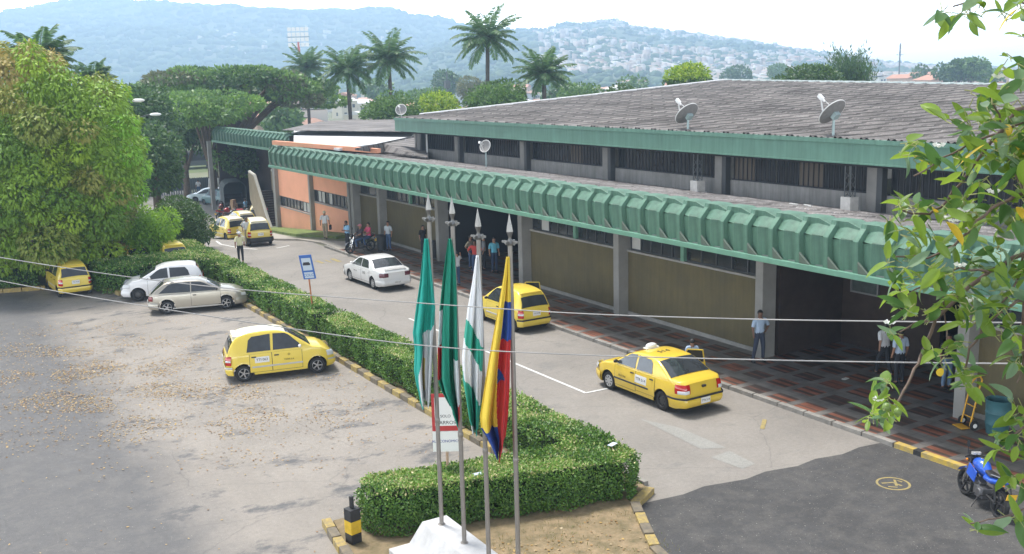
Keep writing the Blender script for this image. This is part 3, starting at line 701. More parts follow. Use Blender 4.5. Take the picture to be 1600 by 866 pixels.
for (bx, by_, dx_, dy_, zz, lab, lb) in ((1075, 180, 1090, 290, 8.05, 'satellite dish on a short pole over the green fascia, left one of the pair', 'concrete block under the lattice mast below the left roof dish'),
                              (1303, 178, 1327, 322, 8.05, 'satellite dish on a tall pole over the green fascia, right one of the pair', 'concrete block under the lattice mast below the right roof dish')):
    q = px_roof(dx_, dy_)
    X0 = 27.75
    e = roof_box('concrete_block', X0-.25, PX(dx_, dy_, X0-.25)[1], .42, lb, 'block')
    y0 = e.location.y
    e2 = empty('lattice_tower', (X0-.25, y0, lowroof(X0, y0)+.5), 0, 'thin grey steel lattice mast '+('left' if dx_ < 1200 else 'right')+' of the two rising through the shade under the fascia', 'mast')
    lattice(X0-.25, y0, lowroof(X0, y0)+.5, 6.37, .12, e2)
    pc = PX(bx, by_, X0-.02)
    dish(X0-.02, pc[1], pc[2], .52, (-.04, .74, .63), lab, mast_to=7.2)
q = PX(759, 229, 26.9); d0 = dish(26.9, q[1], q[2], .33, (-.8, -.35, .35), 'small white dish on a pole before the upper windows, standing on the low roof', mast_to=lowroof(26.9, 47)); 
# small dish left of the fascia end and debris
q = G(627, 172, 7.3); dish(q[0], q[1], 7.3, .42, (-.5, -.6, .3), 'round pale dish standing behind the far end of the green fascia', mast_to=6.2)
b = MB(); q = px_roof(1265, 316)
for k in range(26):
    a = rnd.uniform(-.35, .35); cx_, cy_ = q[0]+rnd.uniform(-.35, .35), q[1]+rnd.uniform(-1.25, 1.25); L = rnd.uniform(.25, .7)
    b.obox((cx_, cy_, lowroof(cx_, cy_)+.06+rnd.uniform(0, .22)*(1-abs(cy_-q[1])/1.4)), (L*math.sin(a), L*math.cos(a), rnd.uniform(-.06, .06)), (.1, 0, 0), (0, 0, .012), rnd.randrange(3))
tag(b.build('debris_pile', [mat('rust_sheet', (.33, .13, .07), .8), mat('rust_sheet2', (.42, .22, .13), .8), mat('rust_dark', (.16, .07, .05), .8)]), 'pile of rusty broken sheets lying on the low roof', 'debris')
for k, (x_, y_) in enumerate(((1240, 322), (1262, 324))):
    q = px_roof(x_, y_); b = MB(); b.obox((q[0], q[1], q[2]+.07), (.03, .2, 0), (.03, 0, 0), (0, 0, .02)); tag(b.build('loose_batten', M_white), 'short white batten on the low roof beside the rusty sheets', 'batten', 'white battens beside the rusty sheets')
b = MB(); q = px_roof(1340, 326); b.obox((q[0], q[1], q[2]+.18), (.02, .06, .14), (.12, .12, 0), (0, .06, -.03)); tag(b.build('blue_sheet', mat('blue_plastic', (.2, .35, .5), .5)), 'small blue plastic sheet leaning on the low roof by the right mast block', 'plastic sheet')
q = PX(668, 248, 27.9); b = MB(); b.tube([(27.9, q[1], 4.6), (27.9, q[1], 6.3)], .05, 8); b.build('rain_pipe', mat('white_pipe', (.7, .7, .7), .5), T)
q = px_roof(1347, 214); 
# ================================================================ VEHICLES
def paint(name, c): return mat('paint_'+name, c, .28, coat=.6, spec=.5)
M_tyre = mat('tyre', (.018, .018, .018), .8); M_rim = mat('alloy', (.42, .42, .43), .3, metal=.7); M_hub = mat('hubcap', (.5, .5, .5), .4, metal=.3)
M_cglass = mat('car_glass', (.04, .045, .05), .05, spec=.9, noise=.45, nscale=1.6); M_rubber = mat('black_trim', (.022, .022, .023), .5)
M_red = mat('tail_red', (.45, .015, .012), .15, coat=.6); M_clear = mat('lamp_clear', (.6, .62, .63), .1, coat=.8); M_amber = mat('lamp_amber', (.7, .25, .03), .2)
M_plate = mat('white_plate', (.7, .7, .68), .5); M_ink = mat('black_ink', (.02, .02, .025), .6); M_well = mat('wheel_well', (.008, .008, .008), .95); M_chrome = mat('chrome', (.6, .6, .6), .15, metal=1)
M_steelrim = mat('dark_steel_rim', (.07, .07, .07), .5, metal=.5)

class Car:
    def __init__(s, spec, name, loc, rz, label, cat, col, group=None, detail=True):
        s.S = spec; s.e = empty(name, loc, rz, label, cat, group); s.col = col
        s.paint = paint('%.2f_%.2f_%.2f' % col, col); s.L, s.W = spec['L'], spec['W']
    def plan(s, x):
        L = s.L; q = 1.
        for d, e, k in ((x, .42, .20), (L-x, .60, .24)):
            if d < e: q *= 1-k*(1-max(d, 0)/e)**2.2
        return q
    def barrel(s, z): return 1-.05*max(0, (.5-z)/.4)**2-.055*max(0, (z-.55)/.45)**1.6
    def ys(s, x, z): return s.W/2*s.plan(x)*s.barrel(z)
    def deck(s, x):
        d = s.S['deck']; return float(np.interp(x, [p[0] for p in d], [p[1] for p in d]))
    def sink(s, x, z):      # profile lean of the ends
        L = s.L; w0 = max(0, 1-x/.35); w1 = max(0, 1-(L-x)/.45)
        up = s.S.get('lean_r', .05)*max(0, (z-.5))**1.3/.3; lo = .09*max(0, (.38-z)/.2)**2
        upf = .16*max(0, (z-.48))**1.3/.3
        return x+w0*(up+lo)-w1*(upf+lo)
    def P(s, x, y, z): return (s.sink(x, z)-s.L/2, y, z)
    def body(s):
        L = s.L; sill = .2; wr = s.S['wr']; Ra = wr+.055; st = set(np.linspace(0, L, 30)); ar = (s.S['xr'], s.S['xf'])
        for d in (.01, .03, .07, .13, .2): st.add(d); st.add(L-d)
        for xa in ar:
            for a in np.linspace(0, math.pi, 13): st.add(xa+Ra*math.cos(a))
            st.add(xa-Ra-.004); st.add(xa+Ra+.004)
        st = sorted(st); rows = []
        for x in st:
            zb = sill+.07*max(0, 1-x/.3)+.04*max(0, 1-(L-x)/.3)
            for xa in ar:
                if abs(x-xa) < Ra+1e-6: zb = max(zb, wr+math.sqrt(max(0, Ra*Ra-(x-xa)**2)))
            zt = s.deck(x); zs = zt-.055
            half = [(0, zb), (s.ys(x, zb)-.25, zb), (s.ys(x, zb)-.025, zb), (s.ys(x, zb)+.004, zb+.018)]
            for t in np.linspace(.08, 1, 7): z = zb+.018+(zs-zb-.018)*t; half.append((s.ys(x, z), z))
            yt = s.ys(x, zs); crown = .03 if (x > s.S['cowl']) else .012
            half += [(yt-.012, zs+.03), (yt-.05, zt-.006), (yt-.16, zt+crown*.35), (yt*.45, zt+crown*.85), (0, zt+crown)]
            ring = [s.P(x, -y, z) for y, z in half]+[s.P(x, y, z) for y, z in reversed(half[1:-1])]
            rows.append(ring+[ring[0]])
        b = MB(); nh = len(half); nc = len(rows[0]); o = 0
        for i, r in enumerate(rows): b.v += r
        for i in range(len(rows)-1):
            for j in range(nc-1):
                b.f.append((i*nc+j, (i+1)*nc+j, (i+1)*nc+j+1, i*nc+j+1)[::-1]); b.m.append(1 if (j < 2 or j >= nc-3) else 0)
        for i, fl in ((0, True), (len(rows)-1, False)):
            for j in range(nh-1):
                a, c = i*nc+j, i*nc+j+1; a2, c2 = i*nc+(nc-1-j) , i*nc+(nc-2-j)
                q = (a, c, c2, a2); b.f.append(q if fl else q[::-1]); b.m.append(0)
        o = b.build('body', [s.paint, M_well], s.e, smooth=38, world=False); return o
    # ---- cabin
    def cabz(s):
        out_ = s.S['cab']; pts = []
        for (a, c) in zip(out_[:-1], out_[1:]):
            n = max(2, int(math.hypot(c[0]-a[0], c[1]-a[1])/.07))
            for k in range(n): t = k/n; pts.append((a[0]+(c[0]-a[0])*t, a[1]+(c[1]-a[1])*t))
        pts.append(out_[-1]); p = np.array(pts)
        for _ in range(3): p[1:-1] = .25*p[:-2]+.5*p[1:-1]+.25*p[2:]
        return p
    def cy(s, x, z):
        zb = s.deck(x)-.03; base = s.W/2*s.plan(min(max(x, .12), s.L))*.955
        return base-.30*max(0, z-zb)-.12*max(0, z-zb)**2
    def cab_section(s, x, zr):
        zb = min(s.deck(x)-.04, zr-.002); zz = max(zb, zr-.05); half = []
        for t in np.linspace(0, 1, 6): z = zb+(zz-zb)*t; half.append((s.cy(x, z), z))
        yt = half[-1][0]; rem = zr-zz
        half += [(yt-.018, zz+rem*.55), (yt-.06, zz+rem*.85), (yt*.75, zr+.006), (yt*.4, zr+.016), (0, zr+.02)]
        return half
    def cabin(s):
        pts = s.cabz(); rows = []
        for x, z in pts:
            h = s.cab_section(x, z); rows.append([(x-s.L/2, -y, zz) for y, zz in h]+[(x-s.L/2, y, zz) for y, zz in reversed(h[:-1])])
        b = MB(); b.grid(rows, flip=False); rp = s.S.get('roof_glare', None)
        if rp:
            nc_ = len(rows[0])-1
            for fi in range(len(b.f)):
                j = fi % nc_; xr_ = pts[fi//nc_][0]; b.m[fi] = 1 if (7 <= j < nc_-7 and .25 < xr_ < 2.05) else 0
        o = b.build('roof_and_pillars', [s.paint]+([rp] if rp else []), s.e, smooth=40, world=False)
        s._pts = pts; return o
    def screen(s, seg, name, inset=.09):
        """glass over the cabin surface between two outline x ranges"""
        pts = s._pts; sel = [(x, z) for x, z in pts if (seg[0] <= x <= seg[1]) and (seg[2] <= z <= seg[3])]
        if len(sel) < 2: return
        rows = []
        for i, (x, z) in enumerate(sel):
            a = sel[max(i-1, 0)]; c = sel[min(i+1, len(sel)-1)]; t = np.array([c[0]-a[0], c[1]-a[1]]); t = t/(np.linalg.norm(t)+1e-9); n = np.array([-t[1], t[0]])
            if seg[4]: n = -n if n[1] < 0 else n
            h = s.cab_section(x, z); yt = h[5][0]-inset
            rows.append([(x-s.L/2+n[0]*.012, yt*f, z+.02*(1-f*f)-.008*abs(f)**3+n[1]*.012) for f in np.linspace(-1, 1, 9)])
        b = MB(); b.grid(rows, flip=True); o = b.build(name, M_cglass, s.e, smooth=60, world=False); return o
    def side(s, poly, name, m, off=.012, parent=None, cabin=True, sides=(-1, 1), lower=False, **kw):
        r = None
        for sd_ in sides:
            P = []
            for x, z in poly:
                y = (s.cy(x, z) if cabin else s.ys(x, z))+off
                P.append((x-s.L/2, sd_*y, z))
            b = MB(); n = len(P); P2 = [(p[0], p[1]-sd_*.012, p[2]) for p in P]
            f = [tuple(range(n)), tuple(range(2*n-1, n-1, -1))]+[(i, n+i, n+(i+1) % n, (i+1) % n) for i in range(n)]
            if sd_ < 0: f = [g[::-1] for g in f]
            b.add(P+P2, [g[::-1] for g in f]); r = b.build(name, m, parent or s.e, world=False, **kw)
        return r
    def panel(s, x0, x1, z0, z1, sides=(-1, 1)):
        """door leaf: curved patch just proud of the body with a dark gap round it"""
        outp = []
        for sd_ in sides:
            b = MB()
            for (g, off, mi) in ((.012, .0035, 1), (0, .0075, 0)):
                xs = np.linspace(x0-g, x1+g, 7); zs_ = np.linspace(z0-g, z1+g*.2, 9)
                b.grid([[(x-s.L/2, sd_*(s.ys(x, z)+off), z) for x in xs] for z in zs_], mi=mi, flip=sd_ > 0)
            outp.append(b.build('door', [s.paint, M_rubber], s.e, smooth=40, world=False))
        return outp
    def wrap(s, front, z0, z1, off, ymin=0., xlen=.45, name='bumper', m=None, sides=(0,), bulge=.02, nz=5, ymax=9, parent=None, dz=0):
        """band following the plan outline at an end. ymin>0 with sides (-1,1) gives corner lamps"""
        L = s.L; res = []
        if z0 < .5: xlen = min(xlen, (L-s.S['xf'] if front else s.S['xr'])-s.S['wr']-.062)
        X = [xlen*(1-t) for t in np.linspace(0, 1, 13)]+[0]*9
        for sd_ in sides:
            pth = []
            w0 = s.W/2*s.plan(0 if not front else L)
            for i, x in enumerate(X):
                xx = L-x if front else x
                f = 1 if i < 13 else 1-(i-12)/9
                pth.append((xx, f))
            if sd_ == 0: full = [(x, f, -1) for x, f in pth]+[(pth[-1][0], 0, 1)]+[(x, f, 1) for x, f in reversed(pth)]
            else: full = [(x, f, sd_) for x, f in pth]
            rows = []
            for (xx, f, sg) in full:
                col_ = []
                for k, z in enumerate(np.linspace(z0, z1, nz)):
                    y = s.ys(xx, z)*f
                    if sd_ and (y < ymin or y > ymax): y = min(max(y, ymin), ymax)
                    o = off+bulge*math.sin(math.pi*k/(nz-1))
                    # outward direction
                    if f < 1 or (xx in (0, L) and f == 1): dx = -1 if not front else 1; dy = .35*f
                    else: tt = 1-min((xx if not front else L-xx)/.4, 1); dx = (-1 if not front else 1)*tt*.8; dy = 1
                    nn = math.hypot(dx, dy); p = s.P(xx, y, z+dz*(f if sd_ else 0))
                    col_.append((p[0]+dx/nn*o, sg*(abs(p[1])+dy/nn*o) if y else 0, p[2]))
                rows.append(col_)
            b = MB(); fl = (sd_ >= 0) if sd_ else False
            # closed thin shell
            b.grid(rows, flip=front if sd_ <= 0 else not front)
            res.append(b.build(name, m, parent or s.e, smooth=50, world=False))
        return res
    def wheels(s, rim='alloy', hub=None):
        wr = s.S['wr']; tw = .17
        for i, xa in enumerate((s.S['xr'], s.S['xf'])):
            for sd_ in (-1, 1):
                w = empty('wheel', (xa-s.L/2, sd_*(s.W/2*s.plan(xa)*.965-tw/2), wr)); w.parent = s.e
                k = 'wm%s%.3f' % (rim if not (i == 0 and hub) else hub, wr)
                if k not in _wc:
                    b = MB(); b.lathe([(wr*.62, -tw/2+.01), (wr*.80, -tw/2), (wr*.95, -tw/2+.012), (wr, -tw/2+.04), (wr, tw/2-.04), (wr*.95, tw/2-.012), (wr*.80, tw/2), (wr*.62, tw/2-.01)], axis='y', n=28)
                    ty = b.build('tyre', M_tyre, None, smooth=50, world=False); me1 = ty.data; bpy.data.objects.remove(ty)
                    b = MB(); kind = rim if not (i == 0 and hub) else hub
                    yo = tw/2-.015
                    for sg in (-1, 1):
                        b.lathe([(wr*.64, sg*(yo+.004)), (wr*.60, sg*(yo+.008)), (wr*.56, sg*(yo-.02)), (wr*.54, sg*(yo-.06))], axis='y', n=28)
                        b.lathe([(wr*.56, sg*(yo-.055)), (0.001, sg*(yo-.055))], axis='y', n=20, mi=1)
                        if kind == 'alloy':
                            for a in range(5):
                                t = 2*math.pi*a/5; d = np.array([math.cos(t), 0, math.sin(t)]); n_ = np.array([-math.sin(t), 0, math.cos(t)])
                                b.obox(d*wr*.31+np.array([0, sg*(yo-.02), 0]), d*wr*.28, n_*wr*.07, (0, .012, 0))
                            b.lathe([(wr*.15, sg*(yo-.02)), (wr*.13, sg*(yo+.0)), (.001, sg*(yo+.002))], axis='y', n=14)
                        elif kind == 'hub':
                            b.lathe([(wr*.6, sg*(yo-.004)), (wr*.45, sg*(yo+.006)), (wr*.2, sg*(yo+.01)), (.001, sg*(yo+.012))], axis='y', n=28)
                            for a in range(8):
                                t = 2*math.pi*a/8; b.obox((math.cos(t)*wr*.42, sg*(yo+.008), math.sin(t)*wr*.42), (math.cos(t)*.03, 0, math.sin(t)*.03), (-math.sin(t)*.012, 0, math.cos(t)*.012), (0, .004, 0), 1)
                        else:
                            b.lathe([(wr*.5, sg*(yo-.03)), (wr*.3, sg*(yo-.01)), (wr*.12, sg*(yo-.02)), (.001, sg*(yo-.01))], axis='y', n=20)
                            for a in range(6):
                                t = 2*math.pi*a/6; b.obox((math.cos(t)*wr*.38, sg*(yo-.018), math.sin(t)*wr*.38), (math.cos(t)*.012, 0, math.sin(t)*.012), (-math.sin(t)*.012, 0, math.cos(t)*.012), (0, .006, 0), 1)
                    mm = {'alloy': M_rim, 'hub': M_hub, 'steel': M_steelrim}[kind]
                    ri = b.build('rim', [mm, M_well], None, smooth=40, world=False); me2 = ri.data; bpy.data.objects.remove(ri)
                    _wc[k] = (me1, me2)
                for nm, me in zip(('tyre', 'rim'), _wc[k]):
                    o = bpy.data.objects.new(nm, me); COL.objects.link(o); o.parent = w
    def mirror(s, x, z, m=None):
        for sd_ in (-1, 1):
            y = s.cy(x, z); b = MB(); b.ball((x-s.L/2, sd_*(y+.10), z+.03), (.05, .085, .058), 10); b.obox((x-s.L/2+.01, sd_*(y+.03), z), (.02, 0, 0), (0, .05, 0), (0, 0, .018)); b.build('wing_mirror', m or s.paint, s.e, smooth=50, world=False)
    def handles(s, xs, z, m=None, sides=(-1, 1)):
        for x in xs:
            for sd_ in sides:
                y = s.ys(x, z)+.012; b = MB(); b.obox((x-s.L/2, sd_*y, z), (.075, 0, 0), (0, .016, 0), (0, 0, .02)); b.build('door_handle', m or M_rubber, s.e, world=False, bevel=.006)
    def strip(s, x0, x1, z0, z1, m, sides=(-1, 1), name='side_moulding', off=.014):
        for sd_ in sides:
            xs = np.linspace(x0, x1, 10); b = MB()
            prof = [(z0, 0), (z0+.01, 1), (z1-.01, 1), (z1, 0)]
            b.grid([[(x-s.L/2, sd_*(s.ys(x, z)+.004+off*k), z) for x in xs] for z, k in prof], flip=sd_ > 0); b.build(name, m, s.e, world=False, smooth=30)
    def plate(s, front, z, txt=None, yel=False, w=.34, h=.17, dx=.0):
        L = s.L; sg = 1 if front else -1; x = (L if front else 0); px_ = s.sink(x, z)-L/2+sg*(.035+dx)
        b = MB(); b.obox((px_, 0, z), (.006, 0, 0), (0, w/2, 0), (0, 0, h/2)); pl = b.build('number_plate', M_plate, s.e, world=False)
        if txt:
            M = Matrix.Translation((px_+sg*.0075, 0, z)) @ Matrix.Rotation(math.pi/2*sg, 4, 'Z') @ Matrix.Rotation(math.pi/2, 4, 'X')
            text_part(txt, h*.5, M_ink, pl, M)
    def decal(s, txt, x, z, w, h, side_, size, m=None, back=True, name='door_number'):
        y = s.ys(x, z)+.011; par = s.e
        if back:
            xs = np.linspace(x-w/2, x+w/2, 6); b = MB(); b.grid([[(q-s.L/2, side_*(s.ys(q, zz)+.0115), zz) for q in xs] for zz in np.linspace(z-h/2, z+h/2, 4)], flip=side_ > 0); par = b.build(name, M_plate, s.e, world=False)
        if txt:
            dz = (s.ys(x, z+.1)-s.ys(x, z-.1))/.2
            M = Matrix.Translation((x-s.L/2, side_*(y+.006), z)) @ Matrix.Rotation(0 if side_ < 0 else math.pi, 4, 'Z') @ Matrix.Rotation(math.pi/2+math.atan(-dz)*0, 4, 'X')
            text_part(txt, size, m or M_ink, par, M, 'lettering' if par is not s.e else 'door_lettering')
_wc = {}
YEL = (.74, .56, .075); YEL2 = (.74, .46, .03)
ATOS = dict(L=3.5, W=1.53, wr=.275, xr=.53, xf=2.91, cowl=2.62, lean_r=.03,
            deck=[(0, .90), (.1, .93), (2.55, .96), (2.72, .975), (3.1, .90), (3.35, .80), (3.46, .70), (3.5, .62)],
            cab=[(.035, .88), (.12, 1.12), (.29, 1.41), (.46, 1.52), (.8, 1.57), (1.3, 1.59), (1.75, 1.56), (2.02, 1.47), (2.40, 1.22), (2.78, .955)])
SEDAN = dict(L=4.17, W=1.66, wr=.29, xr=.90, xf=3.37, cowl=3.1, lean_r=.06,
             deck=[(0, .93), (.1, 1.0), (.55, 1.02), (.8, .99), (3.0, .95), (3.18, .95), (3.6, .87), (3.95, .74), (4.1, .64), (4.17, .56)],
             cab=[(.50, .99), (.85, 1.20), (1.12, 1.34), (1.35, 1.41), (1.9, 1.435), (2.3, 1.405), (2.55, 1.31), (3.22, .93)])
CIELO = dict(L=4.45, W=1.66, wr=.29, xr=.95, xf=3.47, cowl=3.2, lean_r=.04,
             deck=[(0, .88), (.08, .94), (.7, .98), (.95, .94), (3.1, .92), (3.3, .92), (3.9, .80), (4.3, .70), (4.45, .58)],
             cab=[(.72, .95), (1.12, 1.22), (1.38, 1.345), (2.0, 1.385), (2.5, 1.36), (2.75, 1.26), (3.35, .90)])
HATCH3 = dict(L=4.0, W=1.65, wr=.295, xr=.72, xf=3.14, cowl=2.95, lean_r=.03,
              deck=[(0, .84), (.1, .88), (2.9, .90), (3.0, .91), (3.5, .82), (3.85, .72), (3.95, .66), (4.0, .58)],
              cab=[(.04, .83), (.30, 1.06), (.62, 1.29), (.80, 1.35), (1.4, 1.375), (2.1, 1.35), (2.35, 1.26), (3.05, .88)])
I10 = dict(L=3.57, W=1.6, wr=.285, xr=.50, xf=2.88, cowl=2.6, lean_r=.03,
           deck=[(0, .92), (.1, .97), (1.2, .96), (2.55, .93), (2.7, .965), (3.1, .90), (3.35, .78), (3.5, .66), (3.57, .58)],
           cab=[(.035, .92), (.12, 1.22), (.30, 1.44), (.5, 1.51), (1.2, 1.54), (1.7, 1.51), (2.0, 1.40), (2.84, .945)])

def atos(loc, rz, label, rooflight=False, plate_side=None, col=YEL, roof=None, near=True, group=None, dn='TTI 063', rim='alloy'):
    S = dict(ATOS)
    if roof: S['roof_glare'] = paint('roof', roof)  # pale roof top: sun glare put into the colour of a yellow car
    c = Car(S, 'taxi', loc, rz, label, 'taxi', col, group)
    c.body(); c.cabin(); c.wheels(rim)
    c.panel(1.46, 2.42, .30, .90); c.panel(.74, 1.44, .30, .90)
    c.side([(1.50, .97), (2.40, .97), (2.36, 1.10), (2.04, 1.40), (1.92, 1.46), (1.54, 1.48)], 'front_side_window', M_cglass)
    c.side([(.66, .97), (1.42, .97), (1.45, 1.48), (.86, 1.44), (.74, 1.34)], 'rear_side_window', M_cglass)
    c.screen((1.95, 2.72, .98, 1.50, True), 'windscreen', .07); c.screen((.0, .30, .93, 1.49, False), 'rear_window', .06)
    c.wrap(False, .24, .52, .012, m=c.paint, name='rear_bumper', bulge=.035); c.wrap(True, .22, .50, .012, m=c.paint, name='front_bumper', bulge=.035)
    c.wrap(False, .47, .53, .045, m=M_rubber if not near else M_hub, name='bumper_strip', bulge=.01); c.wrap(True, .44, .49, .045, m=M_hub, name='bumper_strip', bulge=.01)
    c.wrap(False, .58, .88, .014, ymin=.56, xlen=.16, name='tail_light', m=M_red, sides=(-1, 1), bulge=.02)
    c.wrap(False, .68, .76, .026, ymin=.56, xlen=.15, name='reversing_lamp', m=M_clear, sides=(-1, 1), bulge=.015)
    c.wrap(True, .58, .76, .02, ymin=.42, xlen=.24, name='headlight', m=M_clear, sides=(-1, 1), bulge=.02)
    c.strip(.80, 2.44, .44, .50, M_hub); c.handles((.87, 1.60), .80, M_rubber); c.mirror(2.36, 1.0, M_plate if near else M_rubber)
    c.plate(False, .72, 'TTI 063' if near else 'TTI 418', dx=.03)
    if near:
        c.decal(dn, 1.13, .70, .46, .19, -1, .115); c.decal('TAXIS S.A.', 2.0, .62, 0, 0, -1, .075, back=False); c.decal(dn, 1.13, .70, .44, .19, 1, .13)
        c.decal('O', 2.0, .78, 0, 0, -1, .1, back=False)
    b = MB(); b.box((-c.L/2+.27, -.47, 1.448), (-c.L/2+.42, .47, 1.49)); b.build('spoiler', S.get('roof_glare') or c.paint, c.e, world=False, bevel=.015)
    if rooflight:
        b = MB(); b.ball((.15, 0, 1.66), (.1, .19, .07), 14); b.build('roof_light', M_plate, c.e, smooth=60, world=False)
    return c

# near hatchback taxi on the lot: nose to +X
def by_wheels(rear, front, S, side_):
    """place so that the camera-side wheels touch the ground at the two points. side_: -1 right side is nearest"""
    r = np.array(rear[:2]); f = np.array(front[:2]); d = (f-r)/np.linalg.norm(f-r); n = np.array([-d[1], d[0]])
    mid = (r+f)/2; off = (S['xr']+S['xf'])/2-S['L']/2
    c = mid-d*off-n*side_*(S['W']/2-.1)
    return (c[0], c[1], 0.), math.atan2(d[1], d[0])
loc, rz = by_wheels((8.78, 31.75), (11.15, 31.28), ATOS, -1)
c = atos(loc, rz, 'yellow taxi hatchback with painted glare on its roof parked alone on the open lot', roof=(.80, .74, .55), group='yellow hatchback taxis')
b = MB(); b.tube([(c.L*.5-1.6, 0, 1.6), (c.L*.5-1.66, 0, 1.78)], .006, 5); b.build('aerial', M_rubber, c.e, world=False)
# taxi at the pavement seen from behind, front and rear right doors open
c = atos((19.98, 33.32, 0), R_(90.5), 'yellow taxi hatchback stopped at the kerb behind the flags with a right door open', near=False, group='yellow hatchback taxis', rim='steel')
def open_door(c, hx, side_, ang, w, z0, zb, z1, mcol):
    """hinged leaf with a window frame, opened outwards"""
    y = c.ys(hx, .7); e = MB(); a = R_(ang); d = np.array([-math.cos(a), side_*math.sin(a), 0]); n = np.array([d[1], -d[0], 0])*.03
    p0 = np.array([hx-c.L/2, side_*y, 0])
    e.obox(p0+d*w/2+np.array([0, 0, (z0+zb)/2]), d*w/2, n, (0, 0, (zb-z0)/2))
    for s0, s1 in (((.1, zb), (.28, z1)), ((.28, z1), (.9*w, z1-.02)), ((.9*w, z1-.02), (w-.03, zb))):
        e.tube([p0+d*s0[0]+np.array([0, 0, s0[1]]), p0+d*s1[0]+np.array([0, 0, s1[1]])], .022, 6)
    o = e.build('open_door', c.paint, c.e, world=False, bevel=.008)
    e = MB(); e.add([p0+d*q[0]+np.array([0, 0, q[1]]) for q in ((.12, zb), (w-.06, zb), (.88*w, z1-.03), (.3, z1-.01))], [(0, 1, 2, 3)]); e.build('door_glass', M_cglass, o, world=False)
open_door(c, 2.42, -1, 62, .92, .32, .95, 1.42, None)
# saloon taxi
c = Car(SEDAN, 'taxi', (18.68, 22.85, 0), R_(91.0), 'yellow saloon taxi with white roof light and open right rear door', 'taxi', (.70, .49, .05))
c.body(); c.cabin(); c.wheels('hub', 'steel')
c.panel(2.05, 3.02, .30, .90); c.panel(1.18, 2.03, .34, .90)
c.side([(2.10, .97), (3.0, .955), (2.93, 1.02), (2.48, 1.30), (2.38, 1.345), (2.12, 1.365)], 'front_side_window', M_cglass)
c.side([(1.32, .985), (2.03, .97), (2.04, 1.365), (1.50, 1.345), (1.40, 1.27)], 'rear_side_window', M_cglass)
c.screen((2.50, 3.16, .96, 1.33, True), 'windscreen', .06); c.screen((.52, 1.24, 1.02, 1.38, True), 'rear_window', .06)
c.wrap(False, .25, .56, .012, m=c.paint, name='rear_bumper', bulge=.04); c.wrap(True, .22, .52, .012, m=c.paint, name='front_bumper', bulge=.035)
c.wrap(False, .50, .56, .05, m=M_rubber, name='bumper_strip', bulge=.014, xlen=.6)
c.wrap(False, .66, .92, .012, ymin=.50, xlen=.30, name='tail_light', m=M_red, sides=(-1, 1), bulge=.02); c.wrap(False, .66, .77, .022, ymin=.54, xlen=.20, name='reversing_lamp', m=M_clear, sides=(-1, 1), bulge=.02)
c.wrap(True, .58, .74, .02, ymin=.42, xlen=.28, name='headlight', m=M_clear, sides=(-1, 1), bulge=.02)
c.strip(1.45, 3.05, .47, .53, M_rubber); c.handles((1.32, 2.2), .82); c.mirror(2.92, 1.0, M_rubber)
c.plate(False, .42, 'TTR 514', dx=.04); c.decal('TTR 514', 1.80, .70, .52, .24, 1, .125); c.decal('FLOTAX', 2.65, .62, 0, 0, 1, .09, back=False); c.decal('TTR 514', 1.75, .70, .48, .22, -1, .14)
b = MB(); b.ball((.22, 0, 1.50), (.11, .20, .085), 16); b.obox((.22, 0, 1.445), (.09, 0, 0), (0, .24, 0), (0, 0, .018)); b.build('roof_light', mat('roof_light', (.72, .72, .70), .3), c.e, smooth=60, world=False)
text = c.S
M = Matrix.Translation((-.35, 0, 1.458)) @ Matrix.Rotation(-math.pi/2, 4, 'Z'); text_part('514', .28, M_ink, c.e, M, 'roof_lettering')
b = MB(); b.obox((-c.L/2-.0, 0, .82), (.03, 0, 0), (0, .06, 0), (0, 0, .03)); b.build('boot_lock', M_rubber, c.e, world=False)
open_door(c, 2.03, -1, 50, .82, .34, .92, 1.31, None)
# white saloon
r_ = G(583.5, 451.6); f_ = G(550.2, 439.6)
loc, rz = by_wheels((r_[0], r_[1]), (f_[0], f_[1]), CIELO, 1)
c = Car(CIELO, 'taxi', loc, rz, 'white saloon taxi with a number on its door driving along the main road', 'taxi', (.72, .72, .71))
c.body(); c.cabin(); c.wheels('hub'); c.panel(2.12, 3.15, .30, .86); c.panel(1.22, 2.10, .32, .86)
c.side([(2.16, .94), (3.12, .925), (3.05, .98), (2.62, 1.25), (2.5, 1.30), (2.17, 1.315)], 'front_side_window', M_cglass)
c.side([(1.30, .95), (2.10, .94), (2.11, 1.315), (1.58, 1.29), (1.46, 1.22)], 'rear_side_window', M_cglass)
c.screen((2.70, 3.30, .93, 1.30, True), 'windscreen', .06); c.screen((.74, 1.40, .99, 1.33, True), 'rear_window', .06)
c.wrap(False, .25, .52, .012, m=c.paint, name='rear_bumper', bulge=.04); c.wrap(True, .22, .50, .012, m=c.paint, name='front_bumper', bulge=.035)
c.wrap(False, .66, .84, .012, ymin=.42, xlen=.2, name='tail_light', m=mat('smoked_lamp', (.12, .03, .04), .15, coat=.6), sides=(-1, 1), bulge=.02); c.wrap(True, .55, .68, .02, ymin=.42, xlen=.24, name='headlight', m=M_clear, sides=(-1, 1), bulge=.02)
c.handles((1.38, 2.3), .80, c.paint); c.mirror(3.05, .97); c.plate(False, .40, 'XVH 27', dx=.05)
c.decal('2187', 1.78, .68, 0, 0, 1, .17, back=False); c.decal('UNITAXI', 2.7, .66, 0, 0, 1, .09, back=False)
b = MB(); b.box((-c.L/2+.10, -.55, 1.01), (-c.L/2+.26, .55, 1.035)); b.obox((-c.L/2-.01, 0, .86), (.02, 0, 0), (0, .42, 0), (0, 0, .02), 0); b.build('boot_spoiler', c.paint, c.e, world=False, bevel=.01)
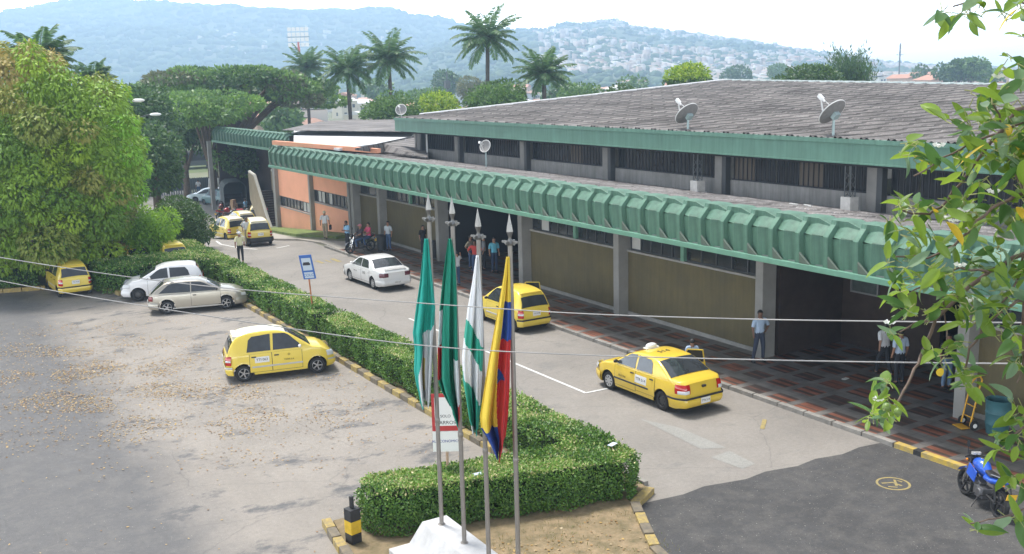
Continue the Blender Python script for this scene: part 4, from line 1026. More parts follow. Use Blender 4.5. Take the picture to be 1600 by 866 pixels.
# silver three door
loc, rz = by_wheels((9.09, 43.55), (11.35, 42.97), HATCH3, -1)
c = Car(HATCH3, 'car', loc, rz, 'champagne silver three-door hatchback parked in front of the white one', 'car', (.40, .37, .31)); c.paint = mat('champagne', (.42, .39, .33), .3, metal=.55, coat=.5)
c.body(); c.cabin(); c.wheels('alloy'); c.panel(1.72, 2.92, .30, .84)
c.side([(1.74, .90), (2.86, .90), (2.80, .96), (2.26, 1.235), (2.14, 1.28), (1.76, 1.30)], 'front_side_window', M_cglass)
c.side([(.42, .92), (1.70, .90), (1.71, 1.30), (1.0, 1.285), (.82, 1.24)], 'rear_side_window', M_cglass)
c.screen((2.30, 2.98, .91, 1.25, True), 'windscreen', .06); c.screen((.06, .68, .88, 1.31, True), 'rear_window', .06)
c.wrap(False, .24, .54, .014, m=c.paint, name='rear_bumper', bulge=.045, xlen=.5); c.wrap(True, .22, .50, .012, m=c.paint, name='front_bumper', bulge=.04)
c.wrap(False, .60, .80, .01, ymin=.30, xlen=.16, name='tail_light', m=mat('dull_tail', (.22, .03, .03), .2, coat=.5), sides=(-1, 1), bulge=.015); c.wrap(True, .56, .68, .018, ymin=.40, xlen=.2, name='headlight', m=M_clear, sides=(-1, 1), bulge=.015)
c.handles((1.86,), .76); c.mirror(2.78, .93, M_rubber); c.plate(False, .46, 'BLK 902', dx=.05)
c.strip(.95, 3.0, .22, .27, mat('pale_sill', (.55, .53, .5), .4), name='sill_moulding')
b = MB(); b.tube([(-c.L/2-.02, -.45, .25), (-c.L/2+.2, -.45, .25)], .035, 8); b.build('exhaust', M_chrome, c.e, world=False)
# white hatch, nose left
loc, rz = by_wheels((10.93, 46.60), (8.56, 47.19), I10, 1)
c = Car(I10, 'car', loc, rz, 'white five-door hatchback partly hidden behind the silver one', 'car', (.76, .76, .77))
c.body(); c.cabin(); c.wheels('steel'); c.panel(1.5, 2.44, .30, .90); c.panel(.78, 1.48, .32, .92)
c.side([(1.54, .98), (2.48, .95), (2.40, 1.03), (2.02, 1.30), (1.86, 1.38), (1.56, 1.41)], 'front_side_window', M_cglass)
c.side([(.60, 1.03), (1.46, .985), (1.47, 1.41), (.78, 1.39), (.66, 1.25)], 'rear_side_window', M_cglass)
c.screen((2.02, 2.78, .96, 1.42, True), 'windscreen', .07); c.screen((.0, .34, .98, 1.44, False), 'rear_window', .06)
c.wrap(False, .24, .52, .012, m=c.paint, name='rear_bumper', bulge=.035); c.wrap(True, .22, .52, .012, m=c.paint, name='front_bumper', bulge=.045)
c.wrap(False, .66, .98, .012, ymin=.60, xlen=.18, name='tail_light', m=M_red, sides=(-1, 1), bulge=.02); c.wrap(True, .60, .78, .02, ymin=.40, xlen=.34, name='headlight', m=M_clear, sides=(-1, 1), bulge=.02)
b = MB(); b.obox((c.L/2+.01, 0, .34), (.03, 0, 0), (0, .38, 0), (0, 0, .08)); b.build('grille', M_rubber, c.e, world=False, bevel=.02)
c.handles((.90, 1.64), .84, c.paint); c.mirror(2.34, .99); c.plate(True, .46, 'DVX 338', dx=.03)
# taxi under the mango, seen from behind
c = atos((6.3, 51.75, 0), R_(93), 'yellow taxi hatchback with a big grey rear window parked under the mango tree', near=False, group='yellow hatchback taxis', rim='steel', dn='')
# taxis behind the left hedge
atos((9.2, 55.4, 0), R_(120), 'orange yellow taxi hatchback whose roof shows over the hedge below the mango tree', near=False, col=YEL2, group='taxis behind the hedges', rim='steel', rooflight=True)
atos((11.55, 54.6, 0), R_(94), 'yellow taxi whose roof alone shows above the hedge behind the white car', near=False, group='taxis behind the hedges', rim='steel')
# far queue
p = G(412, 385); c = atos((p[0]+.1, p[1]+1.9, 0), R_(84), 'boxy yellow taxi with a dark bumper at the near end of the far queue', near=False, group='taxis of the far queue', rim='steel', roof=(.75, .70, .5))
c.wrap(False, .22, .50, .06, m=M_rubber, name='dark_bumper', bulge=.03, xlen=.5)
p = GT(358, 375); atos((p[0]+.5, p[1]+1.9, terr(p[1]+1.9)), R_(98), 'yellow taxi on the left side of the far queue', near=False, group='taxis of the far queue', rim='steel', roof=(.75, .7, .5))
p = GT(380, 362); atos((p[0]+.3, p[1]+1.5, terr(p[1]+1.5)), R_(92), 'yellow taxi in the middle of the far queue with pale roof', near=False, group='taxis of the far queue', rim='steel', roof=(.75, .7, .5))
p = GT(402, 350); atos((p[0]+.3, p[1]+.5, terr(p[1]+.5)), R_(70), 'yellow taxi farthest back in the far queue near the salmon wall', near=False, group='taxis of the far queue', rim='steel', roof=(.7, .66, .5))
# pale pick-up / estate far
p = GT(327, 316)
c = Car(HATCH3, 'car', (p[0], p[1]+.8, terr(p[1])), R_(165), 'pale blue-white car crossing the far end of the road', 'car', (.55, .66, .70)); c.body(); c.cabin(); c.wheels('steel')
c.side([(1.74, .90), (2.86, .90), (2.26, 1.235), (1.76, 1.30)], 'front_side_window', M_cglass); c.side([(.42, .92), (1.70, .90), (1.71, 1.30), (1.0, 1.285)], 'rear_side_window', M_cglass); c.screen((2.30, 2.98, .91, 1.25, True), 'windscreen', .06)
c.wrap(True, .22, .50, .012, m=c.paint, name='front_bumper', bulge=.04); c.wrap(False, .22, .50, .012, m=c.paint, name='rear_bumper', bulge=.04)
c.wrap(True, .56, .68, .018, ymin=.40, xlen=.2, name='headlight', m=M_clear, sides=(-1, 1), bulge=.015)
# dark teal car beside the truck
p = GT(346, 322)
c = Car(ATOS, 'car', (p[0], p[1]+1.5, terr(p[1])), R_(110), 'small dark teal car between the pale car and the covered truck', 'car', (.05, .13, .14)); c.body(); c.cabin(); c.wheels('steel')
c.side([(.66, .97), (1.42, .97), (1.45, 1.48), (.82, 1.46)], 'rear_side_window', M_cglass); c.side([(1.50, .97), (2.40, .97), (2.04, 1.40), (1.54, 1.48)], 'front_side_window', M_cglass); c.screen((.0, .30, .93, 1.49, False), 'rear_window', .06)
c.wrap(False, .58, .88, .014, ymin=.56, xlen=.16, name='tail_light', m=M_red, sides=(-1, 1), bulge=.02)
# covered truck (dark tarpaulin, open rear)
def truck(loc, rz, label, col, tarp, sc_=1.):
    e = empty('covered_truck', loc, rz, label, 'truck'); W = 1.0
    b = MB(); b.box((-2.2, -W, .75), (2.0, W, .95)); 
    for s_ in (-1, 1): b.box((-2.2, s_*W-.04, .95), (2.0, s_*W+.04, 1.45))
    b.build('cargo_bed', mat('truck_bed', (.08, .09, .09), .7), e, world=False)
    b = MB(); P = [(-W-.03, 1.3), (-W-.03, 2.3), (-W+.15, 2.62), (-.5, 2.8), (.5, 2.8), (W-.15, 2.62), (W+.03, 2.3), (W+.03, 1.3)]
    b.grid([[(x, y, z) for y, z in P] for x in np.linspace(-2.25, 1.95, 9)], flip=True); b.grid([[(x, y*.97, z-.03) for y, z in P] for x in np.linspace(-2.25, 1.95, 9)]); b.add([(1.95, y, z) for y, z in P], [tuple(range(8))])
    b.grid([[(-2.25, y, z) for y, z in P], [(-2.25, y*.97, z-.03) for y, z in P]])
    b.build('tarpaulin', tarp, e, world=False, smooth=30)
    b = MB(); b.grid([[(2.15, y, .6), (3.7, y, .6), (3.9, y, 1.1), (3.75, y, 1.5), (3.25, y, 2.15), (2.3, y, 2.2), (2.15, y, 1.9)] for y in (-W, W)]); 
    for y, fl in ((-W, 0), (W, 1)):
        q = [(2.15, y, .6), (3.7, y, .6), (3.9, y, 1.1), (3.75, y, 1.5), (3.25, y, 2.15), (2.3, y, 2.2), (2.15, y, 1.9)]; b.add(q, [tuple(range(7))])
    b.build('cab', mat('truck_cab', col, .4), e, world=False)
    b = MB(); b.box((3.0, -W-.01, 1.5), (3.45, W+.01, 1.95)); b.build('cab_window', M_cglass, e, world=False)
    for x in (-1.3, 2.9):
        for s_ in (-1, 1):
            b = MB(); b.lathe([(.05, -.12), (.36, -.12), (.4, -.08), (.4, .08), (.36, .12), (.05, .12)], c=(x, s_*(W-.12), .4), axis='y', n=18); b.build('wheel', M_tyre, e, world=False)
    return e
p = GT(373, 332); truck((p[0]+.3, p[1]+2.4, terr(p[1]+2)), R_(79), 'dark tarpaulin-covered truck with its open back towards us at the end of the road', (.1, .12, .12), mat('tarp', (.07, .085, .085), .8))
# dark van in the park beyond
p = AT(313, 270, 150); truck((p[0], p[1], terr(200)-.1), R_(170), 'black lorry standing far off under the park trees', (.03, .03, .03), mat('tarp_black', (.02, .02, .02), .8))

# motorcycles ------------------------------------------------------
def motorcycle(loc, rz, label, col, group=None, lean=0., detail=True, name='motorcycle'):
    e = empty(name, loc, rz, label, 'motorcycle', group); e.rotation_euler[0] = lean
    Mb = paint('moto%.2f%.2f' % (col[0], col[2]), col); Mk = M_rubber; Ms = M_chrome
    for x, n in ((-.64, 'rear_wheel'), (.64, 'front_wheel')):
        w = MB(); w.lathe([(.235, -.045), (.27, -.055), (.30, -.03), (.305, 0), (.30, .03), (.27, .055), (.235, .045)], c=(x, 0, .305), axis='y', n=30); wo = w.build(n, M_tyre, e, world=False, smooth=50)
        w = MB(); w.lathe([(.235, -.03), (.245, -.035), (.245, .035), (.235, .03)], c=(x, 0, .305), axis='y', n=30)
        for k in range(6):
            t = math.pi*k/3; w.obox((x+.13*math.cos(t), 0, .305+.13*math.sin(t)), (.115*math.cos(t), 0, .115*math.sin(t)), (-.014*math.sin(t), 0, .014*math.cos(t)), (0, .018, 0))
        w.lathe([(.001, -.06), (.05, -.06), (.05, .06), (.001, .06)], c=(x, 0, .305), axis='y', n=14); w.build('rim', mat('moto_rim', (.05, .05, .055), .4, metal=.4), wo, world=False)
    b = MB()
    for y in (-.09, .09): b.tube([(.64, y, .305), (.50, y, .72), (.44, y, .93)], [.026, .026, .02], 8)
    b.build('front_fork', Ms, e, world=False)
    b = MB(); b.grid([[(.64+.34*math.cos(t), y, .305+.34*math.sin(t)) for t in np.linspace(.5, 2.2, 8)] for y in (-.065, -.05, .05, .065)]); b.build('front_mudguard', Mb, e, world=False, smooth=50)
    b = MB()                                                     # frame
    b.tube([(.42, 0, .82), (.20, 0, .50), (.0, 0, .28), (-.22, 0, .30)], .024, 8); b.tube([(.42, 0, .84), (.1, 0, .74), (-.25, 0, .62), (-.70, 0, .76)], .024, 8)
    for y in (-.09, .09): b.tube([(-.20, y*.5, .34), (-.64, y, .305)], .022, 8); b.tube([(-.60, y, .34), (-.50, y, .70)], .028, 8)
    b.build('frame', Mk, e, world=False)
    b = MB(); b.box((-.18, -.13, .22), (.17, .13, .46)); b.obox((.14, 0, .47), (.09, 0, .05), (0, .085, 0), (-.05, 0, .09)); b.lathe([(.001, -.17), (.1, -.17), (.11, -.13), (.11, .13), (.1, .17), (.001, .17)], c=(-.06, 0, .33), axis='y', n=16); b.build('engine', mat('engine', (.14, .14, .145), .4, metal=.6), e, world=False, bevel=.015)
    b = MB(); b.tube([(.2, -.1, .42), (.18, -.12, .2), (-.1, -.15, .19), (-.4, -.17, .26), (-.78, -.18, .36)], [.02, .022, .024, .045, .045], 10); b.build('exhaust', Ms, e, world=False, smooth=50)
    # tank: lofted sections
    b = MB(); rows = []
    for x, w_, z0, z1 in ((.40, .06, .80, .90), (.34, .12, .76, .99), (.20, .155, .72, 1.03), (.05, .15, .70, 1.01), (-.08, .10, .70, .92), (-.14, .06, .72, .86)):
        rows.append([(x, w_*math.cos(t), (z0+z1)/2+(z1-z0)/2*math.sin(t)) for t in np.linspace(-math.pi, math.pi, 17)])
    b.grid(rows); b.build('fuel_tank', Mb, e, world=False, smooth=60)
    b = MB(); b.lathe([(.001, 1.035), (.035, 1.035), (.04, 1.02)], c=(.18, 0, 0), n=12); b.build('fuel_cap', Ms, e, world=False)
    b = MB(); rows = []
    for x, w_, z in ((-.06, .07, .85), (-.15, .11, .83), (-.35, .135, .82), (-.52, .13, .87), (-.74, .09, .91), (-.80, .05, .91)):
        rows.append([(x, w_*math.cos(t), z+.04*math.sin(t)) for t in np.linspace(-math.pi, math.pi, 13)])
    b.grid(rows); b.build('seat', Mk, e, world=False, smooth=60)
    b = MB(); rows = []
    for x, w_, z, h in ((-.10, .12, .70, .08), (-.35, .15, .72, .09), (-.62, .13, .79, .08), (-.85, .07, .87, .05), (-.90, .04, .88, .03)):
        rows.append([(x, w_*math.cos(t), z+h*math.sin(t)) for t in np.linspace(-math.pi, math.pi, 13)])
    b.grid(rows); b.build('tail_fairing', Mb, e, world=False, smooth=60)
    for s_ in (-1, 1):
        b = MB(); b.obox((.28, s_*.14, .66), (.16, 0, .05), (0, .012, 0), (-.03, 0, .13)); b.build('side_shroud', Mb, e, world=False, bevel=.01)
        b = MB(); b.tube([(-.72, s_*.13, .93), (-.90, s_*.12, .98), (-.95, 0, .98)], .011, 6); b.tube([(-.4, s_*.14, .88), (-.72, s_*.13, .93)], .011, 6); b.build('grab_rail', M_rim, e, world=False)
        b = MB(); b.tube([(.36, s_*.24, 1.05), (.30, s_*.30, 1.28)], .008, 5); b.obox((.29, s_*.31, 1.33), (.012, 0, 0), (0, .035, .01), (0, 0, .06)); b.build('mirror', Mk, e, world=False)
        b = MB(); b.tube([(.28, s_*.34, 1.02), (.34, s_*.22, 1.03)], .018, 8); b.build('handgrip', Mk, e, world=False)
        b = MB(); b.tube([(.05, s_*.14, .27), (.05, s_*.26, .28)], .014, 6); b.tube([(-.3, s_*.14, .36), (-.32, s_*.26, .37)], .014, 6); b.build('footrest', Mk, e, world=False)
        b = MB(); b.ball((-.84, s_*.12, .80), (.03, .025, .025), 8); b.ball((.52, s_*.14, .88), (.03, .025, .025), 8); b.build('indicator', M_amber, e, world=False)
    b = MB(); b.tube([(.34, -.24, 1.03), (.42, -.12, .99), (.42, .12, .99), (.34, .24, 1.03)], .013, 8); b.build('handlebar', Mk, e, world=False)
    b = MB(); b.ball((.53, 0, .90), (.11, .12, .13), 14); b.obox((.50, 0, 1.03), (.05, 0, -.02), (0, .10, 0), (.02, 0, .07)); b.build('headlamp_cowl', Mk, e, world=False, smooth=50)
    b = MB(); b.ball((.585, 0, .88), (.065, .085, .085), 12); b.build('headlight', M_clear, e, world=False, smooth=60)
    b = MB(); b.lathe([(.001, .0), (.055, .0), (.055, -.05)], c=(.43, -.05, 1.08), n=14); b.lathe([(.001, .0), (.055, .0), (.055, -.05)], c=(.43, .06, 1.08), n=14); b.build('instruments', M_hub, e, world=False)
    b = MB(); b.obox((-.99, 0, .60), (.01, 0, -.006), (0, .11, 0), (-.02, 0, .07)); b.build('number_plate', mat('yellow_plate', (.75, .45, .03), .5), e, world=False)
    b = MB(); b.tube([(-.86, 0, .85), (-.96, 0, .64)], .02, 6); b.grid([[(-.64+.34*math.cos(t), y, .305+.34*math.sin(t)) for t in np.linspace(1.2, 2.9, 8)] for y in (-.07, .07)]); b.build('rear_mudguard', Mk, e, world=False)
    b = MB(); b.obox((-.91, 0, .86), (.015, 0, 0), (0, .05, 0), (0, 0, .03)); b.build('tail_light', M_red, e, world=False)
    b = MB(); b.tube([(-.05, .12, .26), (-.12, .30, .02)], .012, 6); b.build('side_stand', Mk, e, world=False)
    return e
f_ = G(1502, 765); r_ = G(1572, 815)
d = np.array([f_[0]-r_[0], f_[1]-r_[1]]); a = math.atan2(d[1], d[0]); mdl = (f_+r_)/2
motorcycle((mdl[0]-.08, mdl[1]+.0, .006), a, 'bright blue motorcycle with a yellow plate parked beside the yellow kerb', (.02, .10, .55), lean=R_(5))
for k, (x, y, cc, lb) in enumerate(((352, 343, (.45, .03, .03), 'red motorcycle at the left end of the far parked row'), (361, 347, (.10, .10, .11), 'black motorcycle next to the red one in the far parked row'), (372, 350, (.40, .04, .04), 'dark red motorcycle nearest us in the far parked row'),
                                 (384, 346, (.3, .3, .32), 'grey motorcycle in the far parked row below the staircase'), (345, 336, (.35, .05, .03), 'red motorcycle farthest back in the far parked row'), (394, 340, (.05, .06, .15), 'dark blue motorcycle at the right end of the far parked row'))):
    p = GT(x, y); motorcycle((p[0], p[1], terr(p[1])), R_(20+k*12), lb, cc, 'motorcycles parked at the far end', lean=R_(4))
# ================================================================ PEOPLE
def skin(name, V, E, rad, m, parent, sub=2, mats=None):
    me = bpy.data.meshes.new(name); me.from_pydata(V, E, []); o = bpy.data.objects.new(name, me); COL.objects.link(o)
    md = o.modifiers.new('skin', 'SKIN'); md.use_smooth_shade = True; md.branch_smoothing = .3
    if not me.skin_vertices:
        bpy.context.view_layer.objects.active = o; o.select_set(True)
    sv = me.skin_vertices[0].data if len(me.skin_vertices) else None
    if sv is None:
        bm_ = __import__('bmesh').new(); bm_.from_mesh(me); bm_.verts.layers.skin.verify(); bm_.to_mesh(me); bm_.free(); sv = me.skin_vertices[0].data
    for i, r in enumerate(rad):
        sv[i].radius = r if hasattr(r, '__len__') else (r, r); sv[i].use_root = (i == 0)
    s_ = o.modifiers.new('sub', 'SUBSURF'); s_.levels = sub; s_.render_levels = sub
    bpy.context.view_layer.update()
    m2 = bpy.data.meshes.new_from_object(o.evaluated_get(bpy.context.evaluated_depsgraph_get())); m2.name = name
    bpy.data.objects.remove(o); m2.materials.clear(); m2.materials.append(m)
    r = bpy.data.objects.new(name, m2); COL.objects.link(r); r.parent = parent; return r
SK = mat('skin', (.30, .16, .10), .6); SK2 = mat('skin_dark', (.16, .085, .055), .6); HAIR = mat('hair', (.015, .012, .01), .6)
def person(loc, face, label, shirt, trousers, pose='stand', hat=None, bag=None, h=1.72, skinm=None, group=None, hair=None):
    """face: heading angle (radians) the person looks to; local +x forward, y left"""
    e = empty('person', loc, face, label, 'person', group); s = h/1.75; sk = skinm or SK
    J = dict(pel=(0, 0, .95), spine=(.0, 0, 1.12), chest=(.01, 0, 1.32), neck=(.0, 0, 1.49), head=(.02, 0, 1.60), top=(.02, 0, 1.71))
    for sg, n in ((1, 'l'), (-1, 'r')):
        J['hip'+n] = (0, sg*.09, .90); J['kn'+n] = (.02, sg*.10, .49); J['an'+n] = (-.02, sg*.105, .09); J['to'+n] = (.15, sg*.12, .04)
        J['sh'+n] = (0, sg*.185, 1.42); J['el'+n] = (-.03, sg*.235, 1.14); J['wr'+n] = (.05, sg*.245, .90); J['ha'+n] = (.08, sg*.24, .82)
    if pose == 'walk':
        J.update(knl=(.18, .10, .52), anl=(.24, .10, .10), tol=(.40, .11, .06), knr=(-.06, -.10, .50), anr=(-.28, -.10, .14), tor=(-.16, -.11, .04), ell=(-.14, .235, 1.16), wrl=(-.12, .245, .93), hal=(-.10, .24, .85), elr=(.08, -.235, 1.15), wrr=(.22, -.235, .95), har=(.27, -.23, .88))
    if pose == 'hold':                            # both hands in front of the chest, looking down
        J.update(ell=(.04, .23, 1.14), wrl=(.26, .10, 1.18), hal=(.32, .06, 1.20), elr=(.04, -.23, 1.14), wrr=(.26, -.10, 1.18), har=(.32, -.05, 1.20), head=(.06, 0, 1.59), top=(.08, 0, 1.69))
    if pose == 'hip':
        J.update(ell=(-.08, .36, 1.17), wrl=(.04, .19, 1.02), hal=(.08, .15, 1.00), hipr=(0, -.09, .9), knr=(.02, -.16, .49), anr=(-.02, -.22, .09), tor=(.13, -.26, .04), knl=(.02, .13, .49), anl=(-.02, .15, .09))
    if pose == 'hiphands':
        J.update(ell=(-.08, .36, 1.17), wrl=(.06, .20, 1.03), hal=(.10, .16, 1.01), elr=(-.08, -.36, 1.17), wrr=(.06, -.20, 1.03), har=(.10, -.16, 1.01))
    if pose == 'wave':
        J.update(elr=(.10, -.34, 1.30), wrr=(.24, -.42, 1.50), har=(.28, -.44, 1.58))
    if pose == 'sit':
        for sg, n in ((1, 'l'), (-1, 'r')): J['kn'+n] = (.42, sg*.16, .86); J['an'+n] = (.34, sg*.17, .44); J['to'+n] = (.48, sg*.18, .40); J['el'+n] = (.14, sg*.25, 1.18); J['wr'+n] = (.36, sg*.22, 1.12); J['ha'+n] = (.43, sg*.22, 1.12)
    J = {k: tuple(c*s for c in v) for k, v in J.items()}
    def sub(keys, edges, rad, name, m, inf=0., lv=2, par=e):
        idx = {k: i for i, k in enumerate(keys)}
        return skin(name, [J[k] for k in keys], [(idx[a], idx[b]) for a, b in edges], [(rad[k]+inf)*s if not hasattr(rad[k], '__len__') else ((rad[k][0]+inf)*s, (rad[k][1]+inf)*s) for k in keys], m, par, lv)
    rd = dict(pel=.125, spine=.115, chest=.135, neck=.052, head=.092, top=.07, hipl=.09, hipr=.09, knl=.058, knr=.058, anl=.04, anr=.04, tol=.035, tor=.035, shl=.062, shr=.062, ell=.044, elr=.044, wrl=.03, wrr=.03, hal=.032, har=.032)
    keys = ['pel', 'spine', 'chest', 'neck', 'head', 'top']+[a+n for n in 'lr' for a in ('hip', 'kn', 'an', 'to', 'sh', 'el', 'wr', 'ha')]
    ed = [('pel', 'spine'), ('spine', 'chest'), ('chest', 'neck'), ('neck', 'head'), ('head', 'top')]
    for n in 'lr': ed += [('pel', 'hip'+n), ('hip'+n, 'kn'+n), ('kn'+n, 'an'+n), ('an'+n, 'to'+n), ('chest', 'sh'+n), ('sh'+n, 'el'+n), ('el'+n, 'wr'+n), ('wr'+n, 'ha'+n)]
    body = sub(keys, ed, rd, 'body', sk)
    # clothes: the matching faces of the body surface, lifted off it along the normals
    segs = [(a, b_) for a, b_ in ed]; co = np.array([v.co[:] for v in body.data.vertices]); no = np.array([v.normal[:] for v in body.data.vertices])
    fv = [tuple(p.vertices) for p in body.data.polygons]; cen = np.array([co[list(f)].mean(0) for f in fv])
    best = np.full(len(cen), 1e9); bi = np.zeros(len(cen), int); bt = np.zeros(len(cen))
    for k_, (a, b_) in enumerate(segs):
        A, B = np.array(J[a]), np.array(J[b_]); d = B-A; t_ = np.clip(((cen-A)@d)/max(d@d, 1e-9), 0, 1); dist = np.linalg.norm(cen-(A+t_[:, None]*d), axis=1)-(rd[a]+(rd[b_]-rd[a])*t_)*s*.6
        m_ = dist < best; best[m_] = dist[m_]; bi[m_] = k_; bt[m_] = t_[m_]
    waist = (.99 if pose != 'sit' else .98)*s; up, low = [], []
    for q in range(len(cen)):
        a, b_ = segs[bi[q]]; t_ = bt[q]; torso = b_ in ('spine', 'chest') or a in ('pel',) or (a == 'chest' and b_ != 'neck') or (a == 'chest' and t_ < .62)
        if torso: (up if cen[q][2] > waist else low).append(q)
        elif a.startswith('sh'): (up if t_ < .86 else []).append(q)
        elif a.startswith('hip'): (low if cen[q][2] < waist else up).append(q)
        elif a.startswith('kn') and t_ < .93: low.append(q)
    def garment(name, ids, m, off):
        used = sorted({v for q in ids for v in fv[q]}); mp_ = {v: i for i, v in enumerate(used)}; b = MB(); b.add([co[v]+no[v]*off*s for v in used], [tuple(mp_[v] for v in fv[q]) for q in ids])
        b.build(name, m, e, world=False, smooth=80)
    garment('shirt', up, shirt, .016); garment('trousers', low, trousers, .012)
    for n in 'lr':
        b = MB(); a, t = Vector(J['an'+n]), Vector(J['to'+n]); mm = (a+t)/2; d = (t-a); d.z = 0; d = d.normalized(); q = Vector((-d.y, d.x, 0))
        b.ball((mm.x, mm.y, mm.z-.015), (.14*s, .05*s, .05*s), 10)
        b.build('shoe', mat('shoe_leather', (.02, .018, .016), .5), e, world=False, smooth=60)
    H = J['head']
    b = MB(); b.ball((H[0]-.012, 0, H[2]+.045*s), (.105*s, .09*s, .10*s), 14)
    hb = MB()
    for v in range(1): pass
    ho = b.build('hat' if hat else 'hair', hat or hair or HAIR, e, world=False, smooth=60)
    # face kept clear: cut the cap's front lower part
    me = ho.data; bm = __import__('bmesh').new(); bm.from_mesh(me)
    dl = [v for v in bm.verts if v.co.x > H[0]+.03 and v.co.z < H[2]+.05*s or v.co.z < H[2]-.03]
    __import__('bmesh').ops.delete(bm, geom=dl, context='VERTS'); bm.to_mesh(me); bm.free()
    if hat:
        b = MB(); b.lathe([(.10, 0), (.15, -.012)], c=(H[0]+.03, 0, H[2]+.075*s), n=18); b.build('brim', hat, ho, world=False)
    b = MB()
    for sg in (-1, 1): b.ball((H[0]+.088*s, sg*.032, H[2]+.02), (.008, .013, .009), 6)
    b.ball((H[0]+.10*s, 0, H[2]-.008), (.018, .013, .02), 6); b.build('face', SK2, e, world=False)
    if bag is not None:
        b = MB(); hx = J['har']; b.obox((hx[0], hx[1]-.05, hx[2]-.20), (.15, 0, 0), (0, .06, 0), (0, 0, .14)); b.tube([(hx[0]-.1, hx[1]-.05, hx[2]-.06), (hx[0], hx[1]-.03, hx[2]+.01), (hx[0]+.1, hx[1]-.05, hx[2]-.06)], .012, 5)
        o = b.build('holdall', bag, None, world=False, bevel=.03); o.location = Vector(loc)+Vector((0, 0, 0)); o.rotation_euler = (0, 0, face); tag(o, 'dark holdall carried by the man in the hat near the salmon wall', 'bag')
    return e
def cl(n, c): return mat('cloth_'+n, c, .9, noise=.1, nscale=14)
WH = cl('white', (.62, .63, .65)); BL = cl('blue', (.22, .42, .62)); LB = cl('pale_blue', (.36, .46, .60)); DK = cl('dark', (.025, .028, .035)); JN = cl('jeans', (.05, .09, .18)); KH = cl('khaki', (.33, .28, .20)); PK = cl('pink', (.60, .08, .16)); RD = cl('red', (.5, .06, .05)); GR = cl('grey', (.25, .26, .28)); CY = cl('cyan', (.12, .42, .55)); YP = cl('pale_yellow', (.62, .60, .38)); BK = cl('black', (.02, .02, .02))
YC = R_(90)   # +Y
TOC = R_(-59-60)  # roughly toward the camera
def gp(x, y, z=.12): p = G(x, y, z); return (p[0], p[1], z)
person(gp(1186, 565), R_(-105), 'man in pale blue shirt, hand on hip, by the column right of the taxi', LB, cl('navy', (.04, .05, .08)), 'hip', h=1.76, skinm=SK2)
person(gp(1380, 588), R_(70), 'man in white shirt, left of the two walking into the dark entrance', WH, DK, 'walk', h=1.74)
person(gp(1404, 600), R_(75), 'man in light blue shirt, right of the two walking into the dark entrance', cl('sky', (.42, .52, .66)), DK, 'stand', h=1.74)
person(gp(1478, 608), R_(-110), 'person in jeans standing half hidden behind leaves near the right column', DK, cl('light_jeans', (.16, .25, .38)), 'stand')
person(gp(544, 391), R_(-170), 'man in a sky blue shirt looking down at his phone on the pavement', BL, DK, 'hold', h=1.72, skinm=SK2)
person(gp(509, 374), R_(60), 'man in a pale hat with a backpack in front of the salmon wall', WH, KH, 'walk', hat=cl('hat', (.6, .56, .42)), bag=DK, h=1.76)
person(gp(608, 392), R_(-150), 'man in a pale shirt and jeans standing by the tan wall beyond the white taxi', cl('palegrey', (.42, .46, .50)), JN, 'stand', h=1.7)
person(gp(715, 447), R_(100), 'man in a white shirt and blue trousers between the first two flagpoles', WH, JN, 'wave', h=1.66)
person(gp(743, 428), R_(-120), 'person in a red shirt in the shade of the hall entrance', RD, JN, 'hiphands', h=1.7, skinm=SK2)
person(gp(773, 426), R_(-100), 'man in a turquoise shirt in the shade of the hall entrance', CY, cl('dkblue', (.03, .05, .10)), 'stand', h=1.78)
person(gp(757, 422), R_(150), 'person in grey clothes between the red shirt and the turquoise shirt', GR, DK, 'stand', h=1.75)
person(gp(736, 420), R_(-60), 'person in a beige shirt farthest left in the dark hall entrance', KH, JN, 'hiphands', h=1.7)
person(gp(662, 398), R_(-80), 'person in dark clothes beyond the first flag, beside the tan wall', BK, DK, 'stand', h=1.65)
p = G(377, 411); person((p[0], p[1], 0), R_(75), 'man in a white cap and pale yellow shirt walking on the road before the hedge', YP, DK, 'walk', hat=WH, h=1.74)
p = G(388, 384); person((p[0], p[1], 0), R_(-110), 'man in a white shirt and shorts standing behind the boxy taxi', WH, KH, 'stand', h=1.74)
# motorcycle and its two riders beyond the white taxi
p = gp(566, 398, 0); motorcycle((p[0], p[1]+.2, 0.12), R_(185), 'dark motorcycle carrying the two riders in pink at the kerb beyond the white taxi', (.05, .05, .06))
p = np.array([p[0], p[1]+.2]); 
person((p[0]+.05, p[1], .12-.12), R_(185), 'rider in a pink helmet at the front of the motorcycle beyond the white taxi', cl('black2', (.05, .04, .05)), JN, 'sit', hat=cl('helmet_pink', (.65, .25, .30)))
person((p[0]+.55, p[1]+.02, .12-.08), R_(185), 'pillion passenger in a bright pink shirt behind the pink helmet', PK, JN, 'sit')
# driver getting out of the saloon taxi
person((20.32, 23.1, .0), R_(60), 'driver in a pale blue shirt stepping out of the saloon taxi by its open door', LB, DK, 'stand', h=1.45)
# far groups under the staircase
for k, (x, y, sh, lb) in enumerate(((389, 318, WH, 'person in a white top at the foot of the far staircase'), (396, 322, BK, 'person in black at the foot of the far staircase'), (400, 330, PK, 'person in pink below the far staircase'),
                                    (424, 340, GR, 'person in grey in the shade left of the salmon wall'), (429, 343, cl('mauve', (.3, .2, .3)), 'person in mauve in the shade left of the salmon wall'), (311, 305, WH, 'person in white standing beyond the pale blue-white car'),
                                    (385, 340, BL, 'person in blue between the parked motorcycles and the staircase'), (419, 352, RD, 'person in red beside the farthest taxi and the wall corner'))):
    p = GT(x, y); person((p[0], p[1], terr(p[1])), R_(-120+40*k), lb, sh, JN if k % 2 else DK, 'stand' if k % 2 else 'walk', h=1.7)
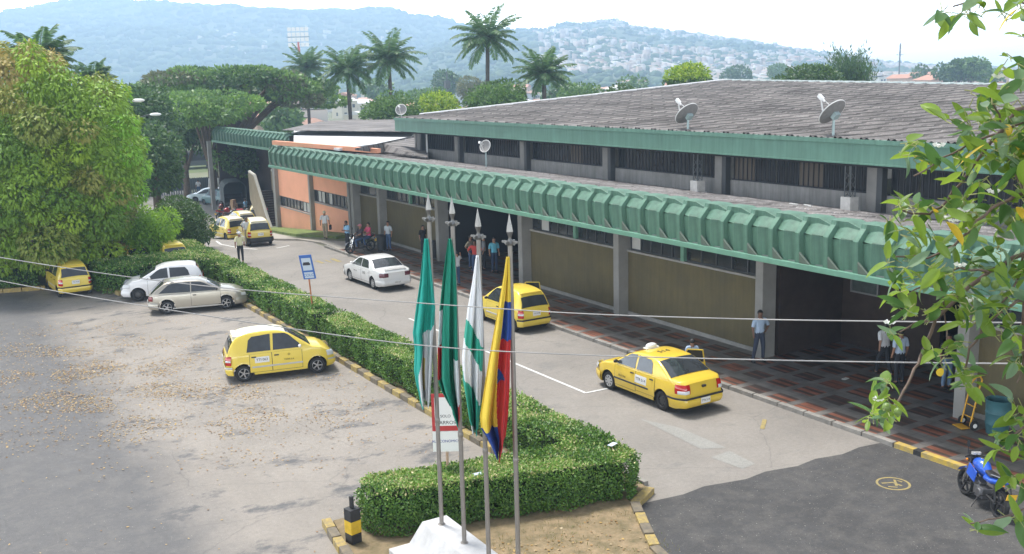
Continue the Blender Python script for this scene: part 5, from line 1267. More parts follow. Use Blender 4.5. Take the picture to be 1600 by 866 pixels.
# stacked boxes load
p = GT(368, 334); e = empty('cargo_boxes', (p[0]-.6, p[1]-1.5, terr(p[1])), .3, 'stack of brown cardboard boxes beside the covered truck', 'boxes')
CB = mat('cardboard', (.38, .26, .15), .85, noise=.2)
for a, s_ in (((0, 0, .3), .35), ((.55, .1, .28), .3), ((.1, .05, .88), .28), ((.0, .6, .3), .32), ((.05, .0, 1.3), .2)):
    b = MB(); b.obox(a, (s_, .05, 0), (-.04, s_*.8, 0), (0, 0, s_*.85)); b.build('box', CB, e, world=False, bevel=.01)
p = GT(374, 340); b = MB(); b.obox((p[0], p[1], terr(p[1])+.4), (.5, 0, 0), (0, .35, 0), (0, 0, .35)); tag(b.build('crate', mat('red_crate', (.4, .04, .04), .6), bevel=.03), 'red crate on the ground below the brown boxes', 'crate')

# ================================================================ FLAGPOLES, FLAGS, PEDESTAL
M_pole = mat('pole_steel', (.27, .25, .23), .45, metal=.5, noise=.15, nscale=3); M_fin = mat('finial_metal', (.24, .235, .225), .38, metal=.85)
poles = [((8.30, 16.75), 6.95, 'flagpole with the spearhead tip, farthest left of the four'), ((8.28, 15.78), 6.98, 'flagpole second from the left, its spearhead the brightest'), ((8.25, 14.80), 6.86, 'flagpole third from the left carrying the white and green striped flag'), ((8.45, 14.10), 6.83, 'flagpole farthest right carrying the yellow blue and red flag')]
for k, ((x, y), h, lb) in enumerate(poles):
    e = empty('flagpole', (x, y, .9 if k < 3 else .09), 0, lb, 'flagpole', 'flagpoles on the white pedestal')
    b = MB(); b.tube([(x, y, .6 if k < 3 else .09), (x, y, 3.6), (x, y, h)], [.043, .042, .040], 16); b.build('pole', M_pole, e, smooth=50)
    b = MB(); b.lathe([(.044, 3.0), (.049, 3.01), (.049, 3.09), (.044, 3.1)], c=(x, y, 0), n=16); b.build('joint_sleeve', M_pole, e, smooth=50)
    b = MB(); b.lathe([(.075, .895), (.075, .91), (.045, .915)], c=(x, y, 0), n=16); b.build('collar', M_pole, e)
    b = MB(); b.lathe([(.042, h-.04), (.06, h-.03), (.068, h+.0), (.045, h+.04), (.028, h+.075), (.03, h+.10), (.062, h+.19), (.05, h+.27), (.022, h+.40), (.001, h+.50)], c=(x, y, 0), n=6); fo = b.build('spearhead', M_fin, e)
    b = MB()
    for q in range(4):
        a = q*math.pi/2+.5; d = np.array([math.cos(a), math.sin(a), 0])
        b.add([(x, y, h-.02)+d*.04, (x, y, h+.03)+d*.05, (x, y, h+.05)+d*.10, (x, y, h+.0)+d*.115, (x, y, h-.04)+d*.08], [(0, 1, 2, 3, 4)])
        b.obox(np.array((x, y, h+.02))+d*.1, d*.05, (-d[1]*.012, d[0]*.012, 0), (0, 0, .018))
    b.build('leaf_ornament', M_fin, fo)
TE = lambda n, c: mat('flag_'+n, c, .75)
FT, FG, FW, FR, FY, FB, FP = TE('teal', (.02, .42, .34)), TE('green', (.015, .30, .20)), TE('white', (.80, .82, .84)), TE('red', (.55, .03, .03)), TE('yellow', (.80, .60, .06)), TE('blue', (.02, .07, .33)), TE('pale', (.60, .62, .63))
for _m in (FT, FG, FW, FR, FY, FB):
    t = _m.node_tree; bs = t.nodes['Principled BSDF']; tr = t.nodes.new('ShaderNodeBsdfTranslucent'); tr.inputs[0].default_value = bs.inputs['Base Color'].default_value
    mx_ = t.nodes.new('ShaderNodeMixShader'); mx_.inputs[0].default_value = .25; t.links.new(bs.outputs[0], mx_.inputs[1]); t.links.new(tr.outputs[0], mx_.inputs[2]); t.links.new(mx_.outputs[0], t.nodes['Material Output'].inputs[0])
def flag(k, left, right, colf, mats, label, seed):
    """hanging cloth: outline measured at the pole's distance, folds give it depth"""
    (x, y), h, _ = poles[k]; D = math.hypot(x, y)
    ys_ = np.linspace(left[0][0], left[-1][0], 150); nu = 66; rr = random.Random(seed)
    ph = [rr.uniform(0, 6) for _ in range(3)]
    hx = np.array([x, y, 0])/D
    rows = []
    for yy in ys_:
        xl = np.interp(yy, [p[0] for p in left], [p[1] for p in left]); xr = np.interp(yy, [p[0] for p in right], [p[1] for p in right]); r = []
        tt = (yy-ys_[0])/(ys_[-1]-ys_[0])
        for j in range(nu+1):
            u = j/nu; uu = u+.035*math.sin(u*16+ph[0]+tt*1.5)*(1 if 0 < j < nu else 0); P = AT(xl+(xr-xl)*uu, yy+(4*math.sin(u*9+ph[1]) if tt > .93 else 0), D)
            dep = (.07+.15*tt)*(math.sin(u*11+ph[0]+tt*1.2)+.5*math.sin(u*23+ph[1]-tt*2))*(.25+tt*.75); r.append(P+hx*(dep-.08))
        rows.append(r)
    b = MB(); b.grid(rows)
    b.m = []
    for i in range(len(ys_)-1):
        for j in range(nu):
            b.m.append(colf((j+.5)/nu, (ys_[i]+ys_[i+1])/2))
    o = b.build('flag', mats, smooth=80); tag(o, label, 'flag', 'limp flags on the four poles')
    sm = o.modifiers.new('th', 'SOLIDIFY'); sm.thickness = .004
    return o
def f1(u, y):
    if y > 508+ (1-u)*26 and u > .34+.1*math.sin(y*.05):
        if 560 < y < 612 and .42 < u-.0*(y-560) < .62: return 2
        return 1
    return 0
flag(0, [(372, 663), (400, 660), (440, 656), (480, 650), (520, 645), (545, 648), (580, 647), (600, 650), (628, 656)], [(372, 669), (400, 672), (440, 676), (480, 680), (520, 677), (580, 675), (628, 671)], f1, [FT, FP, TE('gold', (.55, .45, .12))], 'limp teal flag with a grey-white lower corner on the leftmost pole', 1)
def f2(u, y):
    if y > 485 and u < .20 and y < 540: return 1
    if y >= 540 and u < .26-(y-540)*.002 and y < 592: return 2
    if y > 560 and u > .78: return 1 if y < 628 else 2
    return 0
flag(1, [(372, 700), (400, 696), (440, 691), (480, 687), (540, 684), (590, 684), (610, 690), (640, 706), (655, 714)], [(372, 705), (400, 711), (440, 713), (480, 714), (540, 715), (600, 717), (640, 718), (655, 717)], f2, [FG, FW, FR], 'limp dark green flag with narrow white and red folds on the second pole', 2)
def f3(u, y):
    v = y-(u*52)
    if y < 500: return 0
    if v < 490: return 0
    if v < 528: return 1
    if v < 582: return 0
    if v < 650: return 1
    return 0 if u < .3 else 1
flag(2, [(398, 744), (440, 738), (480, 731), (520, 726), (560, 722), (600, 724), (640, 731), (672, 738)], [(398, 748), (440, 751), (480, 754), (520, 755), (560, 755), (600, 753), (640, 750), (672, 747)], f3, [FW, TE('seagreen', (.02, .31, .22))], 'limp white flag with sea green diagonal bands on the third pole', 3)
def f4(u, y):
    if y < 470: return 0
    L = .42+.22*min(1, max(0, y-540)/130.)
    if y < 530 - 0: return 1 if u > L else 0
    if u < L+.0 : return 0 if y < 668-0 else 1
    if 575 < y < 600 and u < L+.28*(1-abs(y-587)/13): return 1
    if y > 676 and u < .62: return 1
    return 2
flag(3, [(400, 791), (430, 787), (470, 780), (510, 773), (560, 764), (610, 756), (650, 750), (668, 752), (686, 764), (706, 777)], [(400, 796), (430, 797), (470, 798), (510, 799), (560, 797), (610, 796), (650, 794), (686, 790), (706, 781)], f4, [FY, FB, FR], 'limp yellow blue and red flag on the rightmost pole', 4)
e = empty('pedestal', (8.3, 15.2, 0), 0, 'white painted concrete pedestal holding the flagpoles', 'pedestal')
MW = mat('white_concrete', (.50, .50, .50), .8, noise=.2, nscale=3, bump=.2)
b = MB(); x0, x1, y0, y1 = 8.03, 8.58, 13.9, 17.08
b.add([(7.78, 13.6, .35), (8.85, 13.6, .35), (8.85, 17.3, .35), (7.78, 17.3, .35), (x0, y0, .9), (x1, y0, .9), (x1, y1, .9), (x0, y1, .9)], [(4, 5, 6, 7), (0, 1, 5, 4), (1, 2, 6, 5), (2, 3, 7, 6), (3, 0, 4, 7)]); b.build('plinth', MW, e, bevel=.02)
b = MB(); b.box((7.42, 13.2, .05), (9.05, 17.4, .36)); b.build('base_slab', MW, e, bevel=.02)
# bollard
e = empty('bollard', (7.17, 18.62, 0), R_(12), 'black and yellow banded square bollard with a black stub on top', 'bollard')
MBL = mat('black_paint', (.022, .022, .024), .6, noise=.3, nscale=5)
b = MB(); w = .125; b.box((-w, -w, 0), (w, w, .30), 0); b.box((-w-.002, -w-.002, .30), (w+.002, w+.002, .58), 1); b.box((-w, -w, .58), (w, w, .84), 0); b.build('post', [MBL, mat('bollard_yellow', (.62, .40, .02), .6, noise=.25, nscale=6)], e, world=False, bevel=.012)
b = MB(); b.obox((.0, 0, .97), (.035, 0, 0), (0, .04, 0), (0, 0, .13)); b.obox((.03, .03, .95), (.03, 0, 0), (0, .02, 0), (0, 0, .10)); b.build('stub', MBL, e, world=False, bevel=.01)
# bus stop sign (blue, leaning)
p = G(487, 482, 1.0); base = np.array([13.0, 36.45]); 
e = empty('bus_stop_sign', (13.0, 36.5, .09), R_(-122), 'blue framed bus stop sign on a rusty leaning post in the hedge', 'sign')
e.rotation_euler = (0, R_(-3), R_(-31)); MBS = mat('sign_blue', (.02, .10, .36), .5); MRP = mat('rusty_post', (.42, .16, .07), .8, noise=.4, nscale=6)
b = MB(); b.tube([(0, 0, 0), (0, 0, 2.2)], .03, 8); b.build('post', MRP, e, world=False)
b = MB(); sh = -.10
def slab(b, x0, x1, z0, z1, y0, y1, mi=0):
    def X(x, z): return x+(z-2.5)*sh
    b.add([(X(x0, z0), y0, z0), (X(x1, z0), y0, z0), (X(x1, z0), y1, z0), (X(x0, z0), y1, z0), (X(x0, z1), y0, z1), (X(x1, z1), y0, z1), (X(x1, z1), y1, z1), (X(x0, z1), y1, z1)], [(0, 3, 2, 1), (4, 5, 6, 7), (0, 1, 5, 4), (1, 2, 6, 5), (2, 3, 7, 6), (3, 0, 4, 7)], mi)
slab(b, -.24, .24, 2.06, 3.0, -.04, -.015); bo = b.build('board', MBS, e, world=False, bevel=.006)
b = MB(); slab(b, -.175, .175, 2.40, 2.88, -.044, -.0405); slab(b, -.175, .175, 2.10, 2.33, -.044, -.0405); b.build('pale_panel', mat('pale_blue_panel', (.42, .49, .56), .5), bo, world=False)
b = MB(); slab(b, -.15, .13, 2.60, 2.68, -.050, -.0445); slab(b, -.12, .10, 2.68, 2.72, -.050, -.0445); b.build('bus_symbol', M_ink, bo, world=False)
text_part('COLO', .15, MBS, bo, Matrix.Translation((.025, -.046, 2.21)) @ Matrix.Rotation(math.pi/2, 4, 'X'))
# red and white sign behind the front hedge
q = G(703, 745, .9)
e = empty('parking_sign', (9.62, 19.0, .09), R_(-31), 'red framed white sign on a peeling post behind the flags', 'sign'); MRS = mat('sign_red', (.42, .03, .03), .5, noise=.15, nscale=6)
zz = [AT(703, y, math.hypot(9.62, 19.0))[2]-.09 for y in (704, 675, 672, 614)]
b = MB(); b.tube([(0, 0, 0), (0, 0, zz[0]+.4)], .03, 8); b.build('post', mat('peeling_post', (.5, .42, .33), .8, noise=.5, nscale=9, col2=(.35, .17, .08)), e, world=False)
b = MB(); b.box((-.30, -.05, zz[2]), (.30, -.03, zz[3])); bo = b.build('board', MRS, e, world=False)
b = MB(); b.box((-.235, -.054, zz[2]+.12), (.235, -.0505, zz[3]-.08)); b.build('white_panel', M_plate, bo, world=False)
text_part('CARROS', .115, M_ink, bo, Matrix.Translation((0, -.056, zz[2]+.19)) @ Matrix.Rotation(math.pi/2, 4, 'X')); text_part('SOLO', .09, M_ink, bo, Matrix.Translation((0, -.056, zz[2]+.34)) @ Matrix.Rotation(math.pi/2, 4, 'X'))
b = MB(); b.box((-.30, -.052, zz[0]), (.30, -.032, zz[2]-.01)); b2 = b.build('lower_board', M_plate, e, world=False)
text_part('AL ECONOMICO', .085, mat('blue_ink', (.03, .05, .25), .6), b2, Matrix.Translation((0, -.055, (zz[0]+zz[2])/2)) @ Matrix.Rotation(math.pi/2, 4, 'X'))
# barrel, hand truck
e = empty('barrel', (23.55, 14.95, .12), 0, 'teal blue plastic drum beside the yellow hand truck', 'barrel')
b = MB(); b.lathe([(.001, .02), (.24, .02), (.26, .0), (.29, .25), (.30, .27), (.29, .29), (.30, .55), (.31, .57), (.30, .59), (.31, .88), (.33, .90), (.31, .92), (.28, .90), (.27, .1), (.001, .1)], n=28); b.build('drum', mat('teal_drum', (.04, .13, .15), .6, noise=.2, nscale=4), e, world=False, smooth=50)
e = empty('hand_truck', (23.25, 15.65, .12), R_(160), 'yellow hand truck leaning by the right column', 'hand truck'); MYH = mat('truck_yellow', (.62, .33, .02), .5)
b = MB()
for y_ in (-.18, .18): b.tube([(0, y_, .1), (-.22, y_, 1.15), (-.32, y_*.7, 1.32)], .022, 8)
b.tube([(-.32, -.126, 1.32), (-.35, 0, 1.38), (-.32, .126, 1.32)], .022, 8)
for z_ in (.3, .6, .9): b.tube([(-.04-z_*.17, -.18, z_), (-.04-z_*.17, .18, z_)], .016, 6)
b.build('frame', MYH, e, world=False); b = MB(); b.obox((.12, 0, .05), (.13, 0, 0), (0, .2, 0), (0, 0, .008)); b.build('toe_plate', MYH, e, world=False)
for y_ in (-.25, .25):
    b = MB(); b.lathe([(.04, -.03), (.11, -.04), (.13, 0), (.11, .04), (.04, .03)], c=(-.08, y_, .13), axis='y', n=18); wo = b.build('wheel', M_tyre, e, world=False, smooth=50); b = MB(); b.lathe([(.001, -.035), (.06, -.036), (.06, .036), (.001, .035)], c=(-.08, y_, .13), axis='y', n=14); b.build('rim', M_plate, wo, world=False)
# bin by the far column
p = gp(597, 392); e = empty('litter_bin', p, 0, 'dark litter bin against the column behind the riders', 'bin'); b = MB(); b.lathe([(.001, 0), (.24, 0), (.28, .85), (.30, .87), (.28, .9), (.001, .92)], n=16); b.build('drum', MBL, e, world=False, smooth=40)
p = gp(680, 402); e = empty('litter_bin', p, 0, 'dark litter bin against the column right of the first flagpole', 'bin'); b = MB(); b.lathe([(.001, 0), (.24, 0), (.28, .85), (.30, .87), (.28, .9), (.001, .92)], n=16); b.build('drum', MBL, e, world=False, smooth=40)
b = MB(); p = gp(1321, 592); b.obox((p[0], p[1], .125), (.12, .02, 0), (0, .07, 0), (0, 0, .004)); tag(b.build('litter', M_plate), 'white scrap of paper on the tiles near the entrance', 'litter')

# cables
M_cab = mat('cable', (.27, .265, .26), .6)
for lb, pts in (('upper overhead cable crossing the whole view', [(-300, 350, 19), (0, 403, 15), (200, 434, 13.2), (390, 455, 12), (660, 474, 11), (900, 491, 10), (1200, 500, 9), (1600, 505, 8.2), (2200, 500, 7.4)]),
                ('lower overhead cable crossing the whole view', [(-300, 375, 19), (0, 440, 15), (130, 463, 13.8), (400, 506, 12), (640, 540, 11), (800, 551, 10.3), (1000, 558, 9.7), (1300, 565, 8.8), (1600, 569, 8.2), (2200, 560, 7.4)])):
    P = []
    xs = np.linspace(-300, 2200, 60); 
    for x in xs: P.append(AT(x, np.interp(x, [p[0] for p in pts], [p[1] for p in pts]), 1/np.interp(x, [p[0] for p in pts], [1/p[2] for p in pts])))
    P = np.array(P)
    for _ in range(6): P[1:-1] = .25*P[:-2]+.5*P[1:-1]+.25*P[2:]
    b = MB(); b.tube([tuple(p) for p in P], .006, 6); tag(b.build('overhead_cable', M_cab, smooth=60), lb, 'cable')
# ================================================================ VEGETATION
HL = [(.035, .095, .012), (.06, .15, .02), (.10, .22, .03), (.17, .29, .05)]
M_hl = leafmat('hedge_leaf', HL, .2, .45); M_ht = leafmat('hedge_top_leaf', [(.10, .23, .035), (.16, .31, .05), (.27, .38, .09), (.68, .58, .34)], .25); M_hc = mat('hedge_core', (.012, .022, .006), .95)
def hedge(poly, h, label, dens, size, seed, z0=.1):
    """clipped hedge over a plan polygon: leafy shell round a dark twiggy core"""
    poly = np.array(poly); e = empty('hedge', (*poly.mean(0), 0), 0, label, 'hedge', None)
    cen = poly.mean(0); n = len(poly); C, N, T_ = [], [], []
    for i in range(n):
        a, b_ = poly[i], poly[(i+1) % n]; d = b_-a; L = np.linalg.norm(d); d = d/L; nn = np.array([d[1], -d[0]])
        k = int(L*h*dens); s = rng.uniform(0, L, k); z = rng.uniform(z0+.02, h, k); z = np.where(rng.random(k) < .08, z*.6, z)
        off = .06*np.sin(s*2.1+i)+.05*np.sin(s*5+i)+.05*np.sin(z*9+s*3)+rng.normal(0, .035, k)-.10*np.clip((z-h+.18)/.18, 0, 1)**2-.05*np.clip((.35-z)/.3, 0, 1)
        p = a+d*s[:, None]+nn*off[:, None]; C.append(np.c_[p, z]); N.append(np.c_[np.tile(nn, (k, 1)), np.full(k, .3)]); T_.append(np.zeros(k))
    # top: triangulate by fan sampling
    tri = [(poly[0], poly[i], poly[i+1]) for i in range(1, n-1)]
    for A, B, D in tri:
        ar = abs((B[0]-A[0])*(D[1]-A[1])-(B[1]-A[1])*(D[0]-A[0]))/2; k = int(ar*dens*1.3); r1, r2 = rng.random(k), rng.random(k); q = np.sqrt(r1)
        p = A*(1-q)[:, None]+B*(q*(1-r2))[:, None]+D*(q*r2)[:, None]; z = h+.035*np.sin(p[:, 0]*6)*np.sin(p[:, 1]*4)+.04*np.sin(p[:, 1]*1.7+p[:, 0])+rng.normal(0, .022, k)+np.where(rng.random(k) < .03, rng.random(k)*.10, 0)
        C.append(np.c_[p, z]); N.append(np.tile([0, 0, 1.], (k, 1))); T_.append(np.ones(k))
    C = np.concatenate(C); N = np.concatenate(N); T_ = np.concatenate(T_); k = len(C)
    nn = unit(N+rng.normal(size=(k, 3))*.55); U = unit(rdir(k)+N*.5); V, Fq = leaves(C, U, nn, rng.uniform(.8, 1.7, k)*size, rng.uniform(.3, .5, k)*size)
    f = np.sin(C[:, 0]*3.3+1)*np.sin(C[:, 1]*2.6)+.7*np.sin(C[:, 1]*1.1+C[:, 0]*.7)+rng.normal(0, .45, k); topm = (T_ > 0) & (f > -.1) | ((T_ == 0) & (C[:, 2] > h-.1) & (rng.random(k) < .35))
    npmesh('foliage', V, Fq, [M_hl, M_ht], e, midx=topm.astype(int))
    pin = []
    for i in range(n):
        e0 = poly[i]-poly[i-1]; e1 = poly[(i+1) % n]-poly[i]; e0 = e0/np.linalg.norm(e0); e1 = e1/np.linalg.norm(e1); nv_ = np.array([e0[1]+e1[1], -e0[0]-e1[0]]); nv_ = nv_/np.linalg.norm(nv_)
        pin.append(poly[i]-nv_*.27)
    b = MB(); b.prism([tuple(p) for p in pin], .25, h-.16); b.build('core', M_hc, e)
    return e
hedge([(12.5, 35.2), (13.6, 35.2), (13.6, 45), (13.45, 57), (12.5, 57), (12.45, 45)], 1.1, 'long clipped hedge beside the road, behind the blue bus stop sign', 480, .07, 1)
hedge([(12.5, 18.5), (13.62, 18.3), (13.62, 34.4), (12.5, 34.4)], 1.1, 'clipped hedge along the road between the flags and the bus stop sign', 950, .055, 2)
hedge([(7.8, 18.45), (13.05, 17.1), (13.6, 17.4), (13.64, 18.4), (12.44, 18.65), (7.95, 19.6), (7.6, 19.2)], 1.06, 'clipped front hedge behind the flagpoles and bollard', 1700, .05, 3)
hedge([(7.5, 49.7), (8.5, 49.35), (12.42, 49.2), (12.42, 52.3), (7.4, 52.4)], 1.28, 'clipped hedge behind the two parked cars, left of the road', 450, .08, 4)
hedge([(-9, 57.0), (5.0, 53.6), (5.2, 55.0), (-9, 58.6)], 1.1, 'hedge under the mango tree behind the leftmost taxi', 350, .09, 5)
# dry grass tufts on the bed
k = 2600; P = np.c_[rng.uniform(8.6, 13, k), rng.uniform(10, 17.1, k), np.full(k, .09)]; U = rng.normal(size=(k, 3))*.5; U[:, 2] = 1
keep = (P[:, 1] < 17.8-(P[:, 0]-8)*.22) & (P[:, 0] < 11.2+(P[:, 1]-8)*.2) & (np.sin(P[:, 0]*3)+np.sin(P[:, 1]*2.3) > -.6); P = P[keep]; U = U[keep]; V, Fq = leaves(P, U, rdir(len(P)), rng.uniform(.04, .12, len(P)), .006)
npmesh('dry_grass', V, Fq, leafmat('dry_grass_blade', [(.33, .25, .11), (.22, .2, .07), (.12, .18, .04)], .2), kind='stuff', label='sparse dry grass on the planting bed')
for x, y in ((598, 790-30), (957, 695)):
    p = G(x, y, 1.12); b = MB(); b.obox((p[0], p[1], 1.13), (.10, .02, .01), (-.02, .06, 0), (0, 0, .006)); 
    if x > 900: tag(b.build('litter', mat('pale_blue_litter', (.5, .55, .65), .5)), 'pale scrap of plastic lying on the corner of the front hedge', 'litter')
p = G(746, 742, 1.1); b = MB(); b.obox((p[0], p[1], 1.12), (.09, -.03, .01), (.02, .06, 0), (0, 0, .006)); tag(b.build('litter', mat('pale_blue_litter', (.5, .55, .65), .5)), 'pale blue scrap on the front hedge behind the third flagpole', 'litter')

BARK = mat('bark', (.12, .09, .065), .95, noise=.4, nscale=3, bump=.6, bscale=10)
def crown_pts(clumps, per, sizefn=None, shell=.7):
    """clumps: (x,y,z,rx,rz) -> leaf bases + outward directions + clump index"""
    C, O, I = [], [], []
    for i, c in enumerate(clumps):
        k = int(per*c[3]*c[3]); d = rdir(k); r = rng.uniform(shell, 1.05, k)**.6; p = d*r[:, None]*np.array([c[3], c[3], c[4]])+np.array(c[:3]); C.append(p); O.append(d); I.append(np.full(k, i))
    return np.concatenate(C), np.concatenate(O), np.concatenate(I)
def tree(name, base, clumps, per, leaf, mats, label, trunk, cat='tree', shell=.7, droop=.3, mfn=None, group=None, limbs=6, tr=.25, wide=.3, trunkmat=None, trunk_label=None):
    e = empty(name, tuple(base), 0, label, cat, group); cl_ = np.array(clumps)
    C, O, I = crown_pts(clumps, per, shell=shell); k = len(C)
    U = unit(O+rdir(k)*.6+np.array([0, 0, -droop])); V, Fq = leaves(C, U, unit(O+rdir(k)*.5), rng.uniform(.6, 1.35, k)*leaf, rng.uniform(.8, 1.2, k)*leaf*wide)
    mi = (mfn(C, I) if mfn else np.zeros(k, int)); npmesh('crown', V, Fq, mats, e, midx=mi)
    b = MB(); top = cl_[:, :3].mean(0); bz = base[2]; h = top[2]-bz
    b.tube([(base[0], base[1], bz-.2), (base[0]+.1*tr, base[1], bz+h*.35), ((base[0]+top[0])/2, (base[1]+top[1])/2, bz+h*.6), (top[0], top[1], top[2])], [tr*1.3, tr, tr*.8, tr*.3], 10)
    idx = rng.permutation(len(cl_))[:limbs]
    for i in idx:
        t = cl_[i, :3]; s0 = np.array([(base[0]*.6+top[0]*.4), (base[1]*.6+top[1]*.4), bz+h*trunk]); m_ = (s0+t)/2+np.array([0, 0, .1*h]); b.tube([tuple(s0), tuple(m_), tuple(t)], [tr*.5, tr*.3, tr*.08], 6)
    b.build('trunk', trunkmat or BARK, e, smooth=60); return e
# mango tree, crown on the left ---------------------------------------
ML1 = leafmat('mango_leaf', [(.07, .14, .012), (.13, .24, .015), (.22, .36, .02), (.32, .44, .035), (.19, .27, .03)], .35); ML2 = leafmat('mango_flush', [(.27, .21, .05), (.38, .30, .08), (.32, .34, .05), (.22, .30, .04)], .35); ML3 = leafmat('mango_bright', [(.10, .22, .015), (.17, .34, .02), (.24, .42, .03)], .4)
mc = []; D0 = 57
outl = [(-70, 60), (0, 62), (60, 68), (100, 82), (112, 105), (150, 112), (186, 122), (203, 150), (212, 190), (228, 225), (232, 262), (222, 300), (200, 330), (196, 370), (205, 395), (180, 408), (120, 405), (70, 425), (0, 425), (-70, 430)]
op = np.array(outl, float)
def inside(x, y, P):
    c = False; j = len(P)-1
    for i in range(len(P)):
        if (P[i][1] > y) != (P[j][1] > y) and x < (P[j][0]-P[i][0])*(y-P[i][1])/(P[j][1]-P[i][1])+P[i][0]: c = not c
        j = i
    return c
tries = 0
while len(mc) < 330 and tries < 60000:
    tries += 1; x, y = rnd.uniform(-70, 235), rnd.uniform(60, 430); r = rnd.choice((.6, .8, 1.0, 1.25)); rp = r*1580/D0
    if all(inside(x+a*rp*.8, y+b_*rp*.7, op) for a, b_ in ((1, 0), (-1, 0), (0, 1), (0, -1)) if x+a*rp > -60):
        ux, uy = (x-70)/190, (y-250)/210; q_ = max(.03, 1-ux*ux-uy*uy*.8)
        dd = D0+rnd.choice((-1, -1, 1))*6.2*math.sqrt(q_)*rnd.uniform(.62, 1.1); p = AT(x, y, dd)
        if all((p[0]-c[0])**2+(p[1]-c[1])**2+(p[2]-c[2])**2 > (.78*(r+c[3]))**2 for c in mc): mc.append((p[0], p[1], p[2], r, r*.82))
for _ in range(26):
    p = AT(rnd.uniform(-30, 170), rnd.uniform(150, 380), D0+rnd.uniform(-1.5, 2.5)); mc.append((p[0], p[1], p[2], 1.7, 1.5))
zt_ = max(c[2] for c in mc)
def lm(n, c, d=.2, tr=.16): return leafmat(n, [tuple(q*(1-d) for q in c), c, tuple(q*(1+d) for q in c)], tr, .6)
MM = [lm('mango_a', (.12, .23, .015)), lm('mango_b', (.19, .32, .02)), lm('mango_c', (.27, .40, .025)), lm('mango_d', (.20, .25, .035)), lm('mango_flush_a', (.33, .27, .07)), lm('mango_flush_b', (.26, .27, .05)), lm('mango_bright_a', (.19, .40, .02))]
fl_ = []
for c in mc:
    h_ = (c[2]-1)/(zt_-1); v_ = rnd.random(); n_ = .5+.5*math.sin(c[0]*1.1+c[2]*.9+c[1]*.5)
    if c[0] > 9.0 and v_ < .45: fl_.append(6)
    elif h_ > .80 and v_ < .75: fl_.append(4 if v_ < .4 else 5)
    elif n_ > .62 and v_ < .6: fl_.append(rnd.choice((5, 3, 3)))
    else: fl_.append(rnd.choice((0, 1, 1, 2)))
fl_ = np.array(fl_)
def mfn(C, I): return fl_[I]
b0 = AT(40, 400, D0+1); tree('mango_tree', (b0[0], b0[1], 0), mc, 620, .23, MM, 'big yellow-green mango tree with brownish new leaves at the left edge', .35, shell=.86, droop=1.0, mfn=mfn, limbs=14, tr=.42, wide=.24)
# bright small tree right of it and darker bush
def cl_from(pxs, D, r, dep=1.5, zr=.85):
    o = []
    for x, y, k in pxs:
        for _ in range(k):
            dd = D+rnd.uniform(-dep, dep); p = AT(x+rnd.uniform(-14, 14), y+rnd.uniform(-10, 10), dd); o.append((p[0], p[1], max(p[2], .5), r*rnd.uniform(.8, 1.2), r*zr))
    return o
cl1 = cl_from([(225, 340, 4), (240, 372, 5), (222, 395, 4), (205, 360, 4), (248, 345, 3)], 56, .8)
b0 = AT(222, 420, 56); tree('mango_sapling', (b0[0], b0[1], 0), cl1, 900, .16, [ML3], 'small bright green tree at the foot of the mango, over the orange taxi', .3, droop=.8, tr=.12, wide=.25)
GL = leafmat('green_leaf', [(.03, .075, .015), (.05, .11, .02), (.08, .16, .03)], .25); GL2 = leafmat('mid_leaf', [(.05, .11, .025), (.08, .17, .035), (.12, .22, .05)], .3)
cl2 = cl_from([(265, 335, 5), (290, 342, 5), (302, 364, 5), (280, 372, 6), (252, 352, 4), (285, 390, 4), (312, 356, 2), (262, 385, 4)], 63, .95, 1.8)
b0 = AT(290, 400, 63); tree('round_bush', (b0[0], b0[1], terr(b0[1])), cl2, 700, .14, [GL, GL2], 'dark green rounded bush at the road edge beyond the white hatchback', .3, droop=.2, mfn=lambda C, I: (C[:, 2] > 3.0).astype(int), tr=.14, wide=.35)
# dense trees behind (left of the far road)
def blobs(x0, y0, x1, y1, n, D, r, dep, zr=.8, top=None):
    o = []
    while len(o) < n:
        x, y = rnd.uniform(x0, x1), rnd.uniform(y0, y1); u = (x-(x0+x1)/2)/((x1-x0)/2); v = (y-(y0+y1)/2)/((y1-y0)/2)
        if u*u+v*v > 1: continue
        dd = D+rnd.uniform(-dep, dep)*math.sqrt(1-u*u*.9); p = AT(x, y, dd); o.append((p[0], p[1], p[2], r*rnd.uniform(.75, 1.25), r*zr))
    return o
DG = leafmat('dark_leaf', [(.03, .075, .022), (.05, .115, .03), (.085, .165, .045)], .25); RT = leafmat('raintree_leaf', [(.08, .17, .045), (.12, .23, .055), (.17, .29, .07)], .3); RTB = leafmat('raintree_dull', [(.13, .14, .09), (.15, .17, .09), (.10, .14, .06)], .2)
def far_tree(name, px_, D, r, n, dep, mats, label, per=60, leaf=.4, base=None, tr=.3, zr=.75, mfn=None, limbs=6, group=None, wide=.35):
    cs = blobs(*px_, n, D, r, dep, zr); c = np.array(cs); bz = terr(D); bx = AT((px_[0]+px_[2])/2, (px_[1]+px_[3])/2, D); b_ = base or (bx[0], bx[1], terr(bx[1]))
    return tree(name, b_, cs, per, leaf, mats, label, .4, tr=tr, droop=.2, limbs=limbs, mfn=mfn, group=group, wide=wide)
far_tree('broadleaf_tree', (216, 205, 262, 300), 84, 1.4, 30, 4, [DG, GL2], 'dark narrow tree beyond the mango, left of the far road', 130, .32, mfn=lambda C, I: (rng.random(len(C)) < .15).astype(int))
far_tree('broadleaf_tree', (205, 150, 262, 215), 92, 1.8, 16, 3, [DG], 'dark tree top just right of the mango crown, under the lamp heads', 110, .35)
for bx_ in ((-60, 350, 60, 430), (40, 360, 140, 425), (120, 350, 210, 415)): far_tree('bush', bx_, 71, 1.1, 26, 1.5, [DG, GL], 'dark bush in the shade behind the mango trunk, '+{-60: 'leftmost', 40: 'middle', 120: 'rightmost'}[bx_[0]]+' of the row', 130, .3, tr=.08)
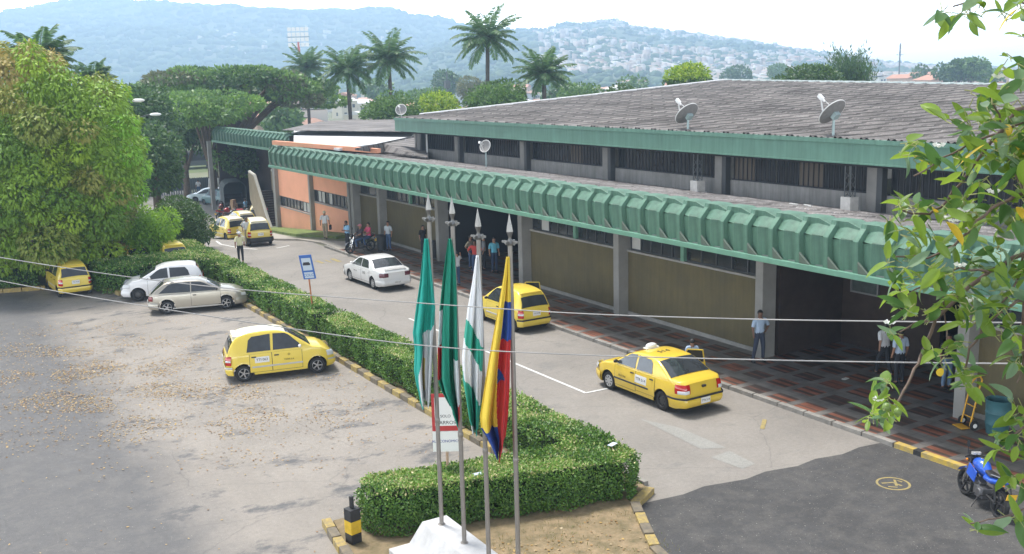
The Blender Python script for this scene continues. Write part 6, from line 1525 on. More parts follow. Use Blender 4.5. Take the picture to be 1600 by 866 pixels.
# tall broad rain tree with flat layered crown
rc = []
for _ in range(62):
    t = rnd.uniform(-1, 1); x = 360+t*158; ytop = 104+34*abs(t)**2.2; y = ytop+8+rnd.random()**1.5*32; dd = 118+rnd.uniform(-11, 11)*math.sqrt(1-t*t*.9); p = AT(x, y, dd); rc.append((p[0], p[1], p[2], rnd.uniform(1.7, 2.7), rnd.uniform(.5, .8)))
b0 = AT(372, 300, 118); tree('rain_tree', (b0[0], b0[1], terr(99)), rc, 85, .42, [RT, DG, RTB], 'huge spreading rain tree with a flat layered crown behind the far wing', .45, limbs=20, tr=.7, droop=.1, mfn=lambda C, I: np.where(np.sin(I*1.7) > .8, 2, np.where(np.sin(I*2.9) > .75, 1, 0)), wide=.4)
far_tree('broadleaf_tree', (262, 150, 385, 188), 104, 1.8, 34, 5, [RT, leafmat('fresh_leaf', [(.14, .27, .05), (.20, .36, .07)], .35)], 'lighter green tree in front of the rain tree with feathery tiers', 110, .36, zr=.4, tr=.35, limbs=10, mfn=lambda C, I: (np.sin(I*1.3) > -.2).astype(int))
far_tree('broadleaf_tree', (245, 195, 325, 235), 112, 1.8, 14, 4, [DG, RT], 'shaded dark tree behind the far road junction', 70, .42)
far_tree('broadleaf_tree', (345, 225, 412, 262), 104, 1.5, 20, 4, [GL, RT], 'low rounded green tree under the far wing canopy', 80, .38, mfn=lambda C, I: (np.sin(I*1.3) > 0).astype(int))
# park fence, slope and stems
b = MB(); b.grid([[tuple(AT(x, 268, 175+dz)[:2])+(terr(200)+z,) for x in (150, 250, 330, 450)] for dz, z in ((-30, -.0), (0, 1.6), (30, 3.5))]); b.build('park_slope', mat('park_grass', (.10, .13, .05), .95, noise=.4, nscale=.2), kind='structure')
e = empty('park_fence', tuple(AT(300, 290, 118)[:2])+(terr(200),), 0, 'dark park fence along the far side of the cross street', 'fence'); b = MB()
A_, B_ = AT(225, 290, 116), AT(440, 290, 120)
for k in range(60):
    q = A_+(B_-A_)*k/59; b.box((q[0]-.05, q[1]-.05, terr(99)), (q[0]+.05, q[1]+.05, terr(99)+1.7))
b.build('post', mat('fence_grey', (.11, .13, .14), .7), e); dv = (B_-A_)/2; mm = (A_+B_)/2; b = MB(); b.obox((mm[0], mm[1], terr(99)+1.0), (dv[0], dv[1], 0), (.02, -.01, 0), (0, 0, .62)); b.build('mesh_panel', mat('fence_mesh', (.09, .11, .12), .8), e)
for x in (338, 326): 
    q = AT(x, 290, 113); b = MB(); b.tube([(q[0], q[1], terr(99)), (q[0]+.2, q[1], terr(99)+1.9)], .16, 8); b.tube([(q[0]+.2, q[1], terr(99)+1.9), (q[0]+.3, q[1]+.3, terr(99)+6)], .15, 8, mi=1); tag(b.build('tree_stem', [M_white, BARK]), 'whitewashed tree stem at the far junction, '+('right' if x == 338 else 'left')+' one of the two', 'tree')

# palms ---------------------------------------------------------------
M_pf = leafmat('palm_frond', [(.05, .12, .05), (.08, .17, .06), (.13, .23, .08)], .3); M_pt = mat('palm_trunk', (.10, .085, .075), .95, noise=.3, nscale=4)
def palm(base, top, label, R=3.2, nf=22, seed=1, group='palm trees beyond the terminal', up=.45, tr=.20, leafl=.75):
    """trunk from base to top, arching fronds with leaflets hanging from the midrib"""
    e = empty('palm_tree', tuple(base), 0, label, 'palm tree', group); rr = np.random.default_rng(seed); b = MB(); base = np.array(base); top = np.array(top)
    mid = (base+top)/2+np.array([rr.uniform(-.25, .25), 0, 0]); b.tube([tuple(base), tuple(mid), tuple(top)], [tr*1.25, tr, tr*1.05], 10); b.ball(tuple(top), (tr*1.9, tr*1.9, tr*2.6), 10); b.build('trunk', M_pt, e, smooth=60)
    C, U, N, L, Wd = [], [], [], [], []; rb = MB()
    for i in range(nf):
        az = i*2.399+rr.uniform(-.25, .25); el = (1.30-1.75*(i/nf)**.9)+rr.uniform(-.1, .1); Lf = R*rr.uniform(.85, 1.08); pts = []
        p = top+np.array([0, 0, tr]); a = el
        for k in range(15):
            pts.append(p.copy()); p = p+Lf/14*np.array([math.cos(az)*math.cos(a), math.sin(az)*math.cos(a), math.sin(a)]); a -= (.03+.085*k/14)*(1.15-up*.6+.3*math.cos(el))*.95
        pts = np.array(pts); rb.tube([tuple(q) for q in pts[::2]], [.045, .04, .035, .03, .025, .02, .015, .01][:len(pts[::2])], 5)
        for k in range(1, 14):
            f = k/14; d = unit(pts[k+1]-pts[k]); s = unit(np.cross(d, [0, 0, 1.])); ll = leafl*math.sin(math.pi*min(1, .18+f*.82))**.6
            for sg in (-1, 1):
                for q in range(3):
                    pp = pts[k]+(pts[k+1]-pts[k])*q/3; C.append(pp); u = d*.55+s*sg*.85+np.array([0, 0, -.45+rr.uniform(-.25, .25)]); U.append(u); N.append(np.cross(u, d)+rr.normal(size=3)*.2); L.append(ll*rr.uniform(.8, 1.1)); Wd.append(.06)
    V, Fq = leaves(np.array(C), np.array(U), np.array(N), np.array(L), np.array(Wd)*1.15); npmesh('fronds', V, Fq, M_pf, e); rb.build('midribs', mat('midrib', (.10, .13, .05), .8), e)
    return e
for k, (x, y, D, R, lb, up) in enumerate(((762, 62, 105, 3.5, 'tallest palm tree, standing alone against the pale sky beyond the roof', .55), (607, 95, 112, 3.5, 'palm tree right of the middle pair, its crown the wider one', .6), (543, 112, 110, 3.1, 'palm tree left of the wide-crowned one, with a bare dark trunk', .45),
                                      (479, 108, 135, 2.9, 'palm tree farthest left of the three beside the rain tree', .9), (850, 118, 98, 2.7, 'short palm tree rising just above the white roof edge', .9), (62, 96, 74, 2.2, 'palm tree whose frond tips rise over the top of the mango', .8), (146, 128, 90, 1.7, 'small dark palm tree right behind the mango crown', .5))):
    t = AT(x, y, D); palm((t[0]-.2, t[1], terr(t[1])), tuple(t), lb, R*1.18, 34 if up > .5 else 30, k+3, up=up, leafl=.95 if R > 3 else .85)
# trees behind the roof
far_tree('broadleaf_tree', (1052, 113, 1098, 165), 104, 1.3, 26, 4, [GL, ML1], 'round green tree peeping over the ridge beyond the left roof dish', 150, .3, mfn=lambda C, I: (C[:, 2] > np.quantile(C[:, 2], .7)).astype(int))
far_tree('broadleaf_tree', (1222, 112, 1292, 170), 108, 1.7, 34, 4, [GL, DG], 'broad dark green tree above the ridge left of the bamboo clump', 120, .32, mfn=lambda C, I: (np.sin(I*1.9) > .3).astype(int))
far_tree('broadleaf_tree', (745, 140, 818, 200), 98, 1.5, 34, 4, [GL, GL2], 'rounded green tree at the foot of the tallest palm', 130, .3, mfn=lambda C, I: (C[:, 2] > np.quantile(C[:, 2], .6)).astype(int))
far_tree('broadleaf_tree', (585, 158, 640, 215), 100, 1.5, 30, 4, [GL, GL2], 'rounded green tree under the wide-crowned palm', 130, .3, mfn=lambda C, I: (C[:, 2] > np.quantile(C[:, 2], .6)).astype(int))
far_tree('broadleaf_tree', (655, 160, 715, 200), 106, 1.5, 26, 4, [ML1, GL2], 'yellowish green tree between the two rounded ones behind the roof', 130, .3)
far_tree('broadleaf_tree', (945, 142, 990, 170), 110, 1.3, 18, 3, [GL, DG], 'low dark green tree top over the white roof edge', 120, .3)
far_tree('broadleaf_tree', (885, 142, 930, 170), 150, 2.0, 20, 5, [GL2, RT], 'hazy green tree right of the short palm', 70, .45)
far_tree('broadleaf_tree', (728, 126, 762, 150), 190, 2.2, 12, 5, [RTB, RT], 'pale dry tree left of the tallest palm trunk', 60, .45)
far_tree('broadleaf_tree', (665, 150, 695, 170), 210, 2.6, 12, 5, [GL2], 'distant tree between the wide palm and the tallest palm', 50, .5)
# bamboo-like plume tree
e = empty('bamboo_clump', tuple(AT(1340, 150, 112)[:2])+(terr(99),), 0, 'feathery bamboo clump rising above the roof ridge', 'bamboo'); C, U = [], []; b = MB()
for k in range(26):
    x = 1322+rnd.uniform(-12, 34); t = AT(x+rnd.uniform(-18, 22), rnd.uniform(84, 118), 112+rnd.uniform(-2, 2)); s0 = np.array([*AT(1338, 150, 112)[:2], terr(99)]); pts = [s0+(t-s0)*f+np.array([0, 0, 1.2*math.sin(f*math.pi)]) for f in np.linspace(0, 1, 9)]; b.tube([tuple(q) for q in pts], [.06]*5+[.04]*2+[.02]*2, 5)
    for q in range(320):
        f = rnd.uniform(.55, 1.02); p = s0+(t-s0)*f+np.array([0, 0, 1.2*math.sin(min(f, 1)*math.pi)])+rng.normal(0, .45, 3); C.append(p); U.append((t-s0)/10+np.array([0, 0, .3])+rng.normal(0, .6, 3))
V, Fq = leaves(np.array(C), np.array(U), rdir(len(C)), rng.uniform(.3, .6, len(C)), .05); npmesh('foliage', V, Fq, DG, e); b.build('canes', mat('cane', (.16, .18, .08), .8), e)

# street lamps beside the mango (white heads)
for x, y, lb in ((216, 157, 'street lamp with a white head, upper one right of the mango crown'), (243, 179, 'street lamp with a white head, lower one right of the mango crown')):
    D = 78 if y < 170 else 84; t = AT(x, y, D); e = empty('street_lamp', (t[0]-1.6, t[1]+.3, terr(t[1])), 0, lb, 'street lamp', 'street lamps by the mango tree')
    b = MB(); b.tube([(t[0]-1.6, t[1]+.3, terr(t[1])), (t[0]-1.6, t[1]+.3, t[2]-.3), (t[0]-.4, t[1]+.1, t[2]+.02)], [.09, .06, .04], 8); b.build('pole', M_mast, e); b = MB(); b.ball((t[0], t[1], t[2]), (.45, .2, .13), 14); b.build('lamp_head', mat('lamp_head', (.8, .8, .8), .3), e, smooth=60)
# floodlight mast and aerial far away
t = AT(466, 62, 420); e = empty('floodlight_mast', (t[0], t[1], terr(420)), 0, 'tall stadium floodlight mast with red and white bands before the hazy hill', 'floodlight mast')
b = MB(); z0, z1 = terr(420), t[2]-1; n = 6
for k in range(n): b.tube([(t[0], t[1], z0+(z1-z0)*k/n), (t[0], t[1], z0+(z1-z0)*(k+1)/n)], .55, 8, mi=k % 2)
b.build('mast', [M_white, mat('mast_red', (.5, .08, .04), .6)], e)
b = MB(); right = _r0
for r_ in range(4):
    for c_ in range(5): q = t+right*(c_-2)*1.7+np.array([0, 0, (r_-1)*2.0]); b.obox(q, right*.68, _f0*.35, (0, 0, .75))
b.build('floodlights', mat('floodlight', (.75, .74, .72), .4), e); b = MB(); b.obox(t+_f0*.6+np.array([0, 0, 1.0]), right*4.4, _f0*.08, (0, 0, .1)); b.obox(t+_f0*.6-np.array([0, 0, 2.0]), right*4.4, _f0*.08, (0, 0, .1)); b.build('lamp_rack', M_mast, e)
t = AT(1407, 68, 500); b = MB(); b.tube([(t[0], t[1], terr(500)), tuple(t)], .35, 6); b.obox(t-np.array([0, 0, 5]), right*1.6, _f0*.1, (0, 0, .1)); tag(b.build('radio_mast', M_mast), 'thin grey radio mast above the ridge on the right', 'mast')
t = AT(698, 112, 200); b = MB(); b.tube([(t[0], t[1], terr(200)), (t[0], t[1], t[2])], .12, 6); b.box((t[0]-.5, t[1]-.4, t[2]-3.2), (t[0]+.5, t[1]+.4, t[2]-1.7)); tag(b.build('utility_mast', M_mast), 'thin pole with a box between the palms beyond the roof', 'mast')
# ================================================================ HILLS, TOWN, HAZE
M_hill = mat('hill_wood', (.055, .085, .035), .95, noise=.5, nscale=.012, col2=(.10, .11, .06))
def hill(name, ridge, D, depth, back, seed, foot_y=None, kind='structure'):
    r = np.random.default_rng(seed); xs = np.linspace(ridge[0][0], ridge[-1][0], 260); ys_ = np.interp(xs, [p[0] for p in ridge], [p[1] for p in ridge]); nv = 44; z0 = terr(200)-1
    ph = r.uniform(0, 6, (6, 2)); rows = []
    top = [AT(x, y, D) for x, y in zip(xs, ys_)]
    for j in range(nv+12):
        if j < nv: v = j/(nv-1); dd = D-depth*(1-v); h = v**.9*.55+.45*(3*v*v-2*v**3)
        else: v = (j-nv+1)/12; dd = D+back*v; h = 1-v*v*.95
        row = []
        for i, x in enumerate(xs):
            t = top[i]; s = dd/D; px_, py_ = t[0]*s, t[1]*s
            n = math.sin(px_*.006+ph[0, 0])*math.sin(py_*.007+ph[0, 1])+.5*math.sin(px_*.017+ph[1, 0]+py_*.01)+.3*math.sin(px_*.04+ph[2, 0])*math.sin(py_*.035+ph[2, 1])
            w = math.sin(math.pi*min(v, 1)) if j < nv else 0
            row.append((px_, py_, z0+(t[2]-z0)*max(0, h*(1+.16*n*w))+ (r.normal(0, .9) if j < nv and .05 < v else 0)))
        rows.append(row)
    b = MB(); b.grid(rows, flip=False); b.build(name, M_hill, kind=kind, smooth=180); return np.array(rows), nv
H1, nv = hill('far_hill', [(-400, 70), (-150, 45), (0, 30), (15, 22), (50, 19), (80, 11), (140, 5), (185, 7), (230, 6), (300, 9), (350, 12), (400, 16), (450, 21), (490, 20), (540, 23), (575, 20), (612, 19), (640, 25), (665, 27), (690, 30), (720, 40), (760, 50), (820, 70), (900, 100), (1000, 120)], 2600, 1300, 350, 1)
H2, nv = hill('near_hill', [(430, 118), (520, 110), (600, 98), (650, 84), (700, 66), (740, 54), (790, 47), (830, 50), (870, 45), (890, 39), (915, 41), (940, 35), (970, 36), (985, 45), (1010, 47), (1060, 52), (1110, 60), (1160, 66), (1200, 73), (1250, 82), (1300, 87), (1350, 96), (1400, 101), (1500, 108), (1700, 112), (1950, 116)], 1950, 1250, 500, 2)
# distant woods on the slopes: clumps of leafy blobs
def wood(name, H, nv, n, rmin, rmax, seed, label, vmin=.05, xr=(0, 260)):
    r = np.random.default_rng(seed); base = MB(); ico = []
    V, Fs = [], []
    t = (1+5**.5)/2; iv = np.array([(-1, t, 0), (1, t, 0), (-1, -t, 0), (1, -t, 0), (0, -1, t), (0, 1, t), (0, -1, -t), (0, 1, -t), (t, 0, -1), (t, 0, 1), (-t, 0, -1), (-t, 0, 1)])/1.9
    iF = np.array([(0, 11, 5), (0, 5, 1), (0, 1, 7), (0, 7, 10), (0, 10, 11), (1, 5, 9), (5, 11, 4), (11, 10, 2), (10, 7, 6), (7, 1, 8), (3, 9, 4), (3, 4, 2), (3, 2, 6), (3, 6, 8), (3, 8, 9), (4, 9, 5), (2, 4, 11), (6, 2, 10), (8, 6, 7), (9, 8, 1)])
    i = r.integers(xr[0], xr[1]-1, n); j = (nv-1)*(1-(1-vmin)*r.random(n)**1.2); j = np.clip(j.astype(int), 0, nv-1); P = H[j, i]+np.c_[r.normal(0, 4, n), r.normal(0, 4, n), np.zeros(n)]
    s = r.uniform(rmin, rmax, n); sc3 = np.c_[s*r.uniform(.8, 1.5, n), s*r.uniform(.8, 1.5, n), s*r.uniform(.6, 1.1, n)]
    V = (iv[None]*sc3[:, None, :]*(1+r.uniform(-.18, .18, (n, 12, 1)))+P[:, None, :]+np.array([0, 0, .2])*s[:, None, None]).reshape(-1, 3); Fq = (iF[None]+12*np.arange(n)[:, None, None]).reshape(-1, 3)
    return npmesh(name, V, Fq, leafmat('wood_crown', [(.03, .06, .02), (.05, .09, .03), (.08, .12, .045)], .0, .9), kind='stuff', label=label)
wood('distant_woods', H1, nv, 11000, 4, 9, 3, 'blue hazy woods on the far hill'); wood('distant_woods', H2, nv, 8500, 2.2, 5.5, 4, 'hazy trees between the houses on the nearer hill')
# houses ------------------------------------------------------------
HC = [(.62, .60, .56), (.55, .40, .32), (.66, .63, .60), (.45, .33, .25), (.6, .55, .45), (.40, .42, .45)]; RC = [(.42, .22, .15), (.50, .48, .46), (.33, .20, .15), (.6, .6, .6), (.36, .32, .30), (.5, .3, .22)]
protos = []
for k in range(12):
    w, d, h = rnd.uniform(3, 5.5), rnd.uniform(3, 4.5), rnd.choice((2.8, 3.2, 5.6, 6))
    b = MB(); b.box((-w, -d, -4), (w, d, h), 0); rh = rnd.uniform(.5, 1.4)
    if k % 3: b.add([(-w-.4, -d-.4, h+.02), (w+.4, -d-.4, h+.02), (w+.4, 0, h+rh), (-w-.4, 0, h+rh), (w+.4, d+.4, h+.02), (-w-.4, d+.4, h+.02)], [(0, 1, 2, 3), (3, 2, 4, 5), (0, 3, 5), (1, 4, 2)], 1)
    else: b.add([(-w-.3, -d-.3, h+.02), (w+.3, -d-.3, h+.02), (w+.3, d+.3, h+.6), (-w-.3, d+.3, h+.6)], [(0, 1, 2, 3)], 1)
    for s_ in (-1, 1):
        for fl in range(int(h//2.8)):
            for q in (-.55, 0, .5): b.box((q*w-.5, s_*d-.03, .9+fl*2.8), (q*w+.5, s_*d+.03, 2.1+fl*2.8), 2)
            b.box((s_*w-.03, -.6, .9+fl*2.8), (s_*w+.03, .6, 2.1+fl*2.8), 2)
    o = b.build('house', [mat('house_wall%d' % (k % 6), HC[k % 6], .8), mat('house_roof%d' % ((k*5+1) % 6), RC[(k*5+1) % 6], .8), mat('house_window', (.04, .045, .05), .3)], None, world=False); me = o.data; me.name = 'house'; bpy.data.objects.remove(o); protos.append(me)
spots = []
r = np.random.default_rng(11)
def hillspots(H, n, i0, i1, v0, v1, seed):
    q = np.random.default_rng(seed); out_ = []
    while len(out_) < n:
        i = int(q.integers(i0, i1)); j = int(nv*q.uniform(v0, v1)); p = H[min(j, nv-1), i]
        f = math.sin(p[0]*.012)+math.sin(p[1]*.015+1)
        if f < -.5: continue
        out_.append((p[0]+q.uniform(-8, 8), p[1]+q.uniform(-8, 8), p[2]+1.5))
    return out_
# town on the plain just beyond the terminal
for _ in range(150):
    x = r.uniform(380, 1600); D = r.uniform(170, 620)
    if x > 1000: D = r.uniform(300, 650)
    p = AT(x, 120, D); spots.append((p[0], p[1], terr(200)))
spots += hillspots(H2, 150, 95, 258, .02, .55, 5)
k_ = 0
kinds = [('pale', 'whitewashed houses of the far town'), ('brick-red', 'brick-red houses of the far town'), ('cream', 'cream houses of the far town')]
for n_, (x, y, z) in enumerate(spots):
    k = int(r.integers(0, 12)); o = bpy.data.objects.new('house', protos[k]); COL.objects.link(o); o.location = (x, y, z); o.rotation_euler = (0, 0, r.uniform(0, 3.1)); s_ = r.uniform(.8, 1.3)*(.62 if n_ >= 150 else 1); o.scale = (s_, s_, s_)
    onhill = n_ >= 150
    c = ['white', 'reddish', 'white', 'brown', 'cream', 'grey'][k % 6]
    tag(o, '%s house among the many %s' % (c, 'on the hazy hillside beyond the terminal' if onhill else 'on the plain between the terminal and the hill'), 'house', '%s houses %s' % (c, 'on the hillside' if onhill else 'on the plain'))
rest = hillspots(H2, 3300, 70, 258, .02, .97, 6)+hillspots(H1, 160, 120, 190, .1, .6, 7)
V, Fq, mi = [], [], []; o0 = 0
for (x, y, z) in rest:
    w, d, h = r.uniform(1.8, 4.2), r.uniform(1.8, 3.4), r.uniform(1.5, 3.6); a = r.uniform(0, 3.1); ca, sa = math.cos(a), math.sin(a)
    for dx, dy, dz in ((-w, -d, -3), (w, -d, -3), (w, d, -3), (-w, d, -3), (-w, -d, h), (w, -d, h), (w, d, h+1), (-w, d, h+1)): V.append((x+dx*ca-dy*sa, y+dx*sa+dy*ca, z+dz))
    for f, m_ in (((4, 5, 6, 7), 1), ((0, 1, 5, 4), 0), ((1, 2, 6, 5), 0), ((2, 3, 7, 6), 0), ((3, 0, 4, 7), 0)): Fq.append([i+o0 for i in f]); mi.append(m_)
    o0 += 8
npmesh('hillside_town', V, Fq, [leafmat('town_wall', [(.5, .48, .45), (.4, .3, .24), (.56, .54, .52), (.34, .25, .2), (.48, .45, .38)], 0, .9), leafmat('town_roof', [(.42, .24, .17), (.5, .48, .46), (.6, .58, .56), (.33, .24, .2)], 0, .9)], midx=mi, kind='stuff', label='dense small houses covering the hazy hillside')
# town trees on the plain
HT = ['hazy tree above the ridge near the right edge, left of a taller twin', 'tallest hazy tree above the ridge near the right edge', 'low hazy tree right of the thin radio mast', 'hazy tree farthest right above the roof ridge', 'small hazy tree just right of the thin radio mast', 'hazy tree over the white roof edge left of the round ridge tree', 'hazy tree just right of the short palm', 'hazy tree below the wide-crowned palm',
      'hazy tree between the wide-crowned and tallest palms', 'hazy tree at the far left of the town gap beside the rain tree', 'hazy tree behind the bare dark palm trunk', 'hazy tree behind the wide-crowned palm', 'faint hazy tree between the round ridge tree and the broad dark one', 'faint hazy tree behind the broad dark ridge tree']
for k, (x, y, D, r_, n) in enumerate(((1500, 108, 330, 3.6, 7), (1518, 106, 330, 4.2, 7), (1478, 114, 340, 3.4, 6), (1545, 114, 360, 3.4, 5), (1440, 114, 380, 2.8, 4), (990, 132, 280, 3, 5), (870, 145, 200, 2.6, 5), (640, 160, 230, 3, 6), (700, 125, 320, 5, 6), (440, 178, 170, 3.4, 7), (500, 150, 260, 4, 7), (590, 140, 300, 4, 7), (1150, 118, 420, 6, 5), (1220, 112, 460, 6, 5))):
    cs = []
    for _ in range(n): p = AT(x+rnd.uniform(-12, 12), y+rnd.uniform(-5, 9), D+rnd.uniform(-5, 5)); cs.append((p[0], p[1], p[2], r_*rnd.uniform(.55, .8), r_*.55))
    b0 = AT(x, y, D); tree('broadleaf_tree', (b0[0], b0[1], terr(200)), cs, 28, .9, [GL2 if k % 2 else DG], HT[k], .4, group='hazy trees of the far plain', limbs=3, tr=.4, wide=.4)
# haze
b = MB(); fx, fy = _f0[:2], _r0[:2]; q = [fx*a+fy*c_ for a, c_ in ((-120, -2600), (-120, 2600), (3150, 2600), (3150, -2600))]; b.prism([tuple(p) for p in q], -9, 236); hz = b.build('haze', mat('haze_box', (1, 1, 1)), kind='stuff'); tag(hz, 'pale bluish haze over the valley')
m = bpy.data.materials.new('haze'); m.use_nodes = True; t = m.node_tree; t.nodes.clear(); o_ = t.nodes.new('ShaderNodeOutputMaterial'); v = t.nodes.new('ShaderNodeVolumePrincipled'); v.inputs['Color'].default_value = (.53, .74, 1, 1); v.inputs['Density'].default_value = HAZE; v.inputs['Anisotropy'].default_value = .3
t.links.new(v.outputs[0], o_.inputs['Volume']); hz.data.materials.clear(); hz.data.materials.append(m)

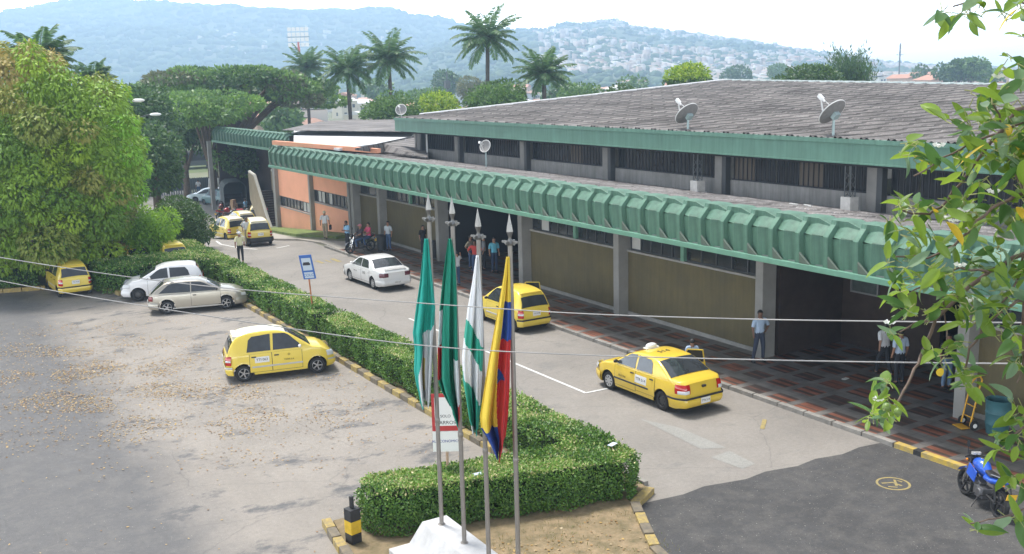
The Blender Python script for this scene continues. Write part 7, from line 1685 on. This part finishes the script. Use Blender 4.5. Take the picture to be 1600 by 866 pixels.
# ================================================================ GUAVA TREE IN THE FOREGROUND
def guava():
    rr = random.Random(21); e = empty('guava_tree', (3.2*math.sin(R_(66)), 3.2*math.cos(R_(66)), 0), 0, 'guava tree whose leafy branches hang into the right of the view', 'tree')
    br = MB(); tb = np.array([e.location.x, e.location.y, 0.])
    def Q(x, y, D): return AT(x, y, D)
    hub = Q(1900, 330, 3.4)
    br.tube([tuple(tb), tuple(tb+np.array([.1, .05, 5])), tuple(hub+np.array([.05, 0, -1.2])), tuple(hub)], [.13, .10, .06, .04], 12)
    twigs = [([(1900, 330), (1750, 330), (1600, 395), (1545, 425), (1500, 462), (1462, 500), (1440, 560), (1425, 585), (1405, 625), (1385, 655)], 3.3, .011),
             ([(1900, 330), (1700, 260), (1600, 300), (1560, 318), (1530, 345), (1490, 385), (1450, 402), (1400, 400)], 3.1, .008),
             ([(1900, 330), (1750, 200), (1640, 160), (1590, 170), (1555, 215), (1510, 275), (1480, 315), (1450, 335), (1410, 330)], 3.2, .009),
             ([(1600, 190), (1560, 208), (1515, 225), (1470, 250), (1428, 277)], 3.15, .005), ([(1900, 330), (1750, 120), (1650, 60), (1600, 5), (1540, -5), (1490, 10)], 3.4, .006),
             ([(1900, 330), (1760, 430), (1650, 470), (1590, 470), (1545, 500), (1515, 545), (1505, 590)], 3.2, .008), ([(1900, 330), (1760, 560), (1680, 640), (1610, 660), (1575, 690)], 3.1, .008),
             ([(1760, 560), (1700, 740), (1620, 790), (1560, 810), (1515, 818)], 3.1, .005), ([(1470, 450), (1478, 500), (1480, 545), (1470, 570)], 3.25, .003), ([(1545, 425), (1500, 420), (1450, 440), (1420, 460)], 3.2, .005),
             ([(1600, 300), (1570, 240), (1560, 180), (1545, 150)], 3.15, .005), ([(1600, 470), (1600, 560), (1590, 600)], 3.2, .005), ([(1462, 500), (1430, 505), (1405, 520)], 3.25, .004), ([(1600, 395), (1590, 440), (1560, 480)], 3.1, .005)]
    for pts, D, w in twigs:
        P = [Q(x, y, D+.08*math.sin(i*1.3)) for i, (x, y) in enumerate(pts)]; P = np.array(P); F = [P[0]]; w = w*.62
        for a, c in zip(P[:-1], P[1:]):
            for t_ in (.33, .66, 1): F.append(a+(c-a)*t_+np.array([rr.uniform(-.004, .004) for _ in range(3)]))
        n = len(F); br.tube([tuple(q) for q in F], [w*(1-.65*i/n)+.001 for i in range(n)], 8)
    br.build('branches', mat('guava_bark', (.14, .10, .08), .8, noise=.3, nscale=30), e, smooth=60)
    clusters = [(1425, 232, 5, 20, 22), (1450, 250, 4, 20, 18), (1505, 195, 3, 12, 18), (1478, 190, 2, 10, 10), (1545, 165, 9, 28, 34), (1585, 195, 10, 25, 40), (1585, 110, 5, 18, 30), (1550, 215, 7, 28, 26), (1515, 250, 6, 20, 24), (1575, 255, 10, 28, 30), (1525, 300, 7, 26, 26), (1495, 345, 8, 26, 28), (1450, 325, 6, 24, 18), (1415, 325, 5, 16, 14),
                (1400, 350, 4, 14, 14), (1540, 345, 7, 24, 26), (1590, 330, 8, 20, 28), (1440, 375, 8, 26, 20), (1400, 415, 6, 20, 16), (1425, 445, 8, 24, 22), (1470, 420, 7, 26, 22), (1500, 455, 6, 28, 18), (1540, 400, 6, 26, 24), (1590, 415, 6, 16, 26), (1440, 490, 5, 18, 16), (1412, 485, 4, 14, 14), (1465, 560, 7, 16, 20), (1398, 520, 2, 8, 8),
                (1515, 490, 8, 22, 22), (1560, 470, 8, 24, 22), (1575, 520, 6, 22, 22), (1510, 590, 6, 14, 20), (1495, 540, 3, 14, 14), (1390, 600, 3, 10, 8), (1380, 640, 9, 20, 26), (1355, 650, 3, 12, 10), (1590, 570, 4, 12, 18), (1590, 640, 5, 14, 22), (1575, 690, 6, 18, 20), (1590, 750, 4, 14, 18), (1520, 825, 2, 10, 6), (1590, 810, 3, 12, 12),
                (1480, 22, 3, 12, 8), (1512, 18, 3, 14, 8), (1575, 25, 2, 10, 8), (1592, 12, 2, 8, 8), (1535, 12, 1, 6, 4), (1600, 60, 1, 6, 6)]
    for _ in range(26): clusters.append((rr.uniform(1620, 1800), rr.uniform(60, 800), 9, 40, 40))
    leafb = MB(); peti = MB(); fr = MB()
    for (x, y, n, sx, sy) in clusters:
        for _ in range(int(n*(2.1 if x < 1500 else 2.7))):
            D = rr.uniform(2.95, 3.45); p = Q(x+rr.uniform(-sx, sx), y+rr.uniform(-sy, sy)*.8, D)
            az = rr.uniform(0, 2*math.pi); dn = rr.uniform(-1.0, .45) if rr.random() < .8 else rr.uniform(.2, 1.0)
            U = Vector((math.cos(az), math.sin(az), dn*1.3)).normalized(); Nn = Vector((rr.gauss(0, .5), rr.gauss(0, .5), 1)).normalized(); V_ = U.cross(Nn).normalized(); N_ = V_.cross(U).normalized()
            L = rr.uniform(.045, .088); W = L*rr.uniform(.175, .235); curl = rr.uniform(-.5, .9); fold = rr.uniform(.1, .7)
            r_ = rr.random(); mi = 2 if r_ < .022 else (1 if r_ < .30 else (3 if r_ < .46 else 0))
            rows = []; P0 = Vector(p)
            for i in range(7):
                t_ = i/6; wv = W*math.sin(math.pi*(t_**.85))**.6 if 0 < i < 6 else W*.03
                c = P0+U*(L*t_)-N_*(curl*L*t_*t_*.6); rows.append([c-V_*wv+N_*(fold*wv), c-V_*wv*.5+N_*(fold*wv*.42), c, c+V_*wv*.5+N_*(fold*wv*.42), c+V_*wv+N_*(fold*wv)])
            leafb.grid(rows, mi=mi); peti.tube([tuple(P0-U*.018), tuple(P0+U*.004)], .0014, 4)
            if rr.random() < .12: peti.tube([tuple(P0-U*.018), tuple(P0-U*.018+Vector((rr.uniform(-.03, .03), rr.uniform(-.03, .03), rr.uniform(-.02, .05))))], .0016, 4)
    def gm(n, c, tr):
        m = leafmat(n, c, tr, .5); t = m.node_tree; b_ = t.nodes['Principled BSDF']; b_.inputs['Specular IOR Level'].default_value = .5; return m
    lo = leafb.build('foliage', [gm('guava_leaf', [(.10, .18, .02), (.15, .25, .03), (.21, .32, .045)], .42), gm('guava_dark', [(.05, .13, .03), (.08, .17, .04)], .35), gm('guava_yellow', [(.62, .42, .03), (.6, .5, .06)], .4), gm('guava_pale', [(.13, .22, .12), (.18, .27, .15)], .3)], e, smooth=60, world=True)
    peti.build('leaf_stalks', mat('stalk', (.25, .26, .10), .7), e)
    for (x, y, s) in ((1385, 637, 6.5), (1403, 644, 6), (1467, 432, 9), (1540, 440, 7), (1575, 345, 6), (1505, 320, 5), (1555, 445, 6)):
        p = Q(x, y, 3.15); f_ = MB(); rr_ = s/1580*3.15; f_.ball(tuple(p), (rr_, rr_, rr_*1.15), 14); f_.lathe([(.001, -rr_*1.15), (rr_*.3, -rr_*1.25), (.001, -rr_*1.2)], c=tuple(p), n=8); f_.build('guava_fruit', mat('guava_skin', (.16, .24, .06), .4, noise=.2, nscale=60), e, smooth=60)
    fl = MB()
    for (x, y) in ((1467, 228), (1505, 330), (1478, 340), (1490, 345), (1552, 300), (1535, 142), (1515, 470), (1390, 505), (1500, 415), (1372, 625), (1560, 120)):
        p = Q(x, y, 3.1)
        for q in range(5):
            a = q*1.26; d = np.array([math.cos(a), math.sin(a), .3])*.012; fl.add([p, p+d+np.array([0, 0, .006]), p+d*1.6, p+d-np.array([0, 0, .006])], [(0, 1, 2, 3)])
        fl.ball(tuple(p), .006, 6)
    fl.build('blossom', mat('petal', (.8, .8, .76), .6), e)
guava()
